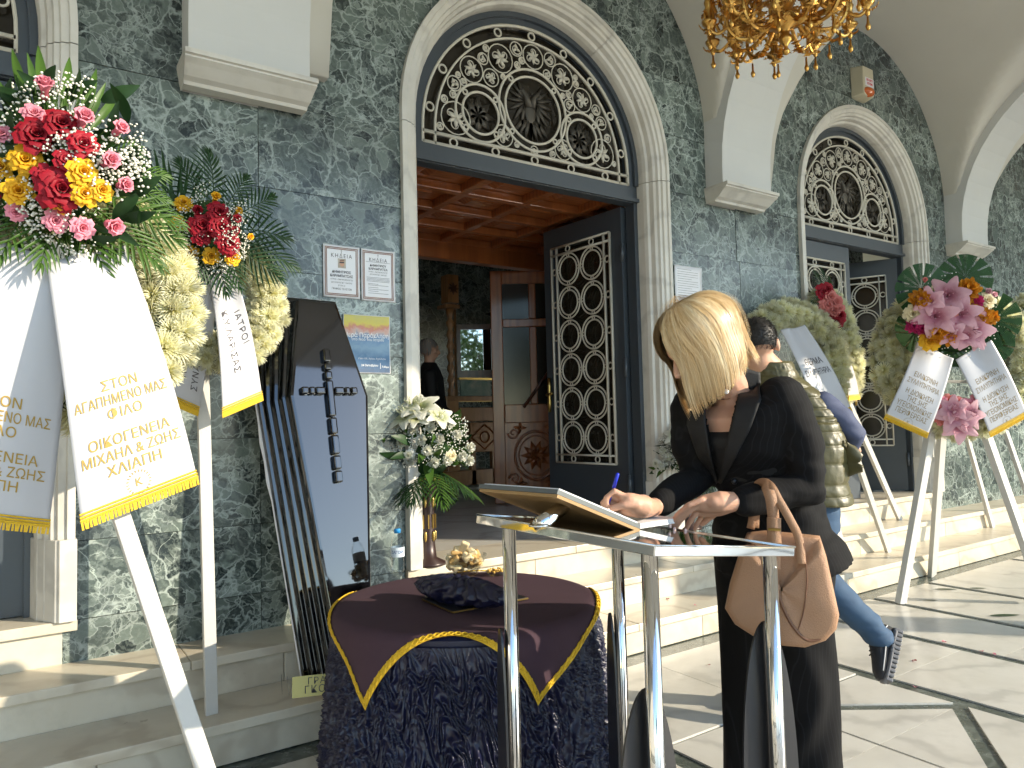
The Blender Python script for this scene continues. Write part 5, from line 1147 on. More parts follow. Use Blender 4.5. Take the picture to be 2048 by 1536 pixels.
rad = TR_*.985+Z_*.060+big*.04*Z_+(ruch*.0165+fine*.006)*amp+.010*np.sin(A_*14+wx*.4)*Z_
s_ = A_*30
X = TC.x+rad*np.cos(A_); Y = TC.y+rad*np.sin(A_); ZZ = (TZ-.038)*(1-Z_)+.004+ .004*np.sin(s_*1.3)*Z_
m = MB(); m.grid(np.stack([X, Y, ZZ], -1).tolist(), cu=True); m.build('skirt', M['navy'], tbl, True)
MB().lathe([(.001, TZ-.08), (TR_*.965, TZ-.08), (TR_*.965, TZ-.016), (TR_*.945, TZ-.002), (.001, TZ)], 48, TC).build('table_top', M['navy'], tbl)
cdir = math.atan2(-.863, -.504)+R_(-6)
def cloth(s, t, lift=0):
    a = cdir+PI/2; lx = s*(.36+.13*(1-t*t)); ly = -t*math.sqrt(max(.01, (.476+.235*abs(s)**1.6)**2-(.36*s)**2))
    x, y = lx*math.cos(a)-ly*math.sin(a), lx*math.sin(a)+ly*math.cos(a); r = math.hypot(x, y); ang = math.atan2(y, x); Rr = TR_-.028
    if r < Rr: return Vector((TC.x+x, TC.y+y, TZ+.006+lift+.0015*math.sin(17*x+9*y)))
    e = r-Rr; rr = .045; th2 = min(PI/2, e/rr); d = max(0, e-rr*PI/2); out = rr*math.sin(th2)+.10*d+.014*math.sin(ang*9+1)*min(1, d*7)+lift; return Vector((TC.x+(Rr+out)*math.cos(ang), TC.y+(Rr+out)*math.sin(ang), TZ+.006-rr*(1-math.cos(th2))-d+lift*math.cos(th2)))
ov = MB().grid([[cloth(lerp(-1, 1, i/60), lerp(-1, 1, j/60)) for j in range(61)] for i in range(61)]).build('overlay_cloth', M['purple'], tbl, True)
bd = MB(); per_ = [(lerp(-1, 1, i/90), -1) for i in range(90)]+[(1, lerp(-1, 1, i/90)) for i in range(90)]+[(lerp(1, -1, i/90), 1) for i in range(90)]+[(-1, lerp(1, -1, i/90)) for i in range(90)]
inn = lambda s, t, q: cloth(s*(1-q), t*(1-q), .003)
bd.grid([[inn(s, t, q) for q in (0, .02, .04)] for s, t in per_], cu=True)
for q0, amp, ph in ((.02, .017, 0), (.02, .017, PI)): bd.tube([inn(s, t, q0+amp*math.sin(i*1.15+ph))+Vector((0, 0, .002)) for i, (s, t) in enumerate(per_)], .0028, 5, closed=True)
bd.build('gold_braid', M['goldtrim'], ov, True)
TT = TZ+.008
# --- things on the table
def clearmat(name, tint, refl):
    k = NB(name); tr = k.n('BsdfTransparent'); tr.inputs[0].default_value = (*tint, 1); gl = k.n('BsdfGlossy'); gl.inputs['Roughness'].default_value = .04; fr = k.n('LayerWeight'); fr.inputs[0].default_value = refl
    mx = k.n('MixShader'); mu = k.n('Math', operation='MULTIPLY'); mu.inputs[1].default_value = .45; k.l(fr.outputs['Fresnel'], mu.inputs[0]); k.l(mu.outputs[0], mx.inputs[0]); k.l(tr.outputs[0], mx.inputs[1]); k.l(gl.outputs[0], mx.inputs[2]); k.l(mx.outputs[0], k.t.nodes['Material Output'].inputs[0]); return k.m
M['clear'] = clearmat('clear_plastic', (.95, .97, .98), .16); M['glass'] = clearmat('glass', (.96, .97, .96), .14)
bp = on_z(796, 1143, TT); bo = thing('water_bottle', 'clear plastic water bottle with blue cap on the draped table', 'bottle', bp); bh = .185
prof = [(.001, 0), (.024, 0), (.029, .006)]+[(.029+(-.0022 if i % 2 else .0005), .012+i*.008) for i in range(13)]+[(.0295, .122), (.026, .138), (.017, .155), (.0125, .163), (.0125, .176)]
MB().lathe(prof, 28, bp, caps=False).build('bottle_body', M['clear'], bo, True)
MB().lathe([(.0005, .002)]+[(r-.0016, z+.001) for r, z in prof[2:16]]+[(.0005, .118)], 24, bp, caps=False).build('water', M['clear'], bo, True)
M['bluecap'] = flat('blue_cap', (.02, .25, .60), .4); MB().lathe([(.0005, .186), (.0135, .186), (.0145, .183), (.0145, .168), (.0125, .168)], 24, bp, caps=False).build('cap', M['bluecap'], bo, True)
MB().lathe([(.0300, .066), (.0302, .068), (.0302, .106), (.0300, .108)], 28, bp, caps=False).build('label_band', flat('bottle_label', (.60, .68, .75), .35), bo, True)
lettering([('ΖΑΓΟΡΙ', .017, 0, 0, dict(bold=.0004))], flat('label_ink', (.05, .12, .3), .5), bo, lambda x, y: bp+Vector((.0306*math.cos(R_(-118)+x/.0306), .0306*math.sin(R_(-118)+x/.0306), .087+y)))
gp = on_z(932, 1150, TT); gb = thing('glass_bowl', 'clear glass bowl standing on the draped table filled with bread rusks', 'bowl', gp)
MB().lathe([(.001, 0), (.040, 0), (.048, .004), (.078, .055), (.092, .085), (.090, .086), (.076, .057), (.046, .008), (.001, .006)], 32, gp, caps=False).build('bowl_wall', M['glass'], gb, True)
M['rusk'] = flat('rusk_crust', (.58, .36, .13), .8, var=.35, scale=30, bump=.7, bscale=60); M['rusk2'] = flat('rusk_crumb', (.72, .58, .34), .85, var=.2, scale=30, bump=.7, bscale=70); rd = random.Random(6)
for k in range(38):
    q = rd.random()**.5*.066; a = rd.uniform(0, 6.28); zc = .022+.10*rd.random()*(1-(q/.09)**2)+.012
    o = MB().box((0, 0, 0), (.042*rd.uniform(.8, 1.2), .030*rd.uniform(.8, 1.2), .020*rd.uniform(.8, 1.4)), Matrix.Translation(gp+Vector((q*math.cos(a), q*math.sin(a), zc))) @ Matrix.Rotation(rd.uniform(0, 6), 4, Vector((rd.random(), rd.random(), rd.random()))))
    tag(bevel(o.build('rusk', M['rusk' if k % 3 == 0 else 'rusk2']), .006, 2), 'toasted bread rusk piled in the clear glass bowl', 'rusk', 'rusks in the glass bowl')
np_ = on_z(992, 1150, TT); nb_ = thing('small_dish', 'small glass dish of golden nuts beside the rusk bowl', 'dish', np_)
MB().lathe([(.001, 0), (.03, 0), (.042, .018), (.040, .019), (.028, .004), (.001, .003)], 24, np_, caps=False).build('dish_wall', M['glass'], nb_, True)
m = MB()
for k in range(40):
    q = rd.random()**.5*.034; a = rd.uniform(0, 6.28); m.ell(np_+Vector((q*math.cos(a), q*math.sin(a), .014+.012*rd.random())), (.006, .0045, .004), None, 6, 4)
stuff(m.build('nuts', flat('golden_nut', (.62, .38, .08), .5), nb_, True))
# ruched navy roll on a plastic tub
rp0, rp1 = on_z(842, 1166, TT+.045), on_z(1010, 1198, TT+.055); rc_ = (rp0+rp1)/2; ru = thing('ruched_cushion', 'navy ruched satin bolster on the draped table', 'cushion', Vector((rc_.x, rc_.y, TT)))
dr_ = (rp1-rp0); n1_, n2_ = 90, 64; rows = []; s3, u3, d3 = frame_from(dr_)
for i in range(n1_):
    t = i/(n1_-1); q = min(1, math.sin(PI*min(.97, max(.03, t)))**.35); c = rp0+dr_*t; row = []
    for j in range(n2_):
        a = 2*PI*j/n2_; rr = q*(.060+.007*math.sin(i*.55+4*math.sin(a*2+i*.07)+3*float(noise2(i*.15+9, j*.25)))+.006*float(noise2(i*.3, j*.3))); row.append(c+(s3*math.cos(a)*1.15+u3*math.sin(a)*.8)*rr)
    rows.append(row)
m = MB(); m.grid(rows, cv=True); m._f([tuple(range(n2_))[::-1], tuple((n1_-1)*n2_+j for j in range(n2_))]); m.build('ruched_cover', M['navy'], ru, True)
tp = on_z(868, 1195, TT); tub = thing('plastic_tub', 'ribbed clear plastic tub under the navy bolster', 'tub', tp)
m = MB(); m.grid([[tp+Vector((r*math.cos(2*PI*j/72)*(1+.03*(j % 2)), r*math.sin(2*PI*j/72)*(1+.03*(j % 2)), z)) for j in range(72)] for r, z in ((.001, .0), (.030, 0), (.036, .03), (.038, .032))], cv=True); m.build('tub_wall', M['glass'], tub, True)
fo = [on_z(846, 1202, TT), on_z(906, 1228, TT), on_z(1055, 1200, TT)]; e1, e2 = fo[1]-fo[0], fo[2]-fo[1]; fo.append(fo[0]+e2)
fd = thing('black_folder', 'flat black folder with gold edges on the plum cloth', 'folder', fo[1])
m = MB(); m.prism([(p.x, p.y) for p in fo], lambda a, b, t_: (a, b, t_), TT+.001, TT+.009); m.build('cover', M['blackplate'], fd)
for i in range(4): MB().tube([fo[i]+Vector((0, 0, .006)), fo[(i+1) % 4]+Vector((0, 0, .006))], .0, sq=(.0022, .0045), up=(0, 0, 1)).build('gold_edge', M['brass'], fd)
# ============================================================ steel lectern with the condolence book
LM, LR_, LF = at(1310, 1092, 1.53), at(1590, 1095, 1.83), at(953, 1030, 1.95); la, lb = LR_-LM, LF-LM; ln = la.cross(lb).normalized()
lec = thing('steel_lectern', 'polished steel lectern on four tubular legs with black oval fins', 'lectern', Vector((LM.x+.25, LM.y+.3, 0)))
def lp(a, b, h=0): return LM+la*a+lb*b+ln*h
cs = [(0, 0), (1, 0), (1, 1), (0, 1)]
plate = MB(); plate.add([lp(a, b, h) for h in (-.022, 0) for a, b in cs], [(0, 1, 2, 3), (4, 7, 6, 5), (0, 4, 5, 1), (1, 5, 6, 2), (2, 6, 7, 3), (3, 7, 4, 0)]); bevel(plate.build('top_plate', M['chrome'], lec), .002, 2)
for h, nm in ((-.004, 'edge_rail'),):
    for i in range(4): MB().tube([lp(*cs[i], .001), lp(*cs[(i+1) % 4], .001)], .0028, 6).build(nm, M['chrome'], lec, True)
def lfin(c, ang, h=.72, w=.088):
    d = Vector((math.cos(ang), math.sin(ang), 0)); nn = Vector((-d.y, d.x, 0)); m = MB(); P = []
    P = [(w*(.82+.18), .02), (w, .30)]+[(w*math.cos(a), .30+(h-.30)*math.sin(a)**.85) for a in np.linspace(0, PI, 33)]+[(-w, .30), (-w, .02)]
    m.prism(P, lambda x, z, t_: c+d*x+nn*(t_+.026)+Vector((0, 0, z)), 0, .006); m.build('fin', M['blackplate'], lec)
    MB().prism([(-w*.62, .36), (w*.62, .36), (w*.62, .385), (-w*.62, .385)], lambda x, z, t_: c+d*x+nn*(t_+.0255)+Vector((0, 0, z)), -.002, .0).build('fin_slot', M['lacquer'], lec)
for (a, b, lu), fa, hh in (((.05, .06, 0), R_(-8), .735), ((.90, .06, 0), R_(-14), .80), ((.10, .88, 0), R_(68), .78), ((.94, .93, 0), R_(62), .74)):
    t_ = lp(a, b, -.02); ft = Vector((t_.x, t_.y, 0)); MB().tube([t_, ft], .018, 20).build('leg', M['chrome'], lec, True)
    MB().lathe([(.03, 0), (.03, .012), (.0215, .02)], 20, ft).build('foot', M['chrome'], lec, True); lfin(ft, fa, hh, .085 if fa < .5 else .062)
# book
BC = on_plane(1275, 1060, LM, ln); hA = Vector((la.x, la.y, 0)).normalized(); hB = Vector((lb.x, lb.y, 0)).normalized()
BB = BC-hA*.298*math.cos(R_(22))+Vector((0, 0, .298*math.sin(R_(22)))); BA = BB+hB*.287; BD = BC+hB*.287; bn = (BC-BB).cross(BA-BB).normalized(); bn = bn if bn.z > 0 else -bn
bk = thing('condolence_book', 'open condolence book in a grey cover propped on the steel lectern', 'book', BC)
def bx_(a, b, h): return BC+(BB-BC)*a+(BD-BC)*b+bn*h
M['card'] = flat('book_board', (.36, .22, .09), .6, var=.15); M['bookgrey'] = flat('book_cover', (.10, .115, .12), .45); M['pages'] = flat('pages', (.80, .80, .80), .7, var=.03)
MB().add([bx_(a, b, h) for h in (-.004, .004) for a, b in ((-.02, -.01), (1, -.01), (1, 1), (-.02, 1))], [(0, 1, 2, 3), (4, 7, 6, 5), (0, 4, 5, 1), (1, 5, 6, 2), (2, 6, 7, 3), (3, 7, 4, 0)]).build('backing_board', M['card'], bk)
MB().add([bx_(a, b, h) for h in (.0045, .016) for a, b in ((-.015, -.012), (1.01, -.012), (1.01, 1.01), (-.015, 1.01))], [(0, 1, 2, 3), (4, 7, 6, 5), (0, 4, 5, 1), (1, 5, 6, 2), (2, 6, 7, 3), (3, 7, 4, 0)]).build('cover', M['bookgrey'], bk)
MB().add([bx_(a, b, h) for h in (.0165, .021) for a, b in ((.01, .01), (.98, .01), (.98, .98), (.01, .98))], [(0, 1, 2, 3), (4, 7, 6, 5), (0, 4, 5, 1), (1, 5, 6, 2), (2, 6, 7, 3), (3, 7, 4, 0)]).build('page', M['pages'], bk)
PB = on_plane(1280, 1059, LM, ln); 
MB().add([PB+hA*x+hB*y+ln*(h+.0) for h in (.002, .016) for x, y in ((0, -.0), (.16, .0), (.16, .28), (0, .28))], [(0, 1, 2, 3), (4, 7, 6, 5), (0, 4, 5, 1), (1, 5, 6, 2), (2, 6, 7, 3), (3, 7, 4, 0)]).build('page', M['pages'], bk)
s0, s1 = bx_(.70, .22, -.004), None; s1 = on_plane(1078, 1052, LM, ln); MB().tube([s0, s1+ln*.001], .019, 20).build('prop_tube', M['chrome'], lec, True)
MB().lathe([(.0255, 0), (.0255, .004), (.02, .006)], 20, s1).build('prop_flange', M['chrome'], lec, True)
# petals and leaves dropped on the paving
rd = random.Random(8)
for u, v, mat, sz in ((1833, 1322, 'red', .03), (1884, 1283, 'pink', .03), (1965, 1303, 'pink', .03), (1985, 1306, 'pink', .025), (1831, 1375, 'pink', .03), (1338, 1198, 'red', .03), (1388, 1210, 'pink', .02), (1420, 1330, 'red', .02)):
    z = .004 if v > 1250 else Z1+.003; p = on_z(u, v, z); tag(link('fallen_petal', colored(leafblade(.9, .35, 0, .5, .2), M[mat]), None, None, Matrix.Translation(p) @ Matrix.Rotation(rd.uniform(0, 6), 4, 'Z') @ Matrix.Diagonal((sz, sz, sz, 1))), 'fallen rose petal lying on the pale marble', 'petal', 'petals on the paving')
for u, v, l in ((1980, 1231, .20), (1846, 1200, .10), (1870, 1178, .16), (1940, 1176, .12)):
    p = on_z(u, v, .006); tag(link('fallen_leaf', colored(BLADE, M['leafdark']), None, None, Matrix.Translation(p) @ Matrix.Rotation(R_(-35)+rd.uniform(-.3, .3), 4, 'Z') @ Matrix.Diagonal((l/.2, l/.2, .05, 1))), 'dark fallen leaf lying on the pale marble paving', 'leaf', 'leaves on the paving')
# ============================================================ people
from mathutils.bvhtree import BVHTree
def bvh_of(o): return BVHTree.FromPolygons([v.co for v in o.data.vertices], [tuple(p.vertices) for p in o.data.polygons])
def surf(b, u, v, off=.0, D=None):
    r = Vector(ray(u, v)); h = b.ray_cast(Vector(CAM), r.normalized(), 20); 
    if h[0] is None: return at(u, v, D or 2.2)
    n = h[1] if h[1].dot(r) < 0 else -h[1]; return h[0]+n*off
def ellring(c, ax, ay, rx, ry, n=28, p=2.0):
    out = []
    for k in range(n):
        t = 2*PI*k/n; cs, sn = math.cos(t), math.sin(t); out.append(c+ax*rx*math.copysign(abs(cs)**(2/p), cs)+ay*ry*math.copysign(abs(sn)**(2/p), sn))
    return out
def loft(m, rings):
    b = len(m.v); n = len(rings[0]); m.grid(rings, cv=True); m._f([tuple(range(b, b+n))[::-1], tuple(b+(len(rings)-1)*n+j for j in range(n))]); return m
def head_geo(m, c, f, up, s=1.0):
    """skull, jaw, nose, ears, lips as overlapping solids in the head's own frame"""
    f, up = Vector(f).normalized(), Vector(up); up = (up-f*up.dot(f)).normalized(); r = f.cross(up); B = Matrix((r, f, up)).transposed()
    P = lambda x, y, z: c+B @ Vector((x, y, z))*s
    m.ell(P(0, -.012, .025), (.074*s, .094*s, .088*s), B); m.ell(P(0, .022, -.035), (.060*s, .068*s, .082*s), B); m.ell(P(0, .050, -.088), (.030*s, .028*s, .024*s), B)
    m.ell(P(0, .078, .030), (.050*s, .020*s, .030*s), B)
    m.limb([P(0, .088, .022), P(0, .108, -.012), P(0, .113, -.025)], [.008*s, .011*s, .013*s], 8)
    for sx in (-1, 1):
        m.ell(P(sx*.012, .100, -.028), (.010*s, .010*s, .008*s), B, 8, 6); m.ell(P(sx*.034, .066, -.022), (.024*s, .022*s, .024*s), B, 10, 6)
        m.ell(P(sx*.077, -.008, -.004), (.011*s, .020*s, .034*s), B, 10, 6)
    for z, q in ((-.052, .009), (-.062, .010)): m.ell(P(0, .089, z), (.023*s, .011*s, q*.7*s), B, 10, 6)
    return B, P
def finger(m, pts, r0, r1): m.limb(pts, [lerp(r0, r1, i/(len(pts)-1)) for i in range(len(pts))], 8)
import mathutils.noise as mn
def displace(o, fn):
    n = len(o.data.vertices); co = np.empty(n*3, np.float32); no = np.empty(n*3, np.float32); o.data.vertices.foreach_get('co', co); o.data.vertices.foreach_get('normal', no)
    co = co.reshape(-1, 3); no = no.reshape(-1, 3); d = np.array([fn(Vector(c)) for c in co.tolist()], np.float32); o.data.vertices.foreach_set('co', (co+no*d[:, None]).ravel()); o.data.update()
# ------------------------------------------------------------ the woman signing the book
wo_pel = at(1545, 1085, 2.26); gx, gy = wo_pel.x, wo_pel.y
Ls, Rs = at(1578, 800, 2.14), at(1378, 818, 2.34); nb = at(1466, 782, 2.24); hc = at(1406, 694, 2.17)
sh = (Ls-Rs).normalized(); chest = (Ls+Rs)/2; upT = (nb-wo_pel).normalized(); fw = sh.cross(upT).normalized()
if fw.dot(Vector(CAM)-chest) < 0: fw = -fw
waist = at(1528, 962, 2.25)
sk = MB()
fdirW = (at(1306, 762, 2.12)-hc).normalized(); upW = (at(1362, 600, 2.17)-hc)
Bh, HP = head_geo(sk, hc, fdirW, upW, 1.03)
sk.limb([hc-(HP(0, 0, 1)-hc)*.04+(HP(0, -.02, 0)-hc), nb+fw*.005, nb-upT*.10], [.052, .055, .075], 14)
loft(sk, [ellring(p, sh, fw, a, b) for p, a, b in ((wo_pel-upT*.05, .15, .10), (wo_pel, .155, .105), (waist, .118, .085), (lerp(waist, chest, .55)+fw*.01, .135, .10), (chest-upT*.02+fw*.008, .14, .09), (nb-upT*.035, .085, .06))])
RE, RW = at(1392, 955, 2.30), at(1306, 1016, 2.12); LE, LW2 = at(1612, 978, 2.10), at(1474, 1003, 2.04)
sk.limb([Rs, RE, RW], [.048, .040, .026]); sk.limb([Ls, LE, LW2], [.048, .040, .027])
for hx_, D_ in ((1500, 2.32), (1585, 2.22)):
    h = at(hx_, 1110, D_); sk.limb([h, Vector((h.x, h.y-.01, .47)), Vector((h.x+.02, h.y, .08))], [.08, .052, .035]); 
# pen hand
pt = on_plane(1213, 1026, BC+bn*.022, bn); dT = (pt-Vector(CAM)).dot(Vector(_F)); q = lambda u, v, d=0: at(u, v, dT+d)
sk.ell((RW+q(1262, 1004, .0))/2, (.034, .030, .030)); sk.limb([RW, q(1285, 1012, .01), q(1258, 1004, .0)], [.026, .029, .026]); sk.limb([RW, q(1282, 1018, .02), q(1252, 1016, .02)], [.024, .026, .022])
pen_top = q(1236, 946, .0)
finger(sk, [q(1254, 996, .0), q(1228, 982, -.005), q(1212, 996, -.004), q(1213, 1012, .0)], .0105, .0078)
finger(sk, [q(1252, 1004, .012), q(1222, 992, .012), q(1205, 1006, .010), q(1209, 1022, .006)], .0105, .0080)
finger(sk, [q(1252, 1012, .024), q(1221, 1006, .026), q(1206, 1020, .026), q(1218, 1030, .020)], .0100, .0078)
finger(sk, [q(1256, 1020, .034), q(1230, 1020, .038), q(1216, 1030, .036), q(1230, 1036, .030)], .0090, .0070)
finger(sk, [q(1274, 1010, -.012), q(1248, 1010, -.018), q(1226, 1016, -.012), q(1216, 1022, -.006)], .0125, .0088)
# resting hand
pl = lambda u, v, h=.010: on_plane(u, v, LM+ln*h, ln); ke = 2.05
t_idx = at(1341, 1050, 2.10); dL = 2.06
sk.limb([LW2, at(1440, 1004, 2.03), at(1408, 1008, 2.04)], [.027, .031, .026]); sk.limb([LW2, at(1436, 1014, 2.05), at(1404, 1020, 2.06)], [.025, .027, .022]); sk.ell(at(1432, 1004, 2.03), (.036, .030, .022))
for a, b, c, d, r in (((1404, 1000, 2.02), (1378, 1010, 2.02), (1355, 1030, 2.04), (1342, 1049, 2.06), .0105), ((1404, 1008, 2.03), (1380, 1020, 2.035), (1360, 1041, 2.05), (1350, 1056, 2.065), .0108), ((1406, 1016, 2.05), (1390, 1028, 2.05), (1378, 1046, 2.06), (1372, 1060, 2.07), .0102), ((1412, 1022, 2.075), (1402, 1034, 2.08), (1394, 1048, 2.085), (1390, 1059, 2.09), .0090)):
    finger(sk, [at(*a), at(*b), at(*c), at(*d)], r, r*.72)
finger(sk, [at(1440, 1018, 2.075), at(1420, 1034, 2.10), at(1404, 1048, 2.11)], .013, .0088)
woman = remesh(sk.build('person', M['skin']), .0042, 4, .45); tag(woman, 'blonde woman in a black suit bending over the lectern to sign the book', 'person')
# nails, necklace
for u, v, D in ((1340, 1052, 2.05), (1349, 1059, 2.055), (1371, 1062, 2.062)): MB().ell(at(u, v, D-.004), (.006, .004, .007)).build('nail', M['nail'], woman, True)
MB().ell(q(1217, 1021, -.016), (.0075, .004, .007)).build('nail', M['nail'], woman, True)
bw = bvh_of(woman)
neck = [surf(bw, u, v, .004) for u, v in ((1424, 787), (1432, 790), (1442, 790), (1452, 785), (1460, 777), (1466, 768))]
MB().tube(spline(neck, 4), .0032, 6).build('necklace', M['brass'], woman, True); MB().ell(surf(bw, 1453, 780, .008), (.008, .008, .008)).build('pendant', M['pages'], woman, True)
# jacket
M['suit'] = flat('black_suiting', (.0045, .0045, .0052), .70, var=.25, scale=40, bump=.25, bscale=400)
k = NB('pinstripe_suiting'); tcx = k.coord(False, (1, 1, 1)); wv = k.n('TexWave', wave_type='BANDS', bands_direction='X'); k.l(tcx, wv.inputs[0]); wv.inputs['Scale'].default_value = 26; wv.inputs['Distortion'].default_value = .8; wv.inputs['Detail Scale'].default_value = 1.0
M['pin'] = k.out(k.mix(k.ramp(wv.outputs['Fac'], [(.90, (0, 0, 0)), (1, (1, 1, 1))]), (.0032, .0032, .0038), (.010, .010, .012)), .85, spec=.25)
jk = MB()
hem = at(1562, 1118, 2.25)
loft(jk, [ellring(p, sh, fw, a, b, 36, 2.3) for p, a, b in ((hem-upT*.01, .205, .150), (hem+upT*.04, .190, .140), (wo_pel+upT*.03, .178, .130), (waist-upT*.02, .152, .112), (waist+upT*.04, .148, .110), (lerp(waist, chest, .55)+fw*.012, .168, .122), (chest-upT*.04+fw*.010, .186, .118), (chest+upT*.005, .195, .105), (lerp(chest, nb, .6)+upT*.0, .135, .085), (nb-upT*.012, .085, .070))])
jk.limb([Rs+sh*.02, lerp(Rs, RE, .5)+fw*.005, RE, lerp(RE, RW, .55), lerp(RE, RW, .84)], [.078, .066, .058, .048, .041], 16); jk.limb([Ls-sh*.02, lerp(Ls, LE, .5)+sh*.010, LE, lerp(LE, LW2, .55), lerp(LE, LW2, .90)], [.074, .064, .061, .052, .045], 16)
jacket = remesh(jk.build('jacket', M['pin'], woman), .0075, 8, .5)
# cloth folds
def jf(c):
    e = (c-LE).length; e2 = (c-RE).length; kf = .006*math.exp(-(e/.12)**2)+.005*math.exp(-(e2/.12)**2)+.0035
    return (mn.noise(Vector((c.x*9, c.y*9, c.z*22)))+.5*mn.noise(Vector((c.x*20, c.y*20+7, c.z*44))))*kf*1.5
displace(jacket, jf)
def px(c): d = np.array(c)-CAM; z = d@_F; return 1024+F_PX*(d@_R)/z, 768-F_PX*(d@_U)/z
def inpoly(p, poly):
    x, y = p; r = False
    for (x0, y0), (x1, y1) in zip(poly, poly[1:]+poly[:1]):
        if (y0 > y) != (y1 > y) and x < (x1-x0)*(y-y0)/(y1-y0)+x0: r = not r
    return r
WEDGE = [(1408, 760), (1484, 728), (1476, 790), (1462, 850), (1440, 965), (1424, 900), (1412, 830)]
bj0 = bvh_of(jacket)
bm = bmesh.new(); bm.from_mesh(jacket.data); bm.normal_update()
bmesh.ops.delete(bm, geom=[f for f in bm.faces if (f.calc_center_median()-(chest-fw*.01)).dot(fw) > 0 and f.normal.dot(fw) > .0 and inpoly(px(f.calc_center_median()), WEDGE)], context='FACES'); bm.to_mesh(jacket.data); bm.free()
# black top inside the neckline
tp_ = MB(); loft(tp_, [ellring(p, sh, fw, a, b, 32, 2.2) for p, a, b in ((wo_pel, .175, .125), (waist, .135, .10), (lerp(waist, chest, .55)+fw*.01, .155, .115), (chest-upT*.085+fw*.012, .165, .110), (chest-upT*.060+fw*.006, .155, .098))]); top = tp_.build('black_top', M['suit'], woman, True)
# lapels, pocket flap, button laid on the jacket front
bj = bj0
def patch(name, poly, mat, par, b, off, nx=7):
    """quad patch given by two px polylines, laid on a surface with thickness"""
    A, B2 = poly; n = len(A); g = [[surf(b, lerp(a[0], c[0], j/nx), lerp(a[1], c[1], j/nx), off) for j in range(nx+1)] for a, c in zip(A, B2)]
    o = MB().grid(g).build(name, mat, par, True); s_ = o.modifiers.new('s', 'SOLIDIFY'); s_.thickness = .004; s_.offset = 0; return o
def dens(P, n=8): return [tuple(p)[:2] for p in [Vector((*a, 0)) for a in []]] or [(lerp(P[i][0], P[i+1][0], t/n), lerp(P[i][1], P[i+1][1], t/n)) for i in range(len(P)-1) for t in range(n)]+[P[-1]]
patch('lapel', (dens([(1486, 735), (1476, 800), (1458, 870), (1440, 962)]), dens([(1520, 745), (1524, 800), (1500, 860), (1445, 966)])), M['suit'], woman, bj, .007)
patch('lapel', (dens([(1412, 790), (1414, 850), (1424, 910), (1438, 962)]), dens([(1380, 800), (1378, 850), (1400, 915), (1436, 966)])), M['suit'], woman, bj, .007)
MB().ell(surf(bj, 1470, 962, .003), (.010, .008, .010)).build('button', M['blackplate'], woman, True)
# trousers and shoes
tr = MB()
for hx_, D_, dx in ((1500, 2.33, -.01), (1588, 2.22, .02)):
    h = at(hx_, 1120, D_); tr.limb([h+Vector((0, 0, .03)), Vector((h.x, h.y, .72)), Vector((h.x+dx, h.y, .45)), Vector((h.x+dx*1.3, h.y, .06))], [.115, .105, .098, .112], 18)
loft(tr, [ellring(p, sh, fw, a, b) for p, a, b in ((wo_pel-upT*.14, .15, .12), (wo_pel-upT*.05, .175, .128), (wo_pel+upT*.04, .160, .118))])
trs = remesh(tr.build('trousers', M['pin'], woman), .009, 8)
displace(trs, lambda c: .006*math.sin(math.atan2(c.y-gy, c.x-gx)*9+mn.noise(c*4)*4)*min(1, (1.0-c.z)*1.5))
for hx_, D_ in ((1500, 2.33), (1588, 2.22)):
    h = at(hx_, 1120, D_); d = Vector((fw.x, fw.y, 0)).normalized(); MB().limb([Vector((h.x, h.y, .04))-d*.06, Vector((h.x, h.y, .035))+d*.06, Vector((h.x, h.y, .028))+d*.15], [.036, .036, .026]).build('shoe', M['blackplate'], woman, True)
# hair: strands over a shell, hanging with gravity
k = NB('blonde_hair'); tc_ = k.n('TexCoord'); nzh = k.noise(k.coord(False), 55, 3, .6); hi = k.n('HairInfo') if False else None
atn = k.n('Attribute', attribute_name='tone'); M['blonde'] = k.out(k.ramp(atn.outputs['Fac'], [(0, (.34, .19, .075)), (.35, (.56, .37, .17)), (.7, (.70, .52, .29)), (1, (.82, .69, .45))]), .34, spec=.6)
def hair_strip(m, pts, w, nrm, tones, tone):
    n = len(pts); rows = []
    for i, p in enumerate(pts):
        d = (pts[min(i+1, n-1)]-pts[max(i-1, 0)]).normalized(); s_ = d.cross(nrm[i]).normalized(); ww = w*(1-.75*(i/(n-1))**3); rows.append([p-s_*ww, p+nrm[i]*w*.15, p+s_*ww])
    m.grid(rows); tones += [tone]*(n*3)
rdh = random.Random(3); hm = MB(); tones = []; G = Vector((0, 0, -1)); part = HP(.018, .02, .115)
def scalp(theta, phi, off):   # theta from crown, phi around (0 = front)
    x, y, z = math.sin(theta)*math.sin(phi), math.sin(theta)*math.cos(phi), math.cos(theta); return HP(x*(.080+off), -.012+y*(.100+off), .022+z*(.094+off)), (Bh @ Vector((x, y, z))).normalized()
upH = (HP(0, 0, 1)-hc).normalized()
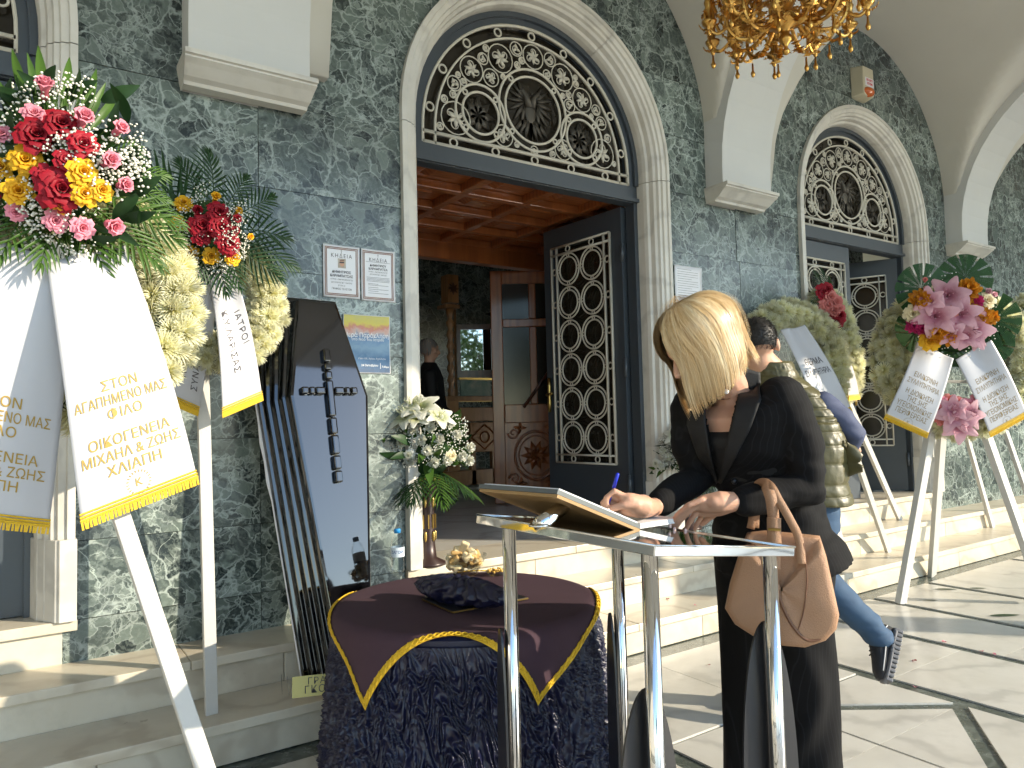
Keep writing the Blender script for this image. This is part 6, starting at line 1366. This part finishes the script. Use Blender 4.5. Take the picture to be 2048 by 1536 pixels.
for i in range(5200):
    lay = rdh.random(); phi = rdh.choice((-1, 1))*lerp(R_(14), PI, rdh.random()**.9); off = .006+.020*lay
    t0 = rdh.uniform(.02, .35); t1 = R_(lerp(88, 96, lay)); pts, nr_ = [], []; sway = .10*math.sin(phi*3+1)+rdh.uniform(-.04, .04); back = abs(phi)/PI
    for j in range(9):
        t = lerp(t0, t1, j/8); p, n_ = scalp(t, phi*(1-.22*(1-j/8)**2)+sway*(j/8)**2, off+.020*math.sin(PI*min(1, t/1.75))); pts.append(p); nr_.append(n_)
    Lh = lerp(.175, .125, min(1, back*1.3))*rdh.uniform(.72, 1.08); dcur = (pts[-1]-pts[-2]).normalized(); p = pts[-1]; n_ = nr_[-1]
    kg = lerp(.92, .42, min(1, back*1.6)); hang = (G*kg-upH*(1-kg)).normalized()
    for j in range(1, 9):
        q_ = j/8; dcur = dcur.lerp(hang, .35).normalized(); flick = (-n_*.45 if back < .72 else n_*.25)*max(0, q_-.45)*1.6
        p = p+(dcur+flick+n_*.06*(1-q_)).normalized()*Lh/8; pts.append(p); nr_.append((n_+flick*.2).normalized())
    tone = .56+.26*math.sin(phi*9+2*math.sin(phi*4))*.8+.10*math.sin(phi*31)+rdh.gauss(0, .07)+.10*(lay-.5)
    hair_strip(hm, pts, rdh.uniform(.0008, .0017), nr_, tones, min(1, max(0, tone)))
for i in range(260):      # flyaways
    phi = rdh.choice((-1, 1))*rdh.uniform(R_(20), PI); pts, nr_ = [], []; wob = rdh.uniform(-.25, .25); off = rdh.uniform(.026, .046)
    for j in range(12):
        t = lerp(rdh.uniform(.05, .2) if j == 0 else .2, 1.75, j/11); p, n_ = scalp(t, phi+wob*math.sin(t*2), off+.012*math.sin(t*3+phi)); pts.append(p+G*.09*max(0, t-1.2)); nr_.append(n_)
    hair_strip(hm, pts, .0005, nr_, tones, rdh.uniform(.5, 1))
me = bpy.data.meshes.new('hair'); me.from_pydata(hm.v, [], hm.f); at_ = me.attributes.new('tone', 'FLOAT', 'POINT'); at_.data.foreach_set('value', tones); me.polygons.foreach_set('use_smooth', [True]*len(me.polygons)); hair = link('hair', me, M['blonde'], woman)
shl = MB(); rows = []
for i in range(9):
    t = lerp(.02, R_(100), i/8); rows.append([scalp(t, 2*PI*j/28, .006)[0] if True else 0 for j in range(28)])
shl.grid(rows, cv=True); shl_o = shl.build('hair_cap', flat('hair_root', (.30, .16, .06), .6), woman, True)
bm = bmesh.new(); bm.from_mesh(shl_o.data); bmesh.ops.delete(bm, geom=[f for f in bm.faces if (f.calc_center_median()-HP(0, .07, .06)).dot(Bh @ Vector((0, 1, -.25))) > 0], context='FACES'); bm.to_mesh(shl_o.data); bm.free()
eyes = [MB().ell(HP(sx*.031, .076, .004), (.010, .009, .005), Bh).build('eye', M['skin'], woman, True) for sx in (-1, 1)]
MB().ell(HP(0, .095, -.057), (.021, .008, .008), Bh).build('lips', M['lip'], woman, True)
# pen
M['penblue'] = flat('pen_blue', (.012, .03, .50), .3); pen = thing('ballpoint_pen', 'clear ballpoint pen with blue cap in the signing hand', 'pen', pt)
pd = (pen_top-pt); MB().tube([pt+pd*.06, pt+pd*.64], .0042, 10).build('barrel', M['glass'], pen, True); MB().tube([pt, pt+pd*.07], [.0008, .0038], 8).build('tip', M['brass'], pen, True); MB().tube([pt+pd*.08, pt+pd*.66], .0018, 6).build('ink_tube', M['penblue'], pen); MB().tube([pt+pd*.62, pt+pd*.97, pt+pd], [.0052, .0050, .003], 10).build('cap', M['penblue'], pen, True)
# ------------------------------------------------------------ tan tote on her forearm
M['tan'] = flat('tan_leather', (.40, .225, .13), .48, var=.10, scale=14, bump=.55, bscale=260, spec=.4); M['tan_edge'] = flat('leather_edge', (.16, .07, .035), .5)
DB = 2.0; bgc = at(1565, 1180, DB); bag = thing('tote_bag', 'tan pebbled leather tote hanging from the woman\'s forearm', 'bag', at(1565, 1285, DB))
OUT = [(1494, 1066), (1530, 1062), (1600, 1068), (1640, 1073), (1652, 1110), (1664, 1165), (1677, 1225), (1672, 1252), (1650, 1275), (1610, 1288), (1560, 1284), (1510, 1268), (1470, 1242), (1451, 1212), (1460, 1165), (1477, 1110)]
bnr = (Vector(CAM)-bgc); bnr.z = 0; bnr.normalize()
def bpx(u, v, d): return on_plane(u, v, bgc, bnr)+bnr*d
cu_, cv_ = 1563, 1172; m = MB(); rows = []; OUT2 = dens(OUT+OUT[:1], 3)[:-1]
for sc2, d in ((.02, .050), (.55, .052), (.86, .050), (.955, .046), (.99, .036), (1.0, .022), (1.0, -.022), (.99, -.036), (.955, -.046), (.85, -.050), (.5, -.05), (.02, -.05)):
    rows.append([bpx(cu_+(u-cu_)*sc2, cv_+(v-cv_)*sc2, d*(1 if v > 1080 else .55)+.003*math.sin(u*.04+1)*math.sin(v*.03)) for u, v in OUT2])
m.grid(rows, cv=True); m.build('bag_body', M['tan'], bag, True)
def strap(pts, w, name='handle', t=.004, mat='tan'):
    P = spline([bpx(*p) for p in pts], 8); n = len(P); rows = []
    for i, p in enumerate(P):
        d = (P[min(i+1, n-1)]-P[max(i-1, 0)]).normalized(); s_ = d.cross(bnr).normalized(); rows.append([p-s_*w/2, p+s_*w/2])
    o = MB().grid(rows).build(name, M[mat], bag, True); sm = o.modifiers.new('s', 'SOLIDIFY'); sm.thickness = t; sm.offset = 0; return o
strap([(1549, 1130, .056), (1549, 1075, .053), (1546, 1020, .056), (1540, 985, .055), (1528, 966, .02), (1512, 985, -.03), (1506, 1060, -.05)], .030)
strap([(1602, 1120, .056), (1596, 1070, .053), (1580, 1035, .062), (1560, 1000, .058), (1540, 968, .04), (1522, 975, -.02), (1500, 1062, -.045)], .022)
strap([(1548, 1030, .060), (1548, 1050, .060), (1549, 1080, .058)], .036, 'strap_tab', .006); MB().tube([bpx(1537, 1052, .064), bpx(1561, 1053, .064)], .004, 6).build('buckle', M['brass'], bag)
P_ = spline([bpx(*p) for p in ((1549, 1085, .055), (1552, 1160, .056), (1575, 1225, .055), (1610, 1268, .050), (1645, 1265, .040), (1672, 1235, .028))], 8); MB().tube(P_, .0045, 8).build('trim_seam', M['tan_edge'], bag, True)
P_ = spline([bpx(*p) for p in ((1606, 1080, .054), (1612, 1150, .055), (1605, 1215, .055), (1590, 1262, .050))], 8); MB().tube(P_, .0016, 6).build('seam', M['tan_edge'], bag, True)
# ------------------------------------------------------------ the man in the quilted vest
DMn = 3.25; mh = at(1516, 692, 3.28); mn_ = at(1548, 744, 3.30); mp = at(1598, 985, 3.28); mR = at(1652, 812, 3.24); mL = at(1500, 800, 3.42)
msh = (mR-mL).normalized(); mup = (mn_-mp).normalized(); mfw = msh.cross(mup).normalized()
if mfw.dot(Vector(CAM)-mp) > 0: mfw = -mfw
mc = (mR+mL)/2; mw = at(1596, 885, 3.29)
mk = MB(); hf = Vector((.66, .70, -.28)).normalized(); Bm, MP = head_geo(mk, mh, hf, (-.1, 0, 1), 1.06)
mk.limb([mh-Vector((0, 0, .05)), mn_, mn_-mup*.08], [.058, .060, .085], 14)
loft(mk, [ellring(p, msh, mfw, a, b) for p, a, b in ((mp-mup*.08, .15, .11), (mp, .16, .115), (mw, .155, .11), (mc-mup*.05, .17, .11), (mn_-mup*.04, .09, .07))])
mE, mW = at(1708, 868, 3.22), at(1688, 905, 3.30)
mk.limb([mR, mE, mW], [.055, .045, .030]); mk.limb([mL, at(1470, 900, 3.5), at(1520, 960, 3.6)], [.055, .045, .032])
mk.ell(at(1700, 890, 3.28), (.035, .03, .04))
for k2 in range(4): finger(mk, [at(1704+k2*1, 884+k2*5, 3.27), at(1716-k2, 892+k2*4, 3.26), at(1720-k2*2, 902+k2*3, 3.27)], .010, .008)
finger(mk, [at(1694, 886, 3.26), at(1700, 874, 3.25), at(1710, 872, 3.25)], .011, .009)
hipR, kneeR, ankR, toeR = at(1598, 1040, 3.24), at(1632, 1150, 3.14), at(1762, 1276, 3.08), at(1772, 1352, 3.02)
mk.limb([hipR, kneeR, ankR], [.09, .06, .04]); hipL = at(1545, 1040, 3.35); mk.limb([hipL, Vector((hipL.x, hipL.y, .48)), Vector((hipL.x, hipL.y+.02, .07))], [.09, .06, .042])
man = remesh(mk.build('person', M['skin']), .0065, 4, .45); tag(man, 'man in an olive quilted vest and jeans seen from behind, one foot lifted', 'person')
# short dark hair with ear left free
M['darkhair'] = flat('dark_hair', (.022, .020, .019), .55, var=.5, scale=60); hmn = MB(); rdm = random.Random(5)
for i in range(5200):
    th = math.acos(rdm.uniform(-.72, 1)); ph = rdm.uniform(-PI, PI); x, y, z = math.sin(th)*math.sin(ph), math.sin(th)*math.cos(ph), math.cos(th)
    if y > .25 and z < .35: continue
    if z < -.15 and y > -.35: continue
    if abs(x) > .75 and z < .15 and y > -.25: continue
    n_ = (Bm @ Vector((x, y, z))).normalized(); b_ = MP(x*.074, -.012+y*.094, .025+z*.090); d = (n_*.55+Vector((0, 0, -.5))+Vector((rdm.uniform(-.3, .3), rdm.uniform(-.3, .3), rdm.uniform(-.2, .2)))).normalized(); L_ = .010+.010*max(0, z); s_ = d.orthogonal().normalized()*.0016
    hmn.add([b_-s_, b_+s_, b_+d*L_+n_*.003], [(0, 1, 2)])
hmn.build('hair', M['darkhair'], man); cap = MB(); cap.grid([[MP(math.sin(t)*math.sin(f)*.0765, -.012+math.sin(t)*math.cos(f)*.0965, .025+math.cos(t)*.0925) for f in np.linspace(0, 2*PI, 29)[:-1]] for t in np.linspace(.02, R_(126), 14)], cv=True); co = cap.build('hair_cap', M['darkhair'], man, True)
bm = bmesh.new(); bm.from_mesh(co.data); bmesh.ops.delete(bm, geom=[f for f in bm.faces if (f.calc_center_median()-MP(0, .0, -.02)).dot(Bm @ Vector((0, 1, -.75))) > 0], context='FACES'); bm.to_mesh(co.data); bm.free()
# vest: horizontal quilting
M['vest'] = flat('olive_nylon', (.080, .071, .026), .42, var=.12, scale=10, bump=.35, bscale=60, spec=.5); rows = []; NVV = 170
sec = [(mp-mup*.02, .222, .150), (mp+mup*.06, .215, .145), (mw, .208, .140), (lerp(mw, mc, .6), .208, .138), (mc-mup*.03, .212, .124), (lerp(mc, mn_, .40), .165, .108), (mn_-mup*.01, .100, .092), (mn_+mup*.05, .086, .084)]
for i in range(NVV):
    t = i/(NVV-1)*(len(sec)-1); k2 = min(len(sec)-2, int(t)); f = t-k2; c = sec[k2][0].lerp(sec[k2+1][0], f); a, b = lerp(sec[k2][1], sec[k2+1][1], f), lerp(sec[k2][2], sec[k2+1][2], f); fr = (i/(NVV-1)*13.0) % 1; puff = (.0058*(math.sin(PI*fr)**.4)-.0045)*(1 if i < NVV*.84 else .25); ring = []
    for j, p in enumerate(ellring(c, msh, mfw, a+puff, b+puff, 96, 2.3)): nn = (p-c).normalized(); ring.append(p+nn*(.0035*mn.noise(Vector((j*.35, i*.09, 3)))+.004*mn.noise(Vector((j*.9, i*.12, 8))))*(1 if fr > .1 else .3))
    rows.append(ring)
m = MB(); loft(m, rows); vest_o = m.build('quilted_vest', M['vest'], man, True)
flap = MB(); a, b, c, d = at(1690, 880, 3.16), at(1718, 915, 3.14), at(1724, 936, 3.14), at(1688, 955, 3.2)
flap.grid([[lerp(lerp(a, b, i/8), lerp(d, c, i/8), j/8)+Vector((0, -.012*math.sin(j*1.2), 0)) for j in range(9)] for i in range(9)]); fo_ = flap.build('vest_flap', M['vest'], man, True); sm = fo_.modifiers.new('s', 'SOLIDIFY'); sm.thickness = .02
M['shirt'] = flat('blue_sleeve', (.055, .070, .135), .75, var=.15, scale=18, bump=.3, bscale=200); slv = MB(); slv.limb([lerp(mR, mc, .1), lerp(mR, mE, .5)+msh*.01, mE, lerp(mE, mW, .75)], [.066, .058, .054, .046], 16); so = remesh(slv.build('sleeve', M['shirt'], man), .008, 5); sl2 = MB().limb([lerp(mL, mc, .1), at(1470, 900, 3.5), at(1508, 945, 3.58)], [.066, .056, .046], 16).build('sleeve', M['shirt'], man, True)
displace(so, lambda c: .006*mn.noise(Vector((c.x*12, c.y*12, c.z*30))))
k = NB('denim'); vv = k.coord(False); n1_ = k.noise(vv, 6, 4); n2_ = k.noise(vv, 240, 2); c_ = k.mix(n1_.outputs[0], (.018, .042, .09), (.055, .115, .20)); k.bump(n2_.outputs[0], .25, .002); M['denim'] = k.out(c_, .8)
jn = MB(); jn.limb([hipR, lerp(hipR, kneeR, .5), kneeR, lerp(kneeR, ankR, .45), ankR], [.105, .090, .074, .064, .054], 16); jn.limb([hipL, Vector((hipL.x, hipL.y, .48)), Vector((hipL.x, hipL.y+.02, .09))], [.11, .08, .065], 16); loft(jn, [ellring(p, msh, mfw, a, b) for p, a, b in ((mp-mup*.16, .14, .12), (mp-mup*.05, .165, .125), (mp+mup*.05, .155, .115))])
jo = remesh(jn.build('jeans', M['denim'], man), .008, 5)
displace(jo, lambda c: (.004+.008*math.exp(-((c-ankR).length/.10)**2))*mn.noise(Vector((c.x*14, c.y*14, c.z*34))))
# trainers
M['shoe'] = flat('black_mesh_shoe', (.022, .022, .026), .75, var=.3, scale=60, bump=.5, bscale=200); M['sole'] = flat('grey_sole', (.16, .16, .17), .7, var=.2); M['shoeline'] = flat('white_piping', (.6, .6, .6), .6)
def trainer(heel, toe, upv, lift):
    ax_ = (toe-heel); L_ = ax_.length; ax_.normalize(); upv = (upv-ax_*upv.dot(ax_)).normalized(); sdv = ax_.cross(upv); Q = lambda x, y, z: heel+ax_*x*L_+sdv*y+upv*z
    m = MB(); loft(m, [[Q(x, w*math.cos(t), h*.5+h*.5*math.sin(t)) for t in [2*PI*j/20 for j in range(20)]] for x, w, h in ((-.01, .026, .070), (.10, .036, .098), (.28, .037, .10), (.45, .040, .082), (.65, .046, .064), (.85, .042, .050), (.97, .024, .034))]); m.build('trainer', M['shoe'], man, True)
    nq = 12
    for i in range(nq):
        x0, x1 = i/nq-.02, (i+.82)/nq-.02; w = .043*math.sin(PI*(.18+.70*(i+.5)/nq))**.5
        bevel(MB().add([Q(x, sy*w, z) for z in (-.024, .012) for x, sy in ((x0, -1), (x1, -1), (x1, 1), (x0, 1))], [(0, 1, 2, 3), (4, 7, 6, 5), (0, 4, 5, 1), (1, 5, 6, 2), (2, 6, 7, 3), (3, 7, 4, 0)]).build('sole_lug', M['sole'], man), .004)
    loft(MB(), [[Q(x, w*math.cos(t), .004+.012*math.sin(t)) for t in [2*PI*j/16 for j in range(16)]] for x, w in ((-.03, .02), (.05, .040), (.3, .042), (.65, .049), (.9, .042), (1.0, .02))]).build('midsole', M['sole'], man, True)
    MB().tube(spline([Q(x, -w, z) for x, w, z in ((.0, .028, .04), (.15, .038, .05), (.35, .040, .035), (.6, .046, .03), (.85, .043, .024))], 6), .0025, 6).build('piping', M['shoeline'], man, True)
    for x in (.42, .5, .58): MB().tube([Q(x, -.02, .078-.05*(x-.42)), Q(x+.02, .02, .078-.05*(x-.42))], .003, 5).build('lace', M['shoe'], man)
trainer(at(1790, 1262, 3.10), at(1768, 1366, 3.00), at(1730, 1330, 3.06)-at(1790, 1320, 3.06), 0)
trainer(Vector((hipL.x-.06, hipL.y-.09, .026)), Vector((hipL.x+.06, hipL.y+.16, .026)), Vector((0, 0, 1)), 0)
# ------------------------------------------------------------ a person indoors by the icon stand
ip = on_z(872, 1003, ZLAND); ip.z = ZLAND; hi_ = on_y(858, 700, ip.y); ik = MB(); s_i = (hi_.z-ZLAND)/1.55
Bi, IP = head_geo(ik, hi_, (.8, -.45, -.1), (0, 0, 1), 1.0); V = lambda x, y, z: Vector((ip.x+x, ip.y+y, ZLAND+z*s_i)); hx_ = hi_.x-ip.x
ik.limb([hi_-Vector((0, 0, .06)), V(hx_, 0, 1.36), V(hx_*.9, 0, 1.28)], [.05, .055, .08])
loft(ik, [ellring(V(x, 0, z), Vector((.5, .86, 0)), Vector((.86, -.5, 0)), a, b) for x, z, a, b in ((0, .85, .15, .11), (hx_*.4, 1.05, .14, .10), (hx_*.8, 1.25, .17, .11), (hx_*.9, 1.34, .12, .08))])
for sy in (-1, 1): ik.limb([V(hx_*.8+.08*sy, .14*sy, 1.28), V(.12*sy, .2*sy, 1.0), V(.1, .15*sy, .85)], [.05, .04, .03]); ik.limb([V(.04*sy, .08*sy, .85), V(.04*sy, .08*sy, .45), V(.04*sy, .08*sy, .08)], [.085, .06, .04])
ind = remesh(ik.build('person', M['skin']), .009, 4); tag(ind, 'grey haired person in dark clothes standing inside the doorway', 'person')
dk = MB(); loft(dk, [ellring(V(x, 0, z), Vector((.5, .86, 0)), Vector((.86, -.5, 0)), a, b) for x, z, a, b in ((0, .35, .2, .16), (0, .85, .20, .155), (hx_*.4, 1.05, .18, .135), (hx_*.8, 1.25, .21, .14), (hx_*.9, 1.36, .14, .10), (hx_, 1.42, .07, .07))])
for sy in (-1, 1): dk.limb([V(hx_*.8+.08*sy, .14*sy, 1.28), V(.12*sy, .2*sy, 1.0), V(.1, .15*sy, .88)], [.07, .06, .05]); dk.limb([V(.04*sy, .08*sy, .80), V(.04*sy, .08*sy, .45), V(.04*sy, .08*sy, .10)], [.1, .08, .07])
remesh(dk.build('dark_coat', M['suit'], ind), .012, 5)
hg = MB(); rdm = random.Random(9)
for i in range(700):
    th = math.acos(rdm.uniform(-.4, 1)); ph = rdm.uniform(-PI, PI); x, y, z = math.sin(th)*math.sin(ph), math.sin(th)*math.cos(ph), math.cos(th)
    if y > .3 and z < .4: continue
    b_ = IP(x*.085, -.012+y*.105, .025+z*.10); n_ = (Bi @ Vector((x, y, z))).normalized(); d = (Vector((0, 0, -1))+n_*.3).normalized(); s_ = d.cross(n_).normalized()*.006; hg.add([b_-s_, b_+s_, b_+d*.07-n_*.005], [(0, 1, 2)])
hg.build('hair', flat('grey_hair', (.22, .20, .18), .6), ind)
for sy in (-1, 1): MB().limb([V(.04*sy-.03, .08*sy+.02, .04), V(.04*sy+.08, .08*sy-.06, .04), V(.04*sy+.16, .08*sy-.11, .03)], [.04, .042, .03]).build('shoe', M['blackplate'], ind, True)
# ============================================================ trees across the forecourt (mirrored in steel, lacquer and glass)
M['bark'] = flat('bark', (.09, .07, .05), .9, bump=.6); M['treeleaf'] = leafmat('tree_leaf', (.03, .06, .015), (.09, .14, .04))
rdt = random.Random(2)
for i, (tx_, ty_, hh) in enumerate(((-9, -24, 7.5), (-13, -30, 9), (30, -20, 8), (-21, -14, 7))):
    t = thing('plane_tree', ['tall plane tree across the forecourt mirrored in the glazed picture', 'tallest plane tree standing behind another across the forecourt', 'plane tree across the forecourt beyond the right door', 'lower plane tree beside the left end of the forecourt'][i], 'tree', (tx_, ty_, 0), 'plane trees across the forecourt'); m = MB(); base_ = Vector((tx_, ty_, 0))
    m.tube([base_, base_+Vector((.1, 0, hh*.3)), base_+Vector((0, .1, hh*.6))], [.22, .17, .08], 8)
    tips = []
    for k2 in range(9):
        a = rdt.uniform(0, 6.28); p0_ = base_+Vector((0, 0, hh*rdt.uniform(.28, .6))); p1_ = p0_+Vector((math.cos(a)*hh*.26, math.sin(a)*hh*.26, hh*rdt.uniform(.1, .36))); m.tube([p0_, (p0_+p1_)/2+Vector((0, 0, .2)), p1_], [.07, .045, .015], 6); tips += [p1_, (p0_+p1_)/2]
    m.build('trunk', M['bark'], t, True); lf = MB()
    for k2 in range(1500):
        c = tips[rdt.randrange(len(tips))]+Vector((rdt.gauss(0, .55), rdt.gauss(0, .55), rdt.gauss(.1, .5))); d = Vector((rdt.gauss(0, 1), rdt.gauss(0, 1), rdt.gauss(0, 1))).normalized()*.16; e = d.orthogonal().normalized()*.11; lf.add([c-d, c+e, c+d, c-e], [(0, 1, 2, 3)])
    lf.build('crown', M['treeleaf'], t)
bpy.data.scenes.remove(TMP)
